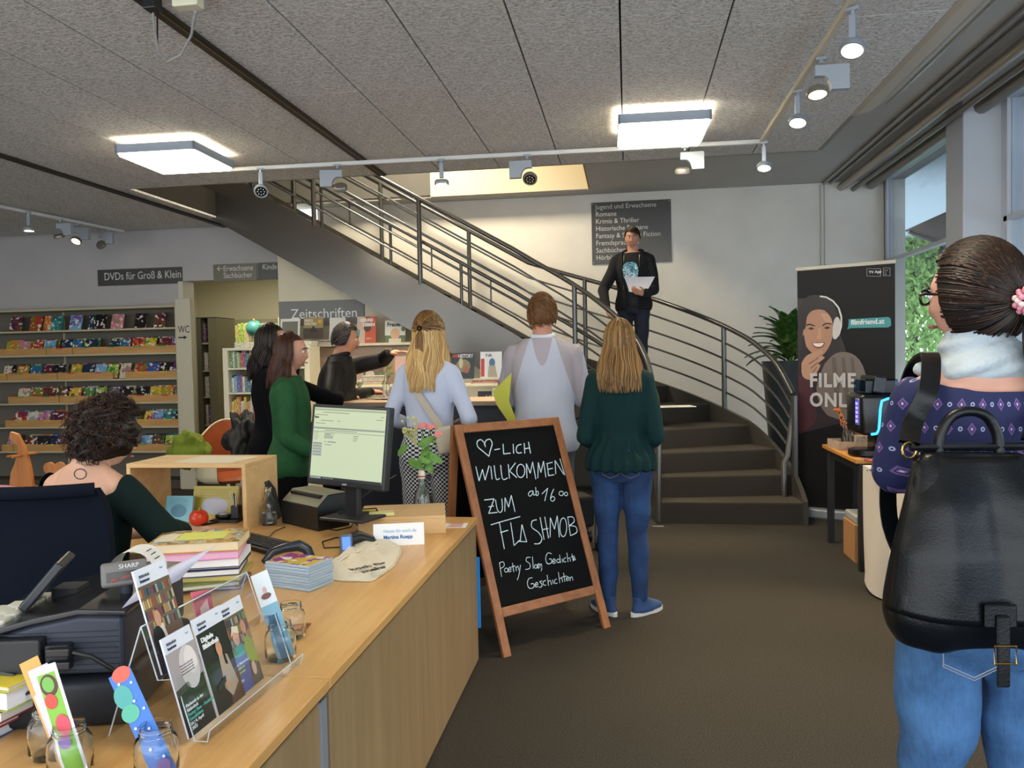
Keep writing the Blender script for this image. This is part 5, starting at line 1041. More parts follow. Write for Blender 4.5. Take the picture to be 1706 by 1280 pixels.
# ================================================================ HIGH TABLE, ORANGE CHAIR, ROCKING HORSE
a=az(572,671,1.18); ct=thing('high_table','high table with grey-brown top and dark panel sides','table',(0,0,0)); bx0,bx1=a.x-.12,a.x+1.35; by=a.y
G().rbox(bx0,bx1,by,by+.62,1.145,1.18,.003,1).build('table_top',wood('grey_brown_top','8d7a66','b39c84','x',4,.4),ct); G().rbox(bx0+.06,bx1-.08,by+.06,by+.09,.0,1.145,.003,1).build('front_panel',pm('anthracite_panel','2b2e38',.55),ct); G().rbox(bx0+.06,bx0+.09,by+.09,by+.56,.0,1.145,.003,1).build('side_panel',pm('anthracite_panel','2b2e38',.55),ct); G().rbox(bx1-.11,bx1-.08,by+.09,by+.56,.0,1.145,.003,1).build('side_panel',pm('anthracite_panel','2b2e38',.55),ct)
p=az(599,657,1.181); t=tag(G().lathe([(0,.001),(.032,0),(.033,.003),(.005,.008),(.004,.06),(.012,.07),(.032,.09),(.036,.115),(.033,.145),(.0315,.145),(.0345,.115),(.031,.092),(.011,.073),(0,.071)],20).build('wine_glass',M_JAR,None,(p.x,p.y,1.1805),smooth=50),'stemmed wine glass on the high table beside the man\'s hand','glass')
t=tag(G().lathe([(0,.08),(.025,.088),(.033,.105),(.034,.115),(0,.115)],16).build('wine',glass('pale_wine',(.95,.92,.6),0,1.34),None,(p.x,p.y,1.1805),smooth=50),'pale wine inside the stemmed glass','wine')
rn=random.Random(12)
for k,(px,py,c,rz) in enumerate(((630,657,'b8a27a',.3),(612,662,'7d8a6a',-.2),(650,665,'d9d6d0',.1))):
    p=az(px,py,1.181); o=mko('magazine',G().rbox(-.11,.11,-.1,.1,0,.004,.001,1).mesh('flat_magazine',cover()),None,(p.x,p.y,1.1805+.0045*k),(0,0,rz),hx(c)); tag(o,['tan magazine lying on the high table under the man\'s hand','green-grey magazine lying beside the wine glass','white leaflet lying at the front of the high table'][k],'magazine')
p=az(641,662,1.181); t=thing('flower_vase','narrow glass bottle with a single yellow flower on the high table','vase',(p.x,p.y+.05,1.1815))
G().lathe([(0,.003),(.03,0),(.032,.01),(.032,.08),(.026,.11),(.012,.15),(.011,.20),(.0095,.20),(.01,.15),(.024,.11),(.03,.08),(.03,.008),(0,.006)],20).build('glass_body',M_JAR,t,smooth=60)
G().tube([(0,0,.02),(.005,0,.2),(.015,.0,.3),(.02,0,.385)],.003,6).build('stem',M_STEM,t,smooth=60)
g=G(); rose(g,Vector((.02,0,.395)),.032,3); g.build('bloom',pm('yellow_bloom','e0c51e',.6),t,smooth=60)
g=G()
for (x,y,z,a_) in ((.03,0,.24,.6),(-.03,0,.27,2.4),(.05,0,.31,.9),(-.04,0,.2,2.9),(.045,0,.19,.1),(-.05,0,.33,2.2)):
    M=T(x,y,z,R(80),0,0)@T(0,0,0,0,0,a_); s=.035; g.add([M@Vector(p) for p in ((-s,0,0),(0,s*.3,0),(s,0,-.004),(0,-s*.3,0))],[(0,1,2,3)])
g.build('leaves',M_STEM,t)
# orange bucket chair
p=az(372,797,.45); t=thing('shell_armchair','orange-brown bucket armchair with pale rim between shelf and people','chair',(-3.62,6.75,0),R(35))
def shell(u,v,off=0):
    # u around from left arm over the back to right arm; v from seat centre to rim
    a=(u-.5)*R(300)+PI/2; bk=math.exp(-((u-.5)/.2)**2); rim=.19+.30*bk+.05
    r=.30*min(1,(v/.55))**.75+.0; z=.42+max(0,(v-.45)/.55)**1.15*rim
    r+= .035*max(0,v-.5)+off
    return (r*math.cos(a)*1.0,r*math.sin(a)*.95,z-off*.5)
g=G().grid(lambda u,v:shell(u,v),36,14); g.build('seat_lining',pm('orange_leather','9c4a1e',.5,var=.1,scale=10),t,smooth=180); g=G().grid(lambda u,v:shell(u,v,.012),36,14); g.build('outer_shell',pm('cream_shell','cfc2a0',.4),t,smooth=180)
G().tube([shell(i/36,1,.006) for i in range(37)],.010,6).build('rim',pm('cream_shell','cfc2a0',.4),t,smooth=60)
G().ell((0,0,.44),.26,.25,.05).build('seat_cushion',pm('orange_leather','9c4a1e',.5),t,smooth=60)
G().tube([(0,0,.42),(0,0,.12)],.025).build('pedestal',M_BLACKP,t)
for k in range(4): a_=k*PI/2+.4; G().tube([(0,0,.15),(.28*math.cos(a_),.28*math.sin(a_),.02)],.014,8).build('leg',M_BLACKP,t)
def cloth(name,label,cat,ctr,rx,ry,rz,mat,seed,amp=.04):
    g=G()
    def f(u,v):
        a_=u*2*PI; b=v*PI; x=math.sin(b)*math.cos(a_); y=math.sin(b)*math.sin(a_); z=-math.cos(b)
        n=noise.noise(Vector((x*2.2+seed,y*2.2,z*1.1)))*amp*2+noise.noise(Vector((x*7+seed,y*7,z*2)))*amp*.8
        return (ctr[0]+x*(rx+n),ctr[1]+y*(ry+n),ctr[2]+z*(rz+n))
    g.grid(f,40,28); return tag(g.build(name,mat,smooth=180),label,cat)
q=pz(403,728,6.85); cloth('dark_jacket','dark crumpled jacket thrown over the orange armchair','jacket',q,.15,.12,.20,pm('dark_jacket_cloth','1f1d1a',.6,var=.4,scale=9,bump=.5,bscale=30),3,.06)
q=pz(318,752,7.0); cloth('green_jacket','lime green jacket hanging on the chair side','jacket',q,.19,.1,.16,pm('lime_cloth','66751a',.9,bump=.4,bscale=40),6,.03)
# rocking horse
q=az(60,812,.42); q=pz(66,815,7.0); t=thing('rocking_horse','wooden rocking horse with heart-shaped backrest near the film wall','toy',(q.x,q.y,0),R(8)); M_PINE=wood('orange_pine','a5602a','c98544','z',5,.5)
MX=Matrix(((1,0,0,0),(0,0,1,0),(0,1,0,0),(0,0,0,1)))
hp_=[(-.26,.42),(-.24,.56),(-.20,.64),(-.16,.78),(-.24,.86),(-.23,.92),(-.17,.90),(-.11,.78),(-.07,.6),(-.05,.42)]
G().prism(hp_,-.02,.02,MX).build('head_board',M_PINE,t); G().tube([(-.14,-.14,.71),(-.14,.14,.71)],.012,8).build('grip_bar',M_PINE,t); G().tube([(-.28,.0,.70),(.0,.0,.73)],.010,8).build('grip_bar',M_PINE,t)
G().rbox(-.2,.28,-.1,.1,.38,.42,.01).build('seat',M_PINE,t)
ht=[(.12+ .095*(16*math.sin(a_)**3)/16, .56+.085*(13*math.cos(a_)-5*math.cos(2*a_)-2*math.cos(3*a_)-math.cos(4*a_))/13) for a_ in [2*PI*i/28 for i in range(28)]]
G().prism(ht,-.016,.016,MX@T(0,0,.04)).build('heart_back',M_PINE,t)
for y in (-.12,.12):
    G().tube([(-.4+.8*i/10,y,.03+.10*((i-5)/5)**2) for i in range(11)],.018,8).build('rocker',M_PINE,t); 
    for x in (-.16,.2): G().rbox(x-.02,x+.02,y-.015,y+.015,.04,.39,.004).build('leg',M_PINE,t)
t=thing('folding_trolley','dark folding trolley standing between the white-shirted man and the teal blouse','trolley',(-.42,5.95,0),R(20))
for sx in (-.17,.17): G().tube([(sx,0,.06),(sx,-.05,.55),(sx,.0,.98),(sx,.08,1.02)],.013,8).build('frame_tube',pm('grey_metal','8b8d8f',.4,.7),t,smooth=60); G().tube([(sx,.25,.06),(sx,-.04,.55)],.011,8).build('brace',pm('grey_metal','8b8d8f',.4,.7),t)
for sx in (-.19,.19):
    for y in (0,.25): G().lathe([(0,-.015),(.055,-.015),(.06,0),(.055,.015),(0,.015)],16,M=T(sx,y,.06,0,R(90),0)).build('wheel',M_BLACKP,t)
G().tube([(-.17,.08,1.02),(.17,.08,1.02)],.014,8).build('handle',M_BLACKP,t); G().rbox(-.16,.16,-.02,.24,.18,.42,.03).build('basket',pm('black_basket','17181a',.8),t); G().rbox(-.15,.15,-.06,-.02,.5,.86,.02).build('panel',pm('dark_olive_cloth','2c2a22',.9),t)
# ================================================================ RIGHT SIDE: PLANT, BANNER, TABLES
t=thing('planter','tall dark tapered planter with a green leafy plant behind the stair railing','plant',(1.80,9.15,0)); M_POT=pm('slate_planter','3f4449',.45,var=.15,scale=8)
G().lathe([(0,0),(.19,0),(.20,.02),(.30,1.36),(.305,1.39),(.285,1.39),(.28,1.32),(0,1.32)],28).build('pot',M_POT,t,smooth=40); G().lathe([(0,1.33),(.275,1.33)],20).build('soil',pm('soil','2a2018',1),t)
N=NB('variegated_leaf'); oi=N.obj(); f=N.noise(22,3); N.col(N.mix(N.ma('MULTIPLY_ADD',f,3,-1.3),hx('2f5a26'),hx('8fae5c'))); N.b.inputs['Roughness'].default_value=.35; M_VL=N.m
lm=G()
def lf(u,v):
    w_=.055*math.sin(PI*min(1,v*.98+.02))**.8; x=(u-.5)*2*w_; return (x,.30*v,.06*math.sin(v*PI*.8)-.12*v*v+abs(u-.5)*.03)
lm.grid(lf,4,8); lme=lm.mesh('leaf',M_VL,180)
rr_=random.Random(6)
for k in range(44):
    a_=k*2.399; el=R(75-70*(k/44)); o=mko('leaf',lme,t,(.05*math.cos(a_),.05*math.sin(a_),1.38+.26*(1-k/44)),(el,0,a_-PI/2)); s=rr_.uniform(.9,1.25); o.scale=(s*1.15,s*1.2,s)
for k in range(9): a_=k*.7; G().tube([(0,0,1.32),(.05*math.cos(a_),.05*math.sin(a_),1.42+.03*k)],.009,6).build('stalk',M_STEM,t)
# banner
BL,BR=pz(1328,453,7.1),pz(1491,434,6.62); bu=(BR-BL); bu.z=0; BW=bu.length; ba=math.atan2(bu.y,bu.x); BH=(BL.z+BR.z)/2
bn=thing('roll_up_banner','black roll-up banner with a smiling woman wearing headphones','banner',(BL.x,BL.y,0),ba)
G().box(0,BW,0,.002,.08,BH).build('banner_sheet',pm('banner_black','121011',.45,spec=.25,var=.3,scale=1.2),bn); G().rbox(-.01,BW+.01,-.012,.014,BH-.01,BH+.022,.004).build('top_rail',pm('cream_rail','cfc8b4',.4),bn); G().rbox(-.02,BW+.02,-.09,.09,0,.085,.015).build('base_case',M_ALU,bn); G().tube([(BW/2,.03,.08),(BW/2,.03,BH)],.012).build('support_pole',M_ALU,bn)
def bp2(x,y): 
    yt=195-.104*(x-343); hh=1180+.2*(x-343); return ((x-343)/434*BW,BH-(y-yt)/hh*(BH-.0))
lay=[0]
def bpoly(pts,c,rough=.4,par=None,sm=True):
    lay[0]+=1; q=[bp2(*p) for p in pts]; 
    if sm and len(q)>4: q=[(v.x,v.y) for v in smooth(q+[q[0]],3)[:-1]]
    q=[(min(max(x,0.002),BW-.002),z) for x,z in q]
    g=G(); g.add([(x,-.0004*lay[0],z) for x,z in q],[tuple(range(len(q)))]); return g.build('print',pm('bprint_'+c,c,rough),bn)
bpoly([(343,330),(480,330),(560,560),(640,900),(343,980)],'2a2022',sm=False)
bpoly([(343,700),(400,720),(430,900),(380,960),(343,960)],'4a1f26')
bpoly([(355,470),(350,380),(385,325),(440,312),(500,340),(535,420),(540,520),(525,620),(470,640),(400,600)],'201513')
bpoly([(470,640),(520,590),(590,590),(640,650),(660,780),(620,900),(480,890),(430,760)],'77695f')
for k,(x0,x1) in enumerate(((500,520),(545,560),(585,600))): bpoly([(x0,610),(x1,610),(x1+25,860),(x0+18,860)],'645850',sm=False)
bpoly([(372,480),(375,420),(400,385),(440,372),(480,385),(503,430),(508,480),(498,540),(470,590),(440,612),(405,595),(380,550),(368,510)],'b5866a')
bpoly([(360,560),(372,500),(385,560),(420,600),(440,640),(360,650)],'241716')
bpoly([(450,400),(490,400),(505,440),(480,450)],'c9987a'); bpoly([(385,455),(400,450),(425,458),(424,463),(400,457),(386,461)],'2b1a14'); bpoly([(460,455),(480,444),(500,448),(500,453),(480,450),(462,461)],'2b1a14')
bpoly([(392,474),(408,466),(424,474),(408,480)],'3a2620'); bpoly([(466,470),(482,461),(497,468),(482,475)],'3a2620')
bpoly([(432,520),(440,495),(443,470),(452,475),(456,512),(448,524)],'c69374'); bpoly([(410,542),(440,538),(470,538),(462,560),(440,568),(420,560)],'8d4a42'); bpoly([(415,543),(440,543),(466,541),(455,557),(436,560),(422,554)],'e9e0d6')
bpoly([(372,480),(362,440),(375,390),(410,365),(450,358),(490,372),(512,420),(505,425),(470,385),(420,385),(390,415),(382,470)],'1c1211')
bpoly([(362,640),(385,605),(425,585),(455,575),(460,590),(430,615),(450,605),(470,612),(440,640),(450,650),(430,690),(400,720),(365,700)],'bf9276')
for k in range(3): bpoly([(395+8*k,640+22*k),(440-4*k,612+22*k),(444-4*k,616+22*k),(398+8*k,646+22*k)],'8f6650',sm=False)
# headphones
arc=[(450,318),(480,322),(510,340),(535,372),(547,415),(546,460),(535,500),(518,520)]
G().tube([(bp2(*p)[0],-.012,bp2(*p)[1]) for p in arc],.008,6).build('print',pm('bprint_white','d8d6d2',.4),bn) if 0 else None
for i in range(len(arc)-1):
    (x0,y0),(x1,y1)=arc[i],arc[i+1]; d=math.hypot(x1-x0,y1-y0); nx,ny=-(y1-y0)/d*4,(x1-x0)/d*4; bpoly([(x0+nx,y0+ny),(x1+nx,y1+ny),(x1-nx,y1-ny),(x0-nx,y0-ny)],'d8d6d2',sm=False)
bpoly([(508,470),(515,430),(530,415),(542,440),(538,490),(520,522),(508,512)],'cdc8c2')
bpoly([(580,426),(750,412),(760,420),(762,452),(750,462),(590,468),(573,474),(578,460)],'3d9a9a',sm=False)
yb=lay[0]*.0004+.002
def bt(s_,x,y,size,c,bold=0,sx=1,sp=1): 
    q=bp2(x,y); text(s_,size,pm('bink_'+c,c,.5),bn,(q[0],-yb,q[1]),bold=bold,sx=sx,sp=sp)
bt('filmfriend.at',590,452,.062,'e8f0ee',.0015,.9); bt('FILME',400,752,.168,'c9c4c0',.006,.84,1.14); bt('ONLINE',400,845,.168,'c9c4c0',.006,.84,1.14); bt('TV App',668,206,.032,'e8e8e8',.001)
for (x0,y0,x1,y1) in ((660,182,718,218),(730,178,758,215)):
    for a_,b_2 in (((x0,y0),(x1,y0)),((x0,y1),(x1,y1)),((x0,y0),(x0,y1)),((x1,y0),(x1,y1))):
        A=bp2(*a_); B=bp2(*b_2); G().tube([(A[0],-yb+.001,A[1]),(B[0],-yb+.001,B[1])],.0012,4).build('print',pm('bink_e8e8e8','e8e8e8',.5),bn)
for k in range(3): bt(['home','of','film'][k],735,192+9*k,.012,'e8e8e8')
# brown table
tz=.765; t=thing('side_table','brown laminate side table with black legs in front of the banner','table',(0,0,0)); TX0,TX1,TY0,TY1=1.50,2.25,5.5,6.42
G().rbox(TX0,TX1,TY0,TY1,tz-.028,tz,.004).build('table_top',wood('orange_laminate','ab6f2e','cf9548','y',4,.35),t)
for x in (TX0+.03,TX1-.07):
    for y in (TY0+.03,TY1-.07): G().rbox(x,x+.045,y,y+.045,0,tz-.028,.004).build('leg',pm('black_metal_leg','232326',.4),t)
G().box(TX0+.04,TX1-.04,TY0+.04,TY0+.06,tz-.09,tz-.028).box(TX0+.04,TX0+.06,TY0+.04,TY1-.04,tz-.09,tz-.028).build('apron',pm('black_metal_leg','232326',.4),t)
G().box(TX0+.2,TX1,TY1-.12,TY1-.1,.08,tz-.09).build('modesty_panel',M_BLACKP,t)
cx=thing('coffee_machine','black coffee machine with glowing blue arc on the side table','coffee machine',(1.69,5.72,tz+.001),R(5)); M_CM=pm('coffee_black','121316',.25)
# local: front to -x side
G().rbox(-.14,.16,-.13,.17,.15,.43,.03,3).build('body',M_CM,cx,smooth=40); G().rbox(.0,.16,-.12,.16,.0,.17,.02,2).build('column',M_CM,cx,smooth=40); G().lathe([(0,0),(.11,0),(.12,.01),(.12,.045),(.10,.05),(0,.05)],24,(-.06,.0,0)).build('drip_tray',M_CM,cx,smooth=40)
G().rbox(-.144,-.14,-.09,-.02,.22,.40,.004,1).build('button_panel',pm('silver_frame','a8acb4',.3,.5),cx); pn=G().box(-.1455,-.144,-.085,-.025,.225,.395).build('button_field',em('violet_glow','3a2aa0',1.0),cx)
for k in range(5): G().rbox(-.147,-.1455,-.075,-.035,.235+.03*k,.255+.03*k,.002,1).build('button',em('violet_button','8f86ff',1.4),pn)
ar=[(-.08,-.135,.16),(-.045,-.135,.165),(-.03,-.135,.19),(-.025,-.135,.25),(-.02,-.135,.33),(-.01,-.135,.385),(.03,-.135,.40),(.15,-.135,.40)]
G().tube(ar,.008,8).build('light_arc',em('cyan_glow','1e8cff',5.0),cx,smooth=60); G().rbox(.06,.15,-.136,-.13,.18,.37,.01,2).build('window',em('deep_blue_glow','1016a0',.7),cx)
G().rbox(-.10,.12,-.09,.13,.43,.53,.01,2).build('bean_hopper',glass('smoked_plastic',(.35,.5,.65),.05,1.45,True),cx); G().rbox(-.12,-.04,-.11,.15,.43,.545,.01,2,T(0,0,0,0,R(8))).build('lid',M_CM,cx)
tr=thing('wooden_tray','pale printed wooden tray with small bottles on the side table','tray',(1.52,6.02,tz+.001),R(3)); N=NB('floral_tray_print'); f=N.noise(26,3); N.col(N.mix(N.ma('MULTIPLY_ADD',f,5,-2.6),hx('b7a68c'),hx('a3736a'))); M_TRY=N.m
g=G(); g.box(0,.36,0,.26,0,.008); g.build('bottom_board',M_TRY,tr)
for q in ((0,.36,0,.01),(0,.36,.25,.26),(0,.01,.01,.25),(.35,.36,.01,.25)): G().box(q[0],q[1],q[2],q[3],.008,.06).build('side_board',M_TRY,tr)
for k,(x,y) in enumerate(((.06,.06),(.11,.10),(.09,.17))): tag(mko('small_bottle',G().lathe([(0,0),(.024,0),(.026,.03),(.026,.09),(.01,.13),(.008,.17),(.01,.175),(0,.175)],16).mesh('small_bottle',[glass('bottle_dark',(.4,.42,.42),.03),M_ALU][:1],50),None,(1.52+x,6.02+y,tz+.0095)),['front','middle','rear'][k]+' small glass bottle in the wooden tray','bottle','small bottles in the tray')
for k,(x,y,a_) in enumerate(((.17,.05,.5),(.20,.09,-.4),(.23,.06,.2),(.18,.12,1.2))): tag(G().rbox(-.03,.03,-.012,.012,0,.02,.004,1).build('wrapped_sweet',pm('silver_wrap','b8bab8',.2,.8),None,(1.52+x,6.02+y,tz+.03),(0,R(-40),a_)),'silver wrapped sweet in the tray, %s from the left'%ORD[k],'sweet','silver wrapped sweets in the tray')
tag(G().rbox(-.07,.07,-.05,.05,0,.09,.003,1).build('small_box',M_TRY,None,(1.72,6.12,tz+.0095),(0,0,.1)),'pale printed small box between giraffe and coffee machine','box')
gi=thing('giraffe_toy','orange brown patterned toy giraffe standing in the tray','toy',(1.66,6.32,tz+.001),R(0))
N=NB('giraffe_skin'); vo=N.n('TexVoronoi',feature='DISTANCE_TO_EDGE'); vo.inputs['Scale'].default_value=38; N.l(N.obj(),vo.inputs['Vector']); N.col(N.mix(N.ma('GREATER_THAN',vo.outputs[0],.14),hx('d97b36'),hx('4a1f10'))); M_GI=N.m
G().ell((.03,0,.15),.065,.032,.036,16,10).tube([(-.02,0,.16),(-.035,0,.20),(-.05,0,.25),(-.055,0,.27)],[.026,.017,.013,.013],10).build('body',M_GI,gi,smooth=60); G().ell((-.07,0,.275),.03,.014,.014,12,8).tube([(-.055,.006,.285),(-.052,.008,.305)],.003,6).tube([(-.055,-.006,.285),(-.052,-.008,.305)],.003,6).build('head',pm('giraffe_orange','d97b36',.6),gi,smooth=60)
for x,y in ((-.01,.018),(-.01,-.018),(.07,.018),(.07,-.018)): G().tube([(x,y,.14),(x,y,.0)],[.011,.007],8).build('leg',M_GI,gi,smooth=60)
# cloth-covered table
t=thing('covered_table','long table under a white cloth beside the backpack woman','table',(0,0,0)); CX0,CX1,CY0,CY1=1.50,2.2,3.75,5.33; cz=.75
G().box(CX0+.03,CX1-.03,CY0+.03,CY1-.03,cz-.03,cz-.004).build('table_top',M_BIR,t)
for x in (CX0+.06,CX1-.1):
    for y in (CY0+.06,CY1-.1): G().box(x,x+.04,y,y+.04,0,cz-.03).build('leg',M_BLACKP,t)
g=G()
per=[(CX0,CY0),(CX1,CY0),(CX1,CY1),(CX0,CY1)]
def edge(s_):
    L_=[CX1-CX0,CY1-CY0]*2; tot=sum(L_); d=s_*tot
    for i in range(4):
        if d<=L_[i] or i==3: a_=Vector(per[i]); b_2=Vector(per[(i+1)%4]); q=a_.lerp(b_2,min(1,d/L_[i])); nn=(b_2-a_).normalized(); return q,Vector((nn.y,-nn.x))
        d-=L_[i]
def drape(u,v):
    q,nn=edge(u); fold=(.012+.02*v)*math.sin(u*2*PI*13+1.3*math.sin(u*40))*v; q=q+nn*(.004+.02*v+fold); return (q.x,q.y,cz-v*(cz-.03-.02*math.sin(u*31)))
N=NB('white_table_linen'); M_LIN=pm('white_linen','c9c1b6',.9,bump=.25,bscale=14)
g.grid(drape,220,10); g.box(CX0-.004,CX1+.004,CY0-.004,CY1+.004,cz-.003,cz+.002); o=g.build('cloth',M_LIN,t,smooth=60)
for k,(px,py,c,nm) in enumerate(((1432,760,'c8442f','red and grey'),(1447,772,'b8502f','orange-red'),(1455,788,'3a3d48','black and silver'),(1440,768,'8f8a84','grey'))):
    p=az(px,py,cz+.003); o=mko('booklet',G().rbox(-.07,.07,-.1,.1,0,.006,.001,1).mesh('booklet',cover()),None,(p.x+.10,p.y+.05,cz+.003+.0065*(k%2)),(0,0,R(20+13*k)),hx(c)); tag(o,'%s booklet lying on the white table cloth'%nm,'booklet')
t=tag(G().rbox(1.56,1.80,5.75,6.05,0,.27,.004).build('cardboard_box',pm('cardboard','a8794a',.8)),'brown cardboard box under the side table','box')
tag(G().rbox(1.57,1.79,5.76,6.04,.272,.33,.01).build('grey_crate',pm('grey_crate','9a9c98',.5)),'grey plastic crate lid on the cardboard box','crate')
tag(G().box(0,.10,0,.02,0,.004).build('metal_strip',M_ALU,None,(az(1092,876,.0).x-.03,6.86,.001)),'short bright metal strip on the carpet at the stair foot','strip')
# ================================================================ PEOPLE
PEND=[]
def V(*a): return Vector(a)
class Loft:
    """closed lofted limbs gathered for one voxel-fused surface"""
    def __init__(s): s.g=G()
    def limb(s,pts,rad,n=14):
        pts=[Vector(p) for p in pts]; P=[];Rr=[]
        # catmull resample
        m=len(pts); K=5
        for i in range(m-1):
            a=pts[max(i-1,0)]; b=pts[i]; c=pts[i+1]; d=pts[min(i+2,m-1)]
            for j in range(K):
                t=j/K; P.append(.5*((2*b)+(c-a)*t+(2*a-5*b+4*c-d)*t*t+(3*b-a-3*c+d)*t**3)); tt=t*t*(3-2*t); Rr.append(rad[i]*(1-tt)+rad[i+1]*tt)
        P.append(pts[-1]); Rr.append(rad[-1])
        d0=(P[0]-P[1]).normalized(); d1=(P[-1]-P[-2]).normalized()
        P=[P[0]+d0*Rr[0]*.85,P[0]+d0*Rr[0]*.5]+P+[P[-1]+d1*Rr[-1]*.5,P[-1]+d1*Rr[-1]*.85]; Rr=[Rr[0]*.4,Rr[0]*.82]+Rr+[Rr[-1]*.82,Rr[-1]*.4]
        s.g.tube(P,Rr,n); return s
    def rings(s,rg,n=22,M=None,sq=2.3):
        """rg: (z,rx,ry,xoff,yoff)"""
        z=[r[0] for r in rg]; zz=np.linspace(z[0],z[-1],max(10,int(abs(z[-1]-z[0])/.025)))
        cols=[np.interp(zz,z,[r[k] for r in rg]) if z[-1]>z[0] else np.interp(-zz,[-q for q in z],[r[k] for r in rg]) for k in (1,2,3,4)]
        # light smoothing
        for c in cols:
            c[1:-1]=(c[:-2]+2*c[1:-1]+c[2:])/4
        vs=[];fs=[];m=len(zz)
        for i in range(m):
            for k in range(n):
                a=2*PI*k/n; ca,sa=math.cos(a),math.sin(a); e=2/sq
                v=Vector((cols[2][i]+cols[0][i]*math.copysign(abs(ca)**e,ca),cols[3][i]+cols[1][i]*math.copysign(abs(sa)**e,sa),zz[i])); vs.append(M@v if M is not None else v)
        for i in range(m-1):
            for k in range(n): fs.append((i*n+k,i*n+(k+1)%n,(i+1)*n+(k+1)%n,(i+1)*n+k))
        fs.append(tuple(range(n))[::-1]); fs.append(tuple((m-1)*n+k for k in range(n))); s.g.add(vs,fs); return s
    def ell(s,c,rx,ry,rz,M=None): s.g.ell(c,rx,ry,rz,20,14,M); return s
    def fuse(s,name,mat,parent,voxel=.007,smooth=4,post=None,color=None):
        me=s.g.mesh(name,mat); tmp=bpy.data.objects.new('tmp',me); COL.objects.link(tmp)
        r=tmp.modifiers.new('r','REMESH'); r.mode='VOXEL'; r.voxel_size=voxel; r.use_smooth_shade=True
        if smooth: q=tmp.modifiers.new('s','SMOOTH'); q.factor=.5; q.iterations=smooth
        o=bpy.data.objects.new(name,bpy.data.meshes.new(name)); COL.objects.link(o); o.parent=parent
        PEND.append((tmp,o,mat,post)); return o
def finish_people():
    bpy.context.view_layer.update(); dg=bpy.context.evaluated_depsgraph_get()
    for tmp,o,mat,post in PEND:
        me=bpy.data.meshes.new_from_object(tmp.evaluated_get(dg)); me.name=o.name
        n=len(me.vertices); co=np.empty(n*3); me.vertices.foreach_get('co',co); co=co.reshape(-1,3)
        if post:
            no=np.empty(n*3); me.vertices.foreach_get('normal',no); no=no.reshape(-1,3)
            co2,kill=post(co,no); me.vertices.foreach_set('co',co2.ravel())
            if kill is not None and kill.any():
                bm=bmesh.new(); bm.from_mesh(me); bm.verts.ensure_lookup_table(); bmesh.ops.delete(bm,geom=[bm.verts[i] for i in np.nonzero(kill)[0]],context='VERTS'); 
                for _ in range(8):
                    mv=[]
                    for v in bm.verts:
                        if v.is_boundary:
                            nb_=[e.other_vert(v) for e in v.link_edges if e.is_boundary]
                            if len(nb_)==2: mv.append((v,v.co*.4+(nb_[0].co+nb_[1].co)*.3))
                    for v,c in mv: v.co=c
                bm.to_mesh(me); bm.free()
        me.materials.clear()
        for m in (mat if isinstance(mat,(list,tuple)) else [mat]): me.materials.append(m)
        me.polygons.foreach_set('use_smooth',[True]*len(me.polygons)); me.update()
        old=o.data; o.data=me; bpy.data.meshes.remove(old); old2=tmp.data; bpy.data.objects.remove(tmp); bpy.data.meshes.remove(old2)
def wrinkle(amp=.004,freq=16,seed=0,dirn=(0,0,1),cut=None,fold=None):
    def f(co,no):
        x,y,z=co.T; s=seed*1.7
        w1=np.sin(freq*z*1.3+3*np.sin(freq*.35*x+s)+2.2*np.sin(freq*.4*y+s*2)); w2=np.sin(freq*(x*.9+z*.8)+2.5*np.sin(freq*.3*z+s*3)+y*freq*.5); w3=np.sin(freq*2.2*(z-.6*x)+2*np.sin(freq*.7*y+s))
        d=amp*(.5*w1+.35*w2+.2*w3)
        if fold is not None: d=d+fold(x,y,z)
        out=co+no*d[:,None]
        return out,(cut(x,y,z) if cut is not None else None)
    return f
def headmesh(M,nose=.024,w=1.0,female=False):
    g=G(); n,m=48,36; vs=[];fs=[]
    for i in range(m+1):
        ph=PI*i/m
        for k in range(n):
            a=2*PI*k/n; x=math.sin(ph)*math.cos(a); y=math.sin(ph)*math.sin(a); z=-math.cos(ph)
            X,Y,Z=x*.074*w,y*.094,z*.118
            if z<0:
                t=-z; X*=1-(.42 if female else .33)*t**1.6
                if y<0: Y*=1-.5*t
                else: Y*=1-.10*t*t
            elif y<0: Y*=1.06
            if y>0:
                fr=min(1,y*1.6); zz=Z
                if -.052<zz<.02:
                    f=(.02-zz)/.058 if zz>-.038 else max(0,(zz+.052)/.014)
                    Y+=nose*math.exp(-(X/(.009+.006*f))**2)*min(1,max(0,f))**1.2*fr
                ax=abs(X)
                Y-=.008*math.exp(-((ax-.031)/.015)**2-((zz-.002)/.012)**2)*fr; Y+=.005*math.exp(-((zz-.024)/.009)**2)*math.exp(-(ax/.05)**2)*fr
                Y+=.005*math.exp(-((ax-.042)/.016)**2-((zz+.032)/.018)**2)*fr; Y+=.005*math.exp(-(ax/.022)**2-((zz+.068)/.011)**2)*fr; Y-=.003*math.exp(-(ax/.03)**2-((zz+.083)/.006)**2)*fr; Y+=.007*math.exp(-(ax/.022)**2-((zz+.10)/.014)**2)*fr
            vs.append(M@Vector((X,Y,Z)))
    for i in range(m):
        for k in range(n): fs.append((i*n+k,i*n+(k+1)%n,(i+1)*n+(k+1)%n,(i+1)*n+k))
    g.add(vs,fs)
    for sx in (-1,1): # ears
        g.ell((0,0,0),.008,.020,.031,12,8,M@T(sx*.074*w,-.008,-.012,R(-12),0,sx*R(-20)))
        g.ell((0,0,0),.009,.010,.010,8,6,M@T(sx*.073*w,-.006,-.036))
    return g
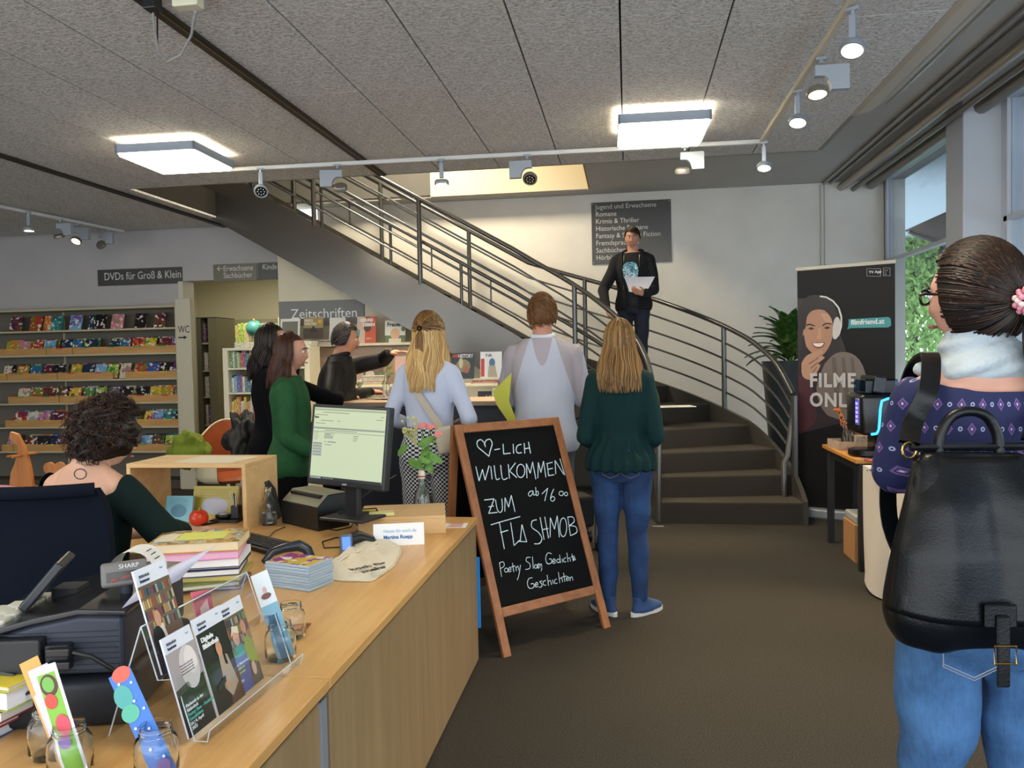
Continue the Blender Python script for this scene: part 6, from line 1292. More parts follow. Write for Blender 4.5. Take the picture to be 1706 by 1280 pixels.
def hand(L,w,d,nrm,curl=.5,side=1,spread=.006,s=1.0):
    """palm and five unequal fingers; w wrist, d direction, nrm points out of the palm side the fingers curl to"""
    d=d.normalized(); nrm=(nrm-d*nrm.dot(d)).normalized(); t=d.cross(nrm)*side
    L.limb([w-d*.02*s,w+d*.03*s,w+d*.06*s],[.024*s,.024*s,.022*s]); 
    for k,(off,ln,r_) in enumerate(((.028,.072,.0095),(.010,.080,.0098),(-.009,.074,.0095),(-.027,.058,.0085))):
        b=w+d*.078*s+t*off*s; L.limb([w+d*.025*s+t*off*.7*s,b],[.013*s,.0125*s],10)
        p=[b]; ang=0; dd=d.copy()
        for q in range(3):
            ang=curl*(.55+.35*q); dd=(dd*math.cos(ang)+nrm*math.sin(ang)); nrm2=nrm
            p.append(p[-1]+dd.normalized()*ln*s*(.42,.32,.26)[q]); dd=dd.normalized()
        L.limb(p,[r_*s*1.05,r_*s,r_*s*.95,r_*s*.85],10)
    b=w+d*.022*s+t*.026*s; L.limb([b,b+(d*.6+t*.8).normalized()*.038*s+nrm*.008*s,b+(d*.85+t*.5).normalized()*.066*s+nrm*(.012+.02*curl)*s],[.0135*s,.0115*s,.0095*s],10)
SKIN={}
def skin(name,c): return pm(name,c,.55,var=.08,scale=12,spec=.4)
def figure(label,loc,rz,Ht,female=False,skinc='c99a80',lean=0,hd=(0,0),arms=None,legs=None,pelvis_z=None,top=None,bottom=None,headoff=(0,0,0),shoes=None,grp=None,handp=None,neckr=None,hips=1.0,rollx=0):
    """arms: {'L':(elbow,wrist),'R':...} and legs in world coordinates (Vector) or local tuples"""
    s=Ht/1.75; t=thing('person',label,'person',loc,rz); Mw=Matrix.Translation(loc)@Matrix.Rotation(rz,4,'Z'); Mi=Mw.inverted()
    dz=(pelvis_z-.90*s) if pelvis_z else 0
    def bend(p):
        p=Vector(p)*s; h=.95*s
        if p.z>h: p.y+=math.tan(lean)*(p.z-h)*(1 if True else 0); p.x+=math.tan(rollx)*(p.z-h); p.z=h+(p.z-h)*math.cos(lean)
        p.z+=dz; return p
    def loc_(p): return (Mi@p) if isinstance(p,Vector) else Vector(p)*s+Vector((0,0,dz))
    shw=.142 if female else .172
    J={'t':t,'s':s,'M':Mw,'bend':bend,'dz':dz}
    TR=[(.80,.115,.085,0,0),(.86,.165*hips,.115,0,-.012),(.92,.172*hips,.122,0,-.018),(.98,.158*hips,.11,0,-.008),(1.06,.125,.092,0,.004),(1.14,.128,.095,0,.006),(1.24,.142,.106,0,.006),(1.32,.148,.104,0,.0),(1.39,.140,.088,0,-.006),(1.435,.105,.070,0,-.010),(1.475,.075,.058,0,-.008)] if female else \
       [(.80,.12,.09,0,0),(.86,.162,.115,0,-.008),(.93,.168,.12,0,-.008),(1.0,.155,.11,0,0),(1.08,.145,.105,0,.004),(1.2,.16,.112,0,.006),(1.3,.168,.12,0,.004),(1.38,.165,.106,0,-.004),(1.44,.130,.082,0,-.010),(1.485,.085,.062,0,-.008)]
    def trings(off,z0,z1,flare=0,ov=None):
        out=[]; zs=[z0]+[r[0] for r in TR if z0<r[0]<z1]+[z1]
        for z in zs:
            a=[np.interp(z,[r[0] for r in TR],[r[k] for r in TR]) for k in (1,2,3,4)]
            o2=off+(flare*max(0,(1.05-z)/.2)); 
            if ov: o2+=ov(z)
            p=bend((a[2],a[3],z)); out.append((p.z,(a[0]+o2)*s,(a[1]+o2*.9)*s,p.x,p.y))
        return out
    J['trings']=trings
    hcn=bend((headoff[0],(.02)+headoff[1],(1.62 if female else 1.632)+headoff[2])); Mh=Matrix.Translation(hcn)@Matrix.Rotation(hd[0],4,'Z')@Matrix.Rotation(hd[1],4,'X')@Matrix.Scale(s**.5*1.0,4); J['Mh']=Mh; J['hc']=hcn
    B=Loft(); B.rings(trings(0,.80,1.475 if female else 1.485)); nr=neckr or (.050 if female else .058)
    B.limb([bend((0,-.012,1.42)),bend((0,-.006,1.50)),hcn+Mh.to_3x3()@Vector((0,-.018,-.06)),hcn+Mh.to_3x3()@Vector((0,-.015,-.01))],[nr*1.25*s,nr*s,nr*s,nr*s]); B.g.add(*(lambda g:(g.v,g.f))(headmesh(Mh,.021 if female else .025,1,female)))
    SH={}
    for k,sx in (('L',-1),('R',1)):
        sh=bend((sx*shw,-.005,1.388)); el,wr=arms[k]; el=loc_(el); wr=loc_(wr); SH[k]=(sh,el,wr)
        B.limb([bend((sx*.045,-.01,1.452)),bend((sx*shw*.72,-.008,1.418)),sh],[.036*s,.040*s,.046*s]); B.limb([sh,sh.lerp(el,.5),el],[.051*s,.044*s,.038*s]); B.limb([el,el.lerp(wr,.35),wr],[.039*s,.038*s,.026*s])
        hp_=(handp or {}).get(k)
        if hp_ is not False:
            d,nm,cu=hp_ if hp_ else ((wr-el),Vector((0,.2,-1)),.5)
            if not isinstance(d,Vector): d=Vector(d)
            if not isinstance(nm,Vector): nm=Vector(nm)
            if hp_ and hp_[0].__class__ is Vector: d=Mi.to_3x3()@d; nm=Mi.to_3x3()@nm
            hand(B,wr,d,nm,cu,side=(1 if k=='R' else -1),s=s*.97)
    LG={}
    for k,sx in (('L',-1),('R',1)):
        hp2=bend((sx*.088*hips,0,.87)); kn,an=legs[k] if legs else ((sx*.09,.015,.48),(sx*.09,-.015,.09)); kn=loc_(kn) if isinstance(kn,Vector) or not pelvis_z else Vector(kn); an=loc_(an) if isinstance(an,Vector) or not pelvis_z else Vector(an)
        LG[k]=(hp2,kn,an); B.limb([hp2,hp2.lerp(kn,.5),kn],[.085*s,.070*s,.052*s]); B.limb([kn,kn.lerp(an,.35),an],[.050*s,.052*s,.034*s])
    J['SH']=SH; J['LG']=LG
    J['body']=B.fuse('body',skin('skin_'+skinc,skinc),t,.0065,3)
    if bottom: # trousers
        P=Loft(); P.rings(trings(bottom.get('off',.012),.80,bottom.get('z1',1.02)))
        for k in ('L','R'):
            a,b,c=LG[k]; r=bottom.get('r',(.098,.082,.064,.062,.05)); c2=b.lerp(c,bottom.get('len',.97))
            P.limb([a+Vector((0,0,.02)),a.lerp(b,.5),b],[r[0]*s,r[1]*s,r[2]*s]); P.limb([b,b.lerp(c2,.4),c2],[r[2]*s,r[3]*s,r[4]*s])
        J['trousers']=P.fuse('trousers',bottom['mat'],t,.008,4,wrinkle(bottom.get('amp',.0035),24,rz*3+Ht,cut=bottom.get('cut'),fold=bottom.get('fold')))
    if top:
        P=Loft(); o=top.get('off',.014); zt=top.get('z1',1.46); P.rings(trings(o,top.get('z0',.86),zt,top.get('flare',0),top.get('ov')))
        r=top.get('r',(.058,.052,.046,.042,.035)); sl=top.get('sleeve',.93)
        for k,sx in (('L',-1),('R',1)):
            sh,el,wr=SH[k]; P.limb([bend((sx*.055,-.01,zt-.045 if zt<1.45 else 1.44)),bend((sx*shw*.72,-.008,1.414)),sh],[.040*s,.047*s,r[0]*s]); P.limb([sh,sh.lerp(el,.5),el],[r[0]*s,r[1]*s,r[2]*s])
            if sl>0: w2=el.lerp(wr,sl); P.limb([el,el.lerp(w2,.4),w2],[r[2]*s,r[3]*s,r[4]*s])
        if top.get('extra'): top['extra'](P,J)
        J['top']=P.fuse(top.get('name','top'),top['mat'],t,.008,top.get('smooth',5),wrinkle(top.get('amp',.004),top.get('freq',17),rz+Ht,cut=top.get('cut'),fold=top.get('fold')))
    if shoes:
        for k,sx in (('L',-1),('R',1)):
            an=LG[k][2]; ya=shoes.get('yaw',{}).get(k,-sx*R(12)); M=Matrix.Translation((an.x,an.y,an.z-.09*s))@Matrix.Rotation(ya,4,'Z')
            sm_=shoes['mat']; P=Loft(); P.rings([(.015,.042,.12,0,.06),(.04,.044,.125,0,.06),(.06,.038,.10,0,.045),(.085,.034,.06,0,.01),(.11,.036,.045,0,-.005)],M=M@Matrix.Scale(s,4)); o_=P.fuse('shoe',sm_,t,.006,3)
            G().prism([(.045*math.cos(a)*(1 if math.sin(a)>0 else .85),.055+.135*math.sin(a)) for a in [2*PI*i/20 for i in range(20)]],0,.022,M@Matrix.Scale(s,4)).build('sole',shoes['sole'],o_)
            if shoes.get('laces'): G().rbox(-.016,.016,.05,.12,.062,.078,.004,1,M@T(0,0,0,R(-14),0,0)).build('laces',shoes['sole'],o_)
    return J
# ---------------------------------------------------------------- hair helpers
def strandmesh(paths,r,mats,name,parent,pick,n=3):
    vs=[];fs=[];mi=[]
    for si,P in enumerate(paths):
        m=len(P); o=len(vs); c=pick[si]
        pa_=None
        for i,p in enumerate(P):
            t=(P[min(i+1,m-1)]-P[max(i-1,0)]); 
            if t.length<1e-6: t=Vector((0,0,1))
            t.normalize(); a=t.orthogonal().normalized() if pa_ is None else (pa_-t*pa_.dot(t)).normalized(); pa_=a; b=a.cross(t); rr=r*(1-.75*(i/(m-1))**3)
            for k in range(n): an=2*PI*k/n; vs.append(tuple(p+a*(math.cos(an)*rr)+b*(math.sin(an)*rr)))
        for i in range(m-1):
            for k in range(n): fs.append((o+i*n+k,o+i*n+(k+1)%n,o+(i+1)*n+(k+1)%n,o+(i+1)*n+k)); mi.append(c)
    me=bpy.data.meshes.new(name); me.from_pydata(vs,[],fs)
    for m_ in mats: me.materials.append(m_)
    me.polygons.foreach_set('material_index',mi); me.polygons.foreach_set('use_smooth',[True]*len(fs)); me.update(); return mko(name,me,parent)
def hm(c): return pm('hair_'+c,c,.42,spec=.35)
SCR=(.087,.107,.128)
def sc(dirv,Mh,k=1.0): return Mh@Vector((dirv.x*SCR[0]*k,dirv.y*SCR[1]*k-.004,dirv.z*SCR[2]*k))
def dirv(az_,el): return Vector((math.cos(el)*math.sin(az_),math.cos(el)*math.cos(az_),math.sin(el)))   # az 0 = face
def haircap(J,mat,k=1.0,face=62,low=-28,flo=40,name='hair'):
    """scalp-hugging base hair; the face wedge is left open"""
    g=G(); Mh=J['Mh']
    def f(u,v):
        a=(u-.5)*2*PI; fa=abs(a); fr=max(0,min(1,(R(face+25)-fa)/R(25))) ; lo=R(low)*(1-fr)+R(flo)*fr; el=PI/2-(PI/2-lo)*v
        return sc(dirv(a,el),Mh,k*(1-.06*(v>.97)))
    g.grid(f,48,20); return g.build(name,mat,J['t'],smooth=180)
def longhair(J,cols,zend,seed,n=520,r=.0034,front=50,flare=.02,out=.018,part=None,low_out=0.0,wave=.004,base=None):
    """zend: local z (figure space) where the strands end"""
    rr=random.Random(seed); Mh=J['Mh']; hc=J['hc']; paths=[];pick=[]; yb=None
    haircap(J,hm(base or cols[0]),.95,front-8,-12,38)
    for i in range(n):
        a=rr.uniform(R(front),2*PI-R(front)); 
        if a>PI: a-=2*PI
        el0=R(rr.uniform(20,88)); st=dirv(a+rr.uniform(-.1,.1),el0); P=[]; k=1+rr.uniform(0,.05)
        q=6
        for j in range(q): el=el0+(R(-5)-el0)*j/(q-1); P.append(sc(dirv(a,el),Mh,k))
        p=P[-1]; d=(p-hc); d.z=0; d.normalize(); ze=zend+rr.uniform(-.03,.02); m=7
        for j in range(1,m+1):
            t=j/m; z=p.z+(ze-p.z)*t; back=Vector((0,-.03*t,0))
            w=wave*math.sin(t*9+a*5+seed); P.append(Vector((p.x+d.x*(flare*math.sin(t*PI*.6)-low_out*t)+w,p.y+d.y*(flare*math.sin(t*PI*.6)-low_out*t)+back.y+w*.6,z)))
        paths.append(P); pick.append(rr.choices(range(len(cols)),[3]+[2]*(len(cols)-1))[0])
    # inner solid volume so no gaps show
    g=G()
    def f(u,v):
        a=R(front+8)+(2*PI-2*R(front+8))*u; a2=a if a<=PI else a-2*PI; p=sc(dirv(a2,R(-5)),Mh,.97); d=(p-hc); d.z=0; d.normalize(); z=p.z+.0+(zend+.015-p.z)*v
        return (p.x+d.x*(flare*math.sin(v*PI*.6)-low_out*v-.010-.016*(1-v)**4),p.y+d.y*(flare*math.sin(v*PI*.6)-low_out*v-.010-.016*(1-v)**4)-.03*v,z)
    g.grid(f,30,12); g.build('hair_underlayer',hm(base or cols[0]),J['t'],smooth=180)
    return strandmesh(paths,r,[hm(c) for c in cols],'hair_strands',J['t'],pick)
def shorthair(J,cols,seed,n=900,face=58,low=-22,ln=.03,k=1.0,comb=None,flo=34,r=.0022,lift=1.02):
    rr=random.Random(seed); Mh=J['Mh']; haircap(J,hm(cols[0]),k,face,low,flo); paths=[];pick=[]
    for i in range(n):
        a=rr.uniform(-PI,PI); fr=max(0,min(1,(R(face+25)-abs(a))/R(25))); lo=R(low)*(1-fr)+R(flo)*fr; el=lo+(PI/2-lo)*rr.random()**.8
        d=dirv(a,el); cb=comb(a,el) if comb else Vector((.0,.0,-1)); cb=cb-d*cb.dot(d); cb.normalize(); P=[]
        L_=ln*rr.uniform(.7,1.3)
        for j in range(4): t=j/3; e=(d+cb*(L_/.1)*t).normalized(); P.append(sc(e,Mh,k*(1.0+(lift-1+.02)*math.sin(t*2.2))))
        paths.append(P); pick.append(rr.randrange(len(cols)))
    return strandmesh(paths,r,[hm(c) for c in cols],'hair_strands',J['t'],pick)
def glasses(J,c='1d1b1c',thick=.0022):
    g=G(); Mh=J['Mh']
    for sx in (-1,1):
        g.tube([Mh@Vector((sx*.031+.024*math.cos(a)*(1.05),.098-.004*abs(math.cos(a)),.0+.017*math.sin(a))) for a in [2*PI*i/14 for i in range(14)]],thick,6,closed=True)
        g.tube([Mh@Vector((sx*.055,.094,.006)),Mh@Vector((sx*.077,.07,.006)),Mh@Vector((sx*.080,.0,.002)),Mh@Vector((sx*.078,-.015,-.012))],thick,6)
    g.tube([Mh@Vector((-.008,.10,.004)),Mh@Vector((.008,.10,.004))],thick,6); return g.build('glasses',pm('frame_'+c,c,.25),J['t'],smooth=60)
def face(J,brow='3a281c',lip='a8605a',eyes='3a2a20',smile=False):
    Mh=J['Mh']; t=J['t']
    for sx in (-1,1):
        e=G().ell((sx*.031,.079,.001),.0115,.0115,.0085,14,10,Mh).build('eye',pm('eye_white','d9d4ce',.25),t,smooth=90); G().ell((sx*.031,.089,.001),.005,.0025,.005,12,6,Mh).build('iris',pm('iris_'+eyes,eyes,.2),e)
        G().tube([Mh@Vector((sx*x,y,z)) for x,y,z in ((.014,.094,.020),(.030,.0925,.0245),(.047,.082,.019))],[.0028,.0034,.002],6).build('eyebrow',hm(brow),t,smooth=60)
    G().tube([Mh@Vector(p) for p in ((-.024,.083,-.064 if smile else -.068),(-.012,.0925,-.0685),(0,.095,-.069),(.012,.0925,-.0685),(.024,.083,-.064 if smile else -.068))],[.002,.0042,.005,.0042,.002],8).build('lips',pm('lip_'+lip,lip,.4),t,smooth=60)
    if smile: G().tube([Mh@Vector(p) for p in ((-.014,.0945,-.0665),(0,.098,-.0675),(.014,.0945,-.0665))],[.0014,.0022,.0014],6).build('teeth',pm('teeth','d9d2c6',.3),t)
def cloth_m(name,c,rough=.85,**k): return pm(name,c,rough,sheen=0,**k)
def denim(name,c1,c2):
    if name in MATS: return MATS[name]
    N=NB(name); f=N.noise(9,4); g=N.noise(160,3,N.obj((1,1,.25))); h=N.ma('MULTIPLY_ADD',f,1.6,-.5); h=N.ma('MULTIPLY_ADD',g,.5,h); cl=N.n('Clamp'); N.l(h,cl.inputs[0]); N.col(N.mix(cl.outputs[0],hx(c1),hx(c2))); N.b.inputs['Roughness'].default_value=.85; N.bump(g,.25,.003); MATS[name]=N.m; return N.m
BLKC=cloth_m('black_cloth','0b0b0d',.9,spec=.12,bump=.1,bscale=120); M_BSH=pm('black_shoe','151414',.5)

# --- woman in the teal blouse
J=figure('woman seen from behind in dark teal blouse and blue jeans before the stairs',(-.045,4.53,0),R(-1),1.705,True,hd=(R(2),R(4)),
 arms={'L':((-.205,-.02,1.06),(-.12,.19,.99)),'R':((.205,-.02,1.06),(.12,.19,.99))},legs={'L':((-.085,.02,.48),(-.085,-.0,.09)),'R':((.09,.02,.48),(.10,.0,.09))},
 bottom=dict(mat=denim('blue_jeans','0c1c3c','234777'),off=.014,r=(.102,.085,.062,.062,.046),z1=1.0),shoes=dict(mat=denim('denim_sneaker','1f3a66','33507c'),sole=pm('white_rubber','d8d8d4',.5),yaw={'L':R(35),'R':R(-42)},laces=True),
 top=dict(mat=cloth_m('teal_blouse_cloth','0b2b2b',.85,spec=.2,var=.12,scale=30,bump=.25,bscale=160),off=.018,z0=.865,z1=1.47,flare=.028,ov=lambda z:-.012*math.exp(-((z-1.06)/.03)**2),amp=.003,freq=20,r=(.062,.060,.056,.052,.040),fold=lambda x,y,z:.007*np.sin(np.arctan2(y,x)*17)*np.clip((1.06-z)/.12,0,1)*(np.abs(x)<.24)))
longhair(J,['775838','91703f','5c4128','a98650'],1.315,1,900,.0036,44,.030,low_out=-.016,base='5a4026')
for sx in (-1,1): 
    p=[(sx*.055+ .05*x,-.137-.004,z) for x,z in ((-.9,.90),(-.9,.83),(0,.81),(.9,.83),(.9,.90))]; G().tube([(x,y+.0,z) for x,y,z in p],.0018,5).build('pocket_seam',pm('seam_thread','7a6a4a',.8),J['t'])
# --- man in the white shirt
def whiteshirt():
    N=NB('white_shirt_over_undershirt'); tc=N.n('TexCoord'); sp_=N.n('SeparateXYZ'); N.l(tc.outputs['Object'],sp_.inputs[0]); ax=N.ma('ABSOLUTE',sp_.outputs[0])
    z=sp_.outputs[2]; half=N.ma('MULTIPLY_ADD',N.ma('SUBTRACT',z,1.3),-.32,.178); m1=N.ma('MULTIPLY',N.ma('LESS_THAN',ax,half),N.ma('LESS_THAN',z,N.ma('MULTIPLY_ADD',N.ma('MULTIPLY',ax,ax),42.,1.44))); m1=N.ma('MULTIPLY',m1,.75)
    m=N.ma('MAXIMUM',N.ma('MAXIMUM',m1,N.ma('MULTIPLY',N.ma('GREATER_THAN',ax,.25),.4)),N.ma('MULTIPLY',N.ma('LESS_THAN',z,1.0),.6))
    N.col(N.mix(m,hx('aaa2a8'),hx('c0c8d8'))); N.b.inputs['Roughness'].default_value=.85; N.bump(N.noise(40,3),.15,.01); return N.m
J=figure('man seen from behind in thin white shirt, arms crossed, behind the chalkboard',(-.53,4.98,0),R(3),1.90,False,'c08870',hd=(R(-24),R(2)),lean=R(-1),
 arms={'L':((-.235,.04,1.12),(-.02,.26,1.16)),'R':((.24,.04,1.12),(.06,.25,1.20))},handp={'L':False,'R':((-.8,.2,.1),(0,-1,0),.7)},
 bottom=dict(mat=cloth_m('grey_jeans','4d5158',.85,var=.15,scale=20),off=.014,z1=1.0),shoes=dict(mat=M_BSH,sole=M_BSH),
 top=dict(mat=whiteshirt(),off=.028,z0=.83,z1=1.485,flare=.02,amp=.0055,freq=14,r=(.066,.062,.057,.055,.044)))
bend=J['bend']; s=J['s']
P=Loft(); P.limb([bend((.19,.06,1.235)),bend((.235,.075,1.225))],[.02,.02]); 
g=Loft(); hand(g,bend((.15,.14,1.20)),Vector((1,-.25,.05)),Vector((-.2,-1,0)),.55,1); g.fuse('left_hand',skin('skin_c08870','c08870'),J['t'],.006,2)
J2=J; c=bend((0,-.01,1.50)); G().tube([c+Vector((.066*math.cos(a),.066*math.sin(a)*1.0,.01*math.sin(a))) for a in [2*PI*i/24 for i in range(24)]],.016,8,closed=True).build('collar',pm('white_collar','cfd5e2',.85),J['t'],smooth=60)
shorthair(J,['6a4526','7d5530','55371e','8e6840'],4,1500,56,-34,.028,1.0,comb=lambda a,el:Vector((.5,.3,-.5)) if el<R(50) else Vector((.9,.4,0)),flo=30)
glasses(J,'3a3430',.0018)
t=tag(G().add([(0,0,0),(.02,.0,.17),(-.10,.0,.06),(-.08,.0,-.02),(0,.004,-.14),(.05,.0,-.14)],[(0,1,2),(0,2,3),(0,3,4),(0,4,5)]).add([(0,.004,0),(.02,.004,.17),(-.10,.004,.06),(-.08,.004,-.02),(0,.008,-.14),(.05,.004,-.14)],[(2,1,0),(3,2,0),(4,3,0),(5,4,0)]).build('yellow_folder',pm('lime_yellow_paper','b9b83a',.6),None,pz(848,668,4.8)),'lime yellow folder held in front of the white-shirted man','folder')
# --- blond woman
N=NB('checker_cloth'); 
uvn=N.obj(); sp_=N.n('SeparateXYZ'); N.l(uvn,sp_.inputs[0])
# cylinder-like mapping round each leg keeps the checks square
ax=N.ma('ABSOLUTE',sp_.outputs[0]); lx=N.ma('SUBTRACT',ax,.09); an_=N.ma('ARCTAN2',sp_.outputs[1],lx); u_=N.ma('MULTIPLY',an_,.085/.0125); v_2=N.ma('MULTIPLY',sp_.outputs[2],1/.0125)
cu=N.ma('FLOORED_MODULO',N.ma('FLOOR',u_),2.); cv2=N.ma('FLOORED_MODULO',N.ma('FLOOR',v_2),2.); N.col(N.mix(N.ma('COMPARE',cu,cv2,.1),hx('c9ccd2'),hx('0e0f14'))); N.b.inputs['Roughness'].default_value=.85; M_CHECK=N.m
J=figure('blond woman seen from behind in white long-sleeved top and checkered trousers',(-1.165,4.52,0),R(-8),1.78,True,'cf9d84',hd=(R(-6),R(4)),
 arms={'L':((-.24,-.03,1.13),(-.19,.20,1.06)),'R':((.255,-.02,1.12),(.14,.21,1.10))},legs={'L':((-.10,.03,.48),(-.11,0,.09)),'R':((.10,.03,.48),(.11,0,.09))},
 bottom=dict(mat=M_CHECK,off=.012,r=(.105,.09,.075,.072,.068),z1=1.09,amp=.002),shoes=dict(mat=M_BSH,sole=M_BSH),
 top=dict(mat=cloth_m('white_ribbed_knit','b6bed2',.85,bump=.25,bscale=90),off=.010,z0=1.03,z1=1.465,amp=.003,r=(.054,.050,.046,.043,.035),sleeve=.97))
longhair(J,['c59a5c','dab679','a67c46','e0c48e'],1.33,5,900,.0036,50,.040,low_out=.012,wave=.008,base='7a5a32')
Mh=J['Mh']; rr=random.Random(3); paths=[];pick=[]
for i in range(420):
    a=rr.uniform(R(30),2*PI-R(30)); a=a if a<=PI else a-2*PI; d0=dirv(a,R(rr.uniform(5,85))); tie=Vector((.05,-.97,.25)).normalized(); P_=[]
    for j in range(8): t_=j/7; d=(d0*(1-t_)+tie*t_).normalized(); P_.append(sc(d,Mh,1.055+.02*math.sin(t_*3)))
    if i%2: 
        e=P_[-1]
        for j in range(1,7): P_.append(e+Vector((.014*math.sin(i)+.02*(j/6)*math.cos(i*3),-.012-.012*math.sin(j*.5),-.04*j)))
    paths.append(P_); pick.append(rr.randrange(3))
strandmesh(paths,.0034,[hm('4a3018'),hm('6b4a26'),hm('9a7440')],'tied_back_hair',J['t'],pick)
for k in (0,):
    e=sc(Vector((.05,-.97,.25)).normalized(),Mh,1.1); G().tube([e+Vector((.012*math.cos(a),-.004,.012*math.sin(a))) for a in [2*PI*i/12 for i in range(12)]],.004,6,closed=True).build('hair_tie',BLKC,J['t'])
b=J['bend']
G().tube([b(p) for p in ((-.10,-.02,1.475),(-.095,-.085,1.44),(-.04,-.128,1.32),(.05,-.125,1.18),(.115,-.125,1.10))],.02,6).build('bag_strap',pm('beige_webbing','b5ab98',.8),J['t']) if 0 else None
st_=[b(p) for p in ((-.10,-.01,1.478),(-.10,-.085,1.43),(-.045,-.130,1.32),(.04,-.125,1.19),(.12,-.135,1.09))]
tb=thing('crossbody_bag','beige crossbody bag on the blond woman\'s right hip','bag',J['M'].translation,R(-8))
g=G(); 
for i in range(len(st_)-1):
    p,q=st_[i],st_[i+1]; d=(q-p).normalized(); w_=Vector((.75,0,.65))*.02; w_=(w_-d*w_.dot(d)).normalized()*.02; nrm=d.cross(w_).normalized()*.0015
    g.add([p-w_-nrm,p+w_-nrm,q+w_-nrm,q-w_-nrm,p-w_+nrm,p+w_+nrm,q+w_+nrm,q-w_+nrm],[(0,1,2,3),(7,6,5,4),(0,4,5,1),(3,2,6,7),(1,5,6,2),(0,3,7,4)])
g.build('strap',pm('beige_webbing','b5ab98',.8),tb); G().rbox(-.055,.055,-.04,.04,-.085,.075,.025,3,T(.16,-.16,1.04,0,R(-8),R(20))).build('pouch',pm('cream_bag_cloth','bdb5a2',.8,bump=.2,bscale=60),tb,smooth=60); G().tube([(.11,-.2,1.075),(.2,-.18,1.09)],.003,5).build('zip',pm('grey_zip','8a8478',.5),tb)
# --- woman in green sweater and person in black beside her
J=figure('brown-haired woman in green sweater standing in profile beside the high table',(-2.08,4.62,0),R(-72),1.68,True,'c08e76',hd=(R(-8),R(0)),
 arms={'L':((-.19,.02,1.08),(-.15,.24,1.0)),'R':((.195,.0,1.08),(.17,.20,.95))},bottom=dict(mat=BLKC,off=.012,z1=1.0),shoes=dict(mat=M_BSH,sole=M_BSH),
 top=dict(mat=cloth_m('bottle_green_knit','0f4a22',.85,var=.15,scale=20,bump=.15,bscale=100),off=.026,z0=.82,z1=1.47,flare=.012,amp=.005,r=(.066,.062,.056,.052,.043)))
longhair(J,['3d2115','56301d','2c170e'],1.36,8,560,.0034,72,.026,low_out=.008,wave=.006); face(J,'2c170e')
hw=az(588,662,1.2)
J=figure('dark-haired person in black reaching a hand onto the high table',(-2.36,4.95,0),R(-66),1.76,True,'bb8a72',hd=(R(-4),R(2)),
 arms={'L':(Vector((-2.0,5.18,1.22)),Vector((hw.x-.10,hw.y+.03,1.235))),'R':((.22,.04,1.08),(.15,.22,1.02))},handp={'L':(Vector((1,.1,-.12)),Vector((0,0,-1)),.35)},
 bottom=dict(mat=BLKC,off=.014,z1=1.0),shoes=dict(mat=M_BSH,sole=M_BSH),
 top=dict(mat=cloth_m('black_knit','0a0b0e',.9,spec=.12,bump=.15,bscale=90),off=.026,z0=.84,z1=1.475,amp=.005,r=(.066,.06,.054,.05,.042)))
longhair(J,['120d0b','1f1613','2a1d17'],1.40,9,420,.0042,66,.028,low_out=.0,wave=.014)
# --- pointing man
hp1=pz(640,578,6.05); hp2=az(624,659,1.185)
J=figure('grey-haired man in black jacket pointing over the high table',(-2.36,5.98,0),R(-78),1.80,False,'b98368',lean=R(10),hd=(R(6),R(-6)),
 arms={'L':(Vector((-1.98,6.22,1.49)),Vector((hp1.x-.03,6.1,1.545))),'R':(Vector((-2.20,5.62,1.20)),Vector((hp2.x-.02,hp2.y+.02,1.215)))},handp={'L':(Vector((1,-.1,.12)),Vector((0,0,-1)),.12),'R':(Vector((1,.15,-.1)),Vector((0,0,-1)),.3)},
 bottom=dict(mat=BLKC,off=.014,z1=1.0),shoes=dict(mat=M_BSH,sole=M_BSH),
 top=dict(name='jacket',mat=pm('black_jacket_nylon','0e0e10',.55,spec=.3,bump=.12,bscale=50),off=.032,z0=.86,z1=1.50,amp=.007,freq=13,r=(.074,.068,.060,.055,.044)))
shorthair(J,['3a3029','5a5048','2a221d','78706a'],11,1500,60,-26,.045,1.02,comb=lambda a,el:Vector((.2,-.8,-.4)),flo=36); face(J,'3a3029')
c=J['bend']((0,-.005,1.505)); G().tube([c+Vector((.070*math.cos(a),.066*math.sin(a),.012*math.sin(a))) for a in [2*PI*i/24 for i in range(24)]],.017,8,closed=True).build('collar',pm('black_jacket_nylon','17181a',.55),J['t'],smooth=60)
# --- speaker on the stairs
SP=(.075,8.74,1.14); h_r=pz(1012,540,8.2); h_l=pz(1066,496,8.42)
J=figure('young man in black hooded jacket reading from a sheet on the stairs',SP,R(172),1.745,False,'c08a70',hd=(R(4),R(-5)),
 arms={'R':(Vector((-.25,8.62,2.20)),Vector((-.20,8.30,1.98))),'L':(Vector((.30,8.62,2.19)),Vector((.17,8.42,2.13)))},handp={'R':(Vector((.15,-.55,-.8)),Vector((.9,-.3,-.2)),.45),'L':(Vector((-.6,-.4,.25)),Vector((-.2,.6,.7)),.5)},
 legs={'L':((-.09,.03,.48),(-.09,.0,.09)),'R':((.095,.0,.48),(.10,-.04,.09))},
 bottom=dict(mat=denim('dark_navy_jeans','10141f','1d2536'),off=.014,z1=1.0),shoes=dict(mat=M_BSH,sole=M_BSH),
 top=dict(name='tshirt',mat=cloth_m('black_tshirt_cloth','101319',.9),off=.014,z0=.86,z1=1.47,amp=.003,sleeve=0,r=(.062,.054,.046,.04,.03)))
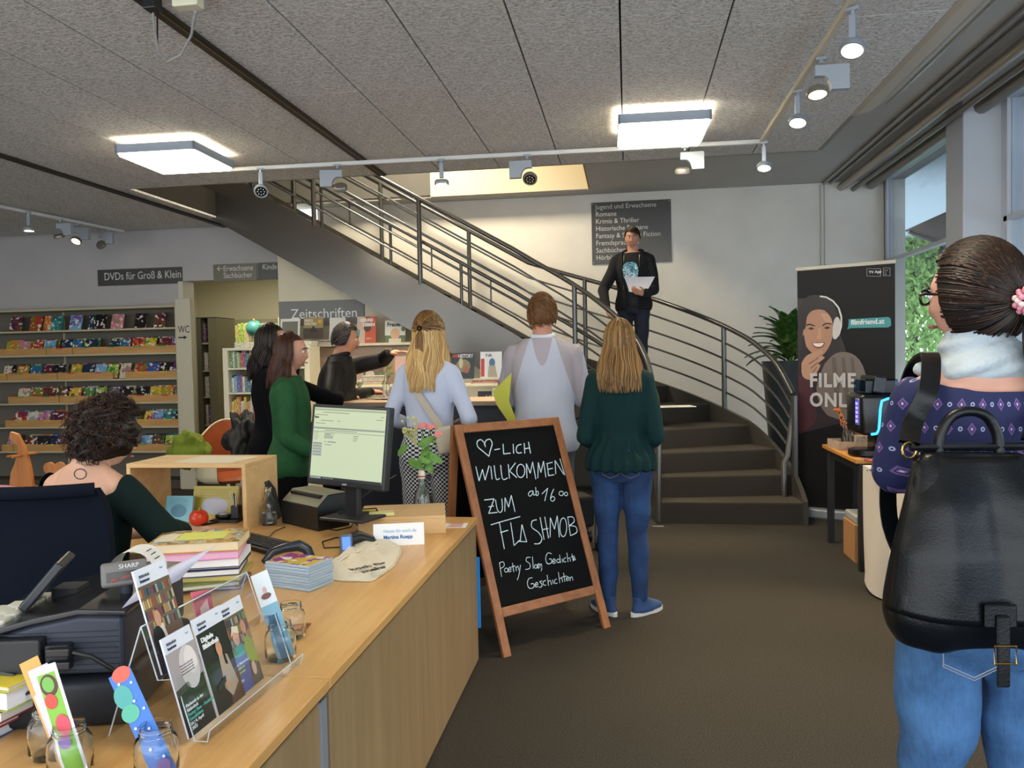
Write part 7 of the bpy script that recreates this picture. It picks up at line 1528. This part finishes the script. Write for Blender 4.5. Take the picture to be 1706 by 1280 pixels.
# open jacket over the t-shirt: front wedge cut away
P=Loft(); P.rings(J['trings'](.032,.84,1.465,.01)); s=J['s']
for k,sx in (('L',-1),('R',1)):
    sh,el,wr=J['SH'][k]; P.limb([J['bend']((sx*.09,-.01,1.44)),J['bend']((sx*.14,-.008,1.42)),sh],[.05,.06,.074]); P.limb([sh,sh.lerp(el,.5),el],[.074,.066,.058]); P.limb([el,el.lerp(wr,.4),el.lerp(wr,.92)],[.058,.052,.042])
P.fuse('hooded_jacket',cloth_m('black_fleece','0e0f12',.95,bump=.1,bscale=80),J['t'],.008,4,wrinkle(.006,15,3,cut=lambda x,y,z:(y>.03)&(np.abs(x+.0)<.085+.02*np.sin(z*5))&(z>.8)&(z<1.56)))
bnd=J['bend']
for sx in (-1,1): G().tube([bnd((sx*.09,.118,z)) if z<1.36 else bnd((sx*.085,.118-(z-1.36)*.5,z)) for z in (.88,1.0,1.1,1.2,1.3,1.38,1.44)],.004,6).build('zip_edge',pm('brass_zip','6d6555',.4,.6),J['t'])
P=Loft(); P.limb([bnd((-.11,.03,1.47)),bnd((-.08,-.07,1.49)),bnd((0,-.10,1.47)),bnd((.08,-.07,1.49)),bnd((.11,.03,1.47))],[.02,.032,.045,.032,.02]); P.fuse('hood',cloth_m('black_fleece','0e0f12',.95),J['t'],.009,3)
N=NB('blue_wave_print'); f=N.noise(26,3,None,.6,1.5); cr2=N.n('ValToRGB'); N.l(f,cr2.inputs[0]); e=cr2.color_ramp; e.elements[0].position=.38; e.elements[0].color=(*hx('1f5a74'),1); e.elements[1].position=.52; e.elements[1].color=(*hx('4f9db4'),1); x=e.elements.new(.6); x.color=(*hx('cfdcdc'),1); N.col(cr2.outputs[0]); M_WAVE=N.m
pp=[]
for i in range(28):
    a=2*PI*i/28; xx=.085*math.copysign(abs(math.cos(a))**.75,math.cos(a)); zz=.10*math.copysign(abs(math.sin(a))**.8,math.sin(a)); pp.append((xx,zz))
cb_=bnd((.01,.0,1.26)); g=G(); g.add([(cb_.x+x,.0,cb_.z+z) for x,z in pp],[tuple(range(28))]); fr=g.build('shirt_print',M_WAVE,J['t'],(0,.139,0),(0,0,0)); fr.rotation_euler=(0,0,0)
q=Vector((cb_.x-.04,.141,cb_.z-.03)); text('TIDE',.035,pm('white_print_ink','d5dad8',.6),J['t'],(cb_.x+.08,.1405,cb_.z-.035),(PI/2,0,PI),name='shirt_lettering')
shorthair(J,['2a1a10','3a2516','1e130c'],14,1600,74,-8,.045,1.0,comb=lambda a,el:Vector((-.6,.7,-.1)),flo=34); face(J,'2a1a10',smile=True)
q=pz(1060,472,8.38); pa=[pz(1041,463,8.42),pz(1090,462,8.34),pz(1066,489,8.34),pz(1046,482,8.4)]
sheet('speech_sheet','sheet of paper held by the speaker on the stairs',[pz(1040,462,8.44),pz(1091,461,8.30),pz(1074,491,8.30),pz(1048,486,8.42)],pm('grey_white_sheet','b9bccb',.7),'paper')
# --- seated librarian
hr_=az(285,912,.79)
J=figure('woman with curly dark hair seated at the desk, seen from behind',(-2.0,2.63,0),R(-8),1.70,True,'d3a58c',hd=(R(-42),R(-10)),lean=R(3),pelvis_z=.575,headoff=(.045,.03,-.045),
 arms={'R':(Vector((-1.69,2.64,.88)),Vector((-1.75,2.98,.80))),'L':(Vector((-2.26,2.72,.84)),Vector((-1.98,3.05,.79)))},handp={'R':(Vector((-.1,1,-.05)),Vector((0,0,-1)),.35),'L':(Vector((.6,.8,-.05)),Vector((0,0,-1)),.3)},
 legs={'L':((-.13,.43,.54),(-.13,.42,.10)),'R':((.13,.43,.54),(.13,.42,.10))},
 bottom=dict(mat=BLKC,off=.014,z1=1.0),shoes=dict(mat=M_BSH,sole=M_BSH),
 top=dict(mat=cloth_m('dark_green_jersey','0b1f1d',.85,spec=.2,var=.1,scale=20),off=.022,z0=.82,z1=1.46,amp=.004,r=(.066,.066,.062,.058,.05),sleeve=.45,
   cut=lambda x,y,z:(z>(.985+.33*np.abs(x)**1.15*1.4))&(np.abs(x)<.175)&(y<.2)))
rr=random.Random(21); Mh=J['Mh']; paths=[];pick=[]
P=Loft(); P.ell((0,-.012,.02),.105,.118,.118,Mh); P.ell((0,-.06,-.05),.085,.07,.07,Mh)
P.fuse('hair',hm('1d1310'),J['t'],.008,2,lambda co,no:(co+no*(.012*np.sin(co[:,0]*70+3*np.sin(co[:,2]*50))*np.sin(co[:,1]*65+2*np.sin(co[:,0]*40)))[:,None],None))
for i in range(1500):
    a=rr.uniform(-PI,PI); fr=abs(a)<R(58); el=R(rr.uniform(40 if fr else -52,90)); 
    if not fr and el<R(-10) and abs(a)<R(95): continue
    d=dirv(a,el); base=Mh@Vector((d.x*.098,d.y*.110-.012,d.z*.118+.01)); out=(base-J['hc']).normalized(); ax1=out.orthogonal().normalized(); ax2=out.cross(ax1); L_=rr.uniform(.025,.055); cr_2=rr.uniform(.006,.011); ph=rr.random()*6; sg=rr.choice((-1,1)); P_=[]
    dr=(out+Vector((rr.uniform(-.6,.6),rr.uniform(-.6,.6),-.45))).normalized()
    for j in range(13): t_=j/12; an=ph+sg*t_*11; P_.append(base+dr*L_*t_+ax1*cr_2*math.cos(an)+ax2*cr_2*math.sin(an))
    paths.append(P_); pick.append(rr.randrange(3))
strandmesh(paths,.0019,[hm('1d1310'),hm('33211a'),hm('4a3226')],'curls',J['t'],pick); glasses(J,'1a1718',.0026); face(J,'2a1a14')
bq=J['bend']((-.06,0,1.425)); N=pm('ink_tattoo','3f4a55',.7)
TAT=J
# --- woman with backpack in the foreground
N=NB('navy_patterned_jersey'); tcn=N.n('TexCoord'); sp_=N.n('SeparateXYZ'); N.l(tcn.outputs['Object'],sp_.inputs[0])
an_=N.ma('ARCTAN2',sp_.outputs[0],N.ma('MULTIPLY',sp_.outputs[1],-1.)); uu=N.ma('MULTIPLY',an_,.17/.052); vv_=N.ma('MULTIPLY',sp_.outputs[2],1/.052)
def cell(uo,vo_):
    a=N.ma('SUBTRACT',N.ma('FLOORED_MODULO',N.ma('ADD',uu,uo),1.),.5); b=N.ma('SUBTRACT',N.ma('FLOORED_MODULO',N.ma('ADD',vv_,vo_),1.),.5); return a,b
def diamond(uo,vo_):
    a,b=cell(uo,vo_); return N.ma('ADD',N.ma('MULTIPLY',N.ma('ABSOLUTE',a),1.35),N.ma('ABSOLUTE',b))
row=N.ma('FLOORED_MODULO',N.ma('FLOOR',vv_),2.); sh_=N.ma('MULTIPLY',row,.5); a=N.ma('SUBTRACT',N.ma('FLOORED_MODULO',N.ma('ADD',uu,sh_),1.),.5); b=N.ma('SUBTRACT',N.ma('FLOORED_MODULO',vv_,1.),.5)
dd=N.ma('ADD',N.ma('MULTIPLY',N.ma('ABSOLUTE',a),1.3),N.ma('ABSOLUTE',b)); m1=N.ma('LESS_THAN',dd,.27); m2=N.ma('LESS_THAN',dd,.17); m3=N.ma('LESS_THAN',dd,.10); m4=N.ma('LESS_THAN',dd,.045)
a2=N.ma('SUBTRACT',N.ma('FLOORED_MODULO',N.ma('ADD',uu,N.ma('ADD',sh_,.5)),1.),.5); d2=N.ma('SQRT',N.ma('ADD',N.ma('MULTIPLY',a2,a2),N.ma('MULTIPLY',b,b))); dot=N.ma('MULTIPLY',N.ma('LESS_THAN',d2,.10),N.ma('GREATER_THAN',d2,.045))
c_=N.mix(m1,hx('151c48'),hx('6a4f86')); c_=N.mix(m2,c_,hx('2a2452')); c_=N.mix(m3,c_,hx('8a6f9c')); c_=N.mix(m4,c_,hx('d8d0e0')); c_=N.mix(dot,c_,hx('9aa0c0')); N.col(c_); N.b.inputs['Roughness'].default_value=.8; N.bump(N.noise(300,2),.15,.002); M_NP=N.m
J=figure('woman with black leather backpack, navy patterned top and jeans at the right edge',(.79,1.90,0),R(4),1.745,True,'cf9c86',hd=(R(38),R(2)),headoff=(-.008,.0,.0),hips=1.06,
 arms={'L':((-.172,.05,1.215),(-.08,.25,1.30)),'R':((.215,.05,1.18),(.12,.26,1.2))},legs={'L':((-.10,.03,.48),(-.10,.0,.09)),'R':((.10,.03,.48),(.11,0,.09))},
 bottom=dict(mat=denim('washed_blue_jeans','143258','4a78a8'),off=.014,r=(.102,.088,.066,.064,.052),z1=1.0,amp=.009),shoes=dict(mat=M_BSH,sole=M_BSH),
 top=dict(mat=M_NP,off=.018,z0=.87,z1=1.465,amp=.003,r=(.058,.057,.054,.048,.04),cut=lambda x,y,z:(z>1.405+.45*np.abs(x)**1.5)&(np.abs(x)<.15)))
rr=random.Random(31); Mh=J['Mh']; haircap(J,hm('1c120d'),1.02,52,-42,38); paths=[];pick=[]; tie=Vector((-.26,-.92,-.10)).normalized(); te=sc(tie,Mh,1.16)
for i in range(1500):
    a=rr.uniform(-PI,PI); fr=max(0,min(1,(R(75)-abs(a))/R(25))); lo=R(-45)*(1-fr)+R(38)*fr; el=lo+(R(88)-lo)*rr.random(); d0=dirv(a,el); P_=[]
    for j in range(9): t_=j/8; d=(d0*(1-t_)+tie*t_); d.normalize(); P_.append(sc(d,Mh,1.025+.035*math.sin(t_*PI)+rr.uniform(0,.006)+ (.10*max(0,t_-.8)/.2)))
    paths.append(P_); pick.append(rr.choices((0,1,2),(5,3,1))[0])
for i in range(420): # pony tail
    a=rr.random()*2*PI; q=rr.random()**.5; P_=[]; r0=.016*q
    for j in range(12):
        t_=j/11; wv=.034*math.sin(min(1,t_*1.6)*PI*.5)*(1-.75*max(0,t_-.6)/.4); P_.append(te+Vector((math.cos(a)*q*(.012+wv)+.045*t_**.7,-.03*math.sin(t_*2)+math.sin(a)*q*(.012+wv*.8),-.015-.185*t_-.01*q)))
    paths.append(P_); pick.append(rr.choices((0,1,2),(5,3,1))[0])
strandmesh(paths,.0024,[hm('17100c'),hm('2a1b13'),hm('4a3020')],'hair_strands',J['t'],pick)
P=Loft(); P.limb([te+V(0,0,-.01),te+V(.02,-.015,-.07),te+V(.035,-.02,-.13),te+V(.042,-.015,-.18)],[.016,.034,.03,.014]); P.fuse('pony_tail_core',hm('17100c'),J['t'],.007,2)
g=G(); g2=G()
for k in range(3):
    for i in range(11):
        a=2*PI*i/11+k*.3; p=te+Vector((.027*math.cos(a),-.012+.012*(k-1),.027*math.sin(a)+.0)); (g if (i+k)%3 else g2).ell(p,.0068,.0068,.0068,8,6)
g.build('pink_beads',pm('pink_bead','d98a9c',.25),J['t'],smooth=60); g2.build('pale_beads',pm('pale_bead','e6c9c6',.25),J['t'],smooth=60)
glasses(J,'141314',.0034); face(J,'1c120d'); 
e=J['Mh']@Vector((-.078,-.006,-.045)); G().tube([e+Vector((0,.006*math.cos(a),.006*math.sin(a)-.004)) for a in [2*PI*i/10 for i in range(10)]],.0016,5,closed=True).build('earring',pm('silver','c9c9cc',.2,1),J['t'])
b=J['bend']; P=Loft()
def scp(a,k,z): c=b((0,-.0,z)); return c+Vector((k*math.cos(a),k*.95*math.sin(a)-.005,.022*math.sin(a)+.008*math.sin(3*a)))
Ms=Matrix.Translation(b((0,0,1.46)))@Euler((R(-6),R(-7),0)).to_matrix().to_4x4()@Matrix.Translation((0,0,-1.46*J['s']))
P.rings([(z*J['s'],rx*J['s'],ry*J['s'],0,yo) for z,rx,ry,yo in ((1.425,.085,.060,-.01),(1.445,.118,.092,-.005),(1.465,.105,.088,.0),(1.49,.084,.078,.004),(1.52,.072,.072,.008),(1.545,.068,.070,.012),(1.555,.055,.058,.012))],M=Ms)
P.limb([scp(R(190),.09,1.47),scp(R(172),.13,1.45),scp(R(150),.12,1.43)],[.02,.018,.012])
P.fuse('scarf',pm('pale_scarf_cloth','a9b4ba',.9,bump=.4,bscale=60),J['t'],.005,1,lambda co,no:(co+no*(.0035*np.sin(95*(co[:,2]-.55*co[:,0])+2*np.sin(14*co[:,1]+9*co[:,0]))+.0015*np.sin(210*(co[:,2]-.4*co[:,0])))[:,None],None))
W9=J
for sx in (-1,1):
    pts=[(sx*.10-.055,-.142,.905),(sx*.10-.058,-.15,.84),(sx*.10,-.158,.815),(sx*.10+.058,-.15,.84),(sx*.10+.055,-.142,.905)]
    for o2 in (0,.006): G().tube([(x*(1-.0),y-.010,z-o2) for x,y,z in pts],.0013,5).build('pocket_seam',pm('orange_thread','8a8f98',.8),J['t'])
# --- backpack
bp3=thing('backpack','black leather backpack with flap and brass buckle worn on the back','backpack',(0,0,0)); Mbk=Matrix.Translation((.675,1.72,0))@Matrix.Rotation(R(4),4,'Z'); bp3.matrix_world=Mbk
N=NB('black_leather'); f=N.noise(5,2,None,.5,.6); g_=N.noise(220,3); N.col(hx('07090c')); N.b.inputs['Roughness'].default_value=.33; N.b.inputs['Specular IOR Level'].default_value=.35; N.bump(N.ma('MULTIPLY_ADD',f,1,N.ma('MULTIPLY',g_,.06)),.3,.03); M_LEA=N.m
P=Loft(); P.rings([(.915,.150,.05,0,-.06),(.93,.172,.07,0,-.06),(1.0,.175,.075,0,-.062),(1.1,.160,.070,0,-.06),(1.2,.132,.052,0,-.05),(1.275,.108,.030,0,-.04),(1.29,.10,.018,0,-.035)],sq=3.2)
P.fuse('body_bag',M_LEA,bp3,.008,3,wrinkle(.004,11,2,fold=lambda x,y,z:-.016*np.exp(-((x-.01)/.035)**2)*np.clip((z-1.0)/.12,0,1)*(y<-.05)+.008*np.exp(-((np.abs(x)-.09)/.03)**2)*(y<-.05)))
# flap over the front
g=G()
def fl_(u,v):
    z=1.285-.30*v+.012*math.sin(u*PI)*v*-1; wz=np.interp(z,[.97,1.1,1.2,1.29],[.185,.168,.138,.108]); x=(u-.5)*2*wz; e=abs(u-.5)*2; dpt=np.interp(z,[.97,1.1,1.2,1.285],[.145,.138,.108,.062]); y=-dpt*(1-.5*e**5)-.004+ .017*math.exp(-((x-.01)/.032)**2)*min(1,v*3)*(1-.6*v)-.008*math.exp(-((abs(x)-.085)/.03)**2)*math.sin(v*PI); return (x,y,z)
g.grid(fl_,36,24); o=g.build('flap',M_LEA,bp3,smooth=180); so=o.modifiers.new('s','SOLIDIFY'); so.thickness=.004
G().rbox(-.032,.026,-.158,-.151,.975,1.02,.003,1,T(0,0,0)).build('buckle_patch',M_LEA,bp3); G().rbox(-.014,.010,-.165,-.159,.865,1.0,.003,1).build('closing_strap',M_LEA,bp3)
ba_=pm('brass_hardware','b39250',.25,1); G().tube([(-.021,-.168,.945),(.018,-.168,.945),(.018,-.168,.912),(-.021,-.168,.912)],.0024,6,closed=True).build('buckle',ba_,bp3)
hl=[(-.058,-.03,1.27),(-.056,-.03,1.32),(-.035,-.03,1.36),(0,-.03,1.372),(.035,-.03,1.36),(.056,-.03,1.32),(.058,-.03,1.27)]
def crom(P,k=6):
    P=[Vector(p) for p in P]; out=[]
    for i in range(len(P)-1):
        a=P[max(i-1,0)]; b_=P[i]; c=P[i+1]; d=P[min(i+2,len(P)-1)]
        for j in range(k): t=j/k; out.append(.5*((2*b_)+(c-a)*t+(2*a-5*b_+4*c-d)*t*t+(3*b_-a-3*c+d)*t**3))
    return out+[P[-1]]
g=G().tube(crom(hl),.0105,10)
g.build('carry_handle',M_LEA,bp3,smooth=60); G().tube([(-.115,-.032,1.30),(.115,-.032,1.30)],.008,8).build('top_bar',M_LEA,bp3)
for sx in (-1,1):
    G().tube([(sx*.118+.014*math.cos(a),-.035,1.295+.016*math.sin(a)) for a in [2*PI*i/12 for i in range(12)]],.0026,6,closed=True).build('ring',ba_,bp3)
    Mi_=Mbk.inverted()@J['M']; wpts=[Vector((sx*.118,-.035,1.31))]+[Mi_@b(p) for p in (((-.205,-.13,1.35) if sx<0 else (.05,-.135,1.36)),((-.172,-.12,1.41) if sx<0 else (.095,-.125,1.42)),((-.145,-.075,1.462) if sx<0 else (.122,-.075,1.478)),(sx*.122,-.01,1.492),(sx*.122,.07,1.455),(sx*.13,.125,1.34),(sx*.15,.14,1.20),(sx*.17,.08,1.08),(sx*.17,-.06,.98))]
    g=G(); wd=.019
    for i in range(len(wpts)): pass
    wpts=crom(wpts,5); vs=[];fs=[]
    for i,p in enumerate(wpts):
        d=(wpts[min(i+1,len(wpts)-1)]-wpts[max(i-1,0)]).normalized(); sd=Vector((1,0,0)); sd=(sd-d*sd.dot(d)).normalized(); nn=d.cross(sd)*.003
        vs+=[p-sd*wd-nn,p+sd*wd-nn,p+sd*wd+nn,p-sd*wd+nn]
    for i in range(len(wpts)-1):
        for k in range(4): fs.append((i*4+k,i*4+(k+1)%4,(i+1)*4+(k+1)%4,(i+1)*4+k))
    g.add(vs,fs); g.build('shoulder_strap',M_LEA,bp3,smooth=60)
g=G().rbox(.18,.22,-.09,-.06,1.02,1.15,.01,2); g.build('side_strap',M_LEA,bp3); G().tube([(.2+.018*math.cos(a),-.1,1.10+.02*math.sin(a)) for a in [2*PI*i/12 for i in range(12)]],.0026,6,closed=True).build('side_buckle',ba_,bp3)
finish_people()
# tattoo ring placed on the finished back surface
def hit(px,py,o):
    M=o.matrix_world; 
    d=ray(px,py); Mi=(Matrix.Translation(TAT['M'].translation)@Matrix.Rotation(R(-8),4,'Z')).inverted(); ok,p,n,i=o.ray_cast(Mi@Vector((0,0,H)),(Mi.to_3x3()@d).normalized()); return (p,n) if ok else (None,None)
bb=[]
for i in range(20):
    a=2*PI*i/20; p,n=hit(134+10*math.cos(a),790+8.5*math.sin(a),TAT['body'])
    if p: bb.append(p+n*.0005)
if len(bb)>10: G().tube(bb,.0022,6,closed=True).build('ring_tattoo',pm('ink_tattoo','3f4a55',.7),TAT['t'])
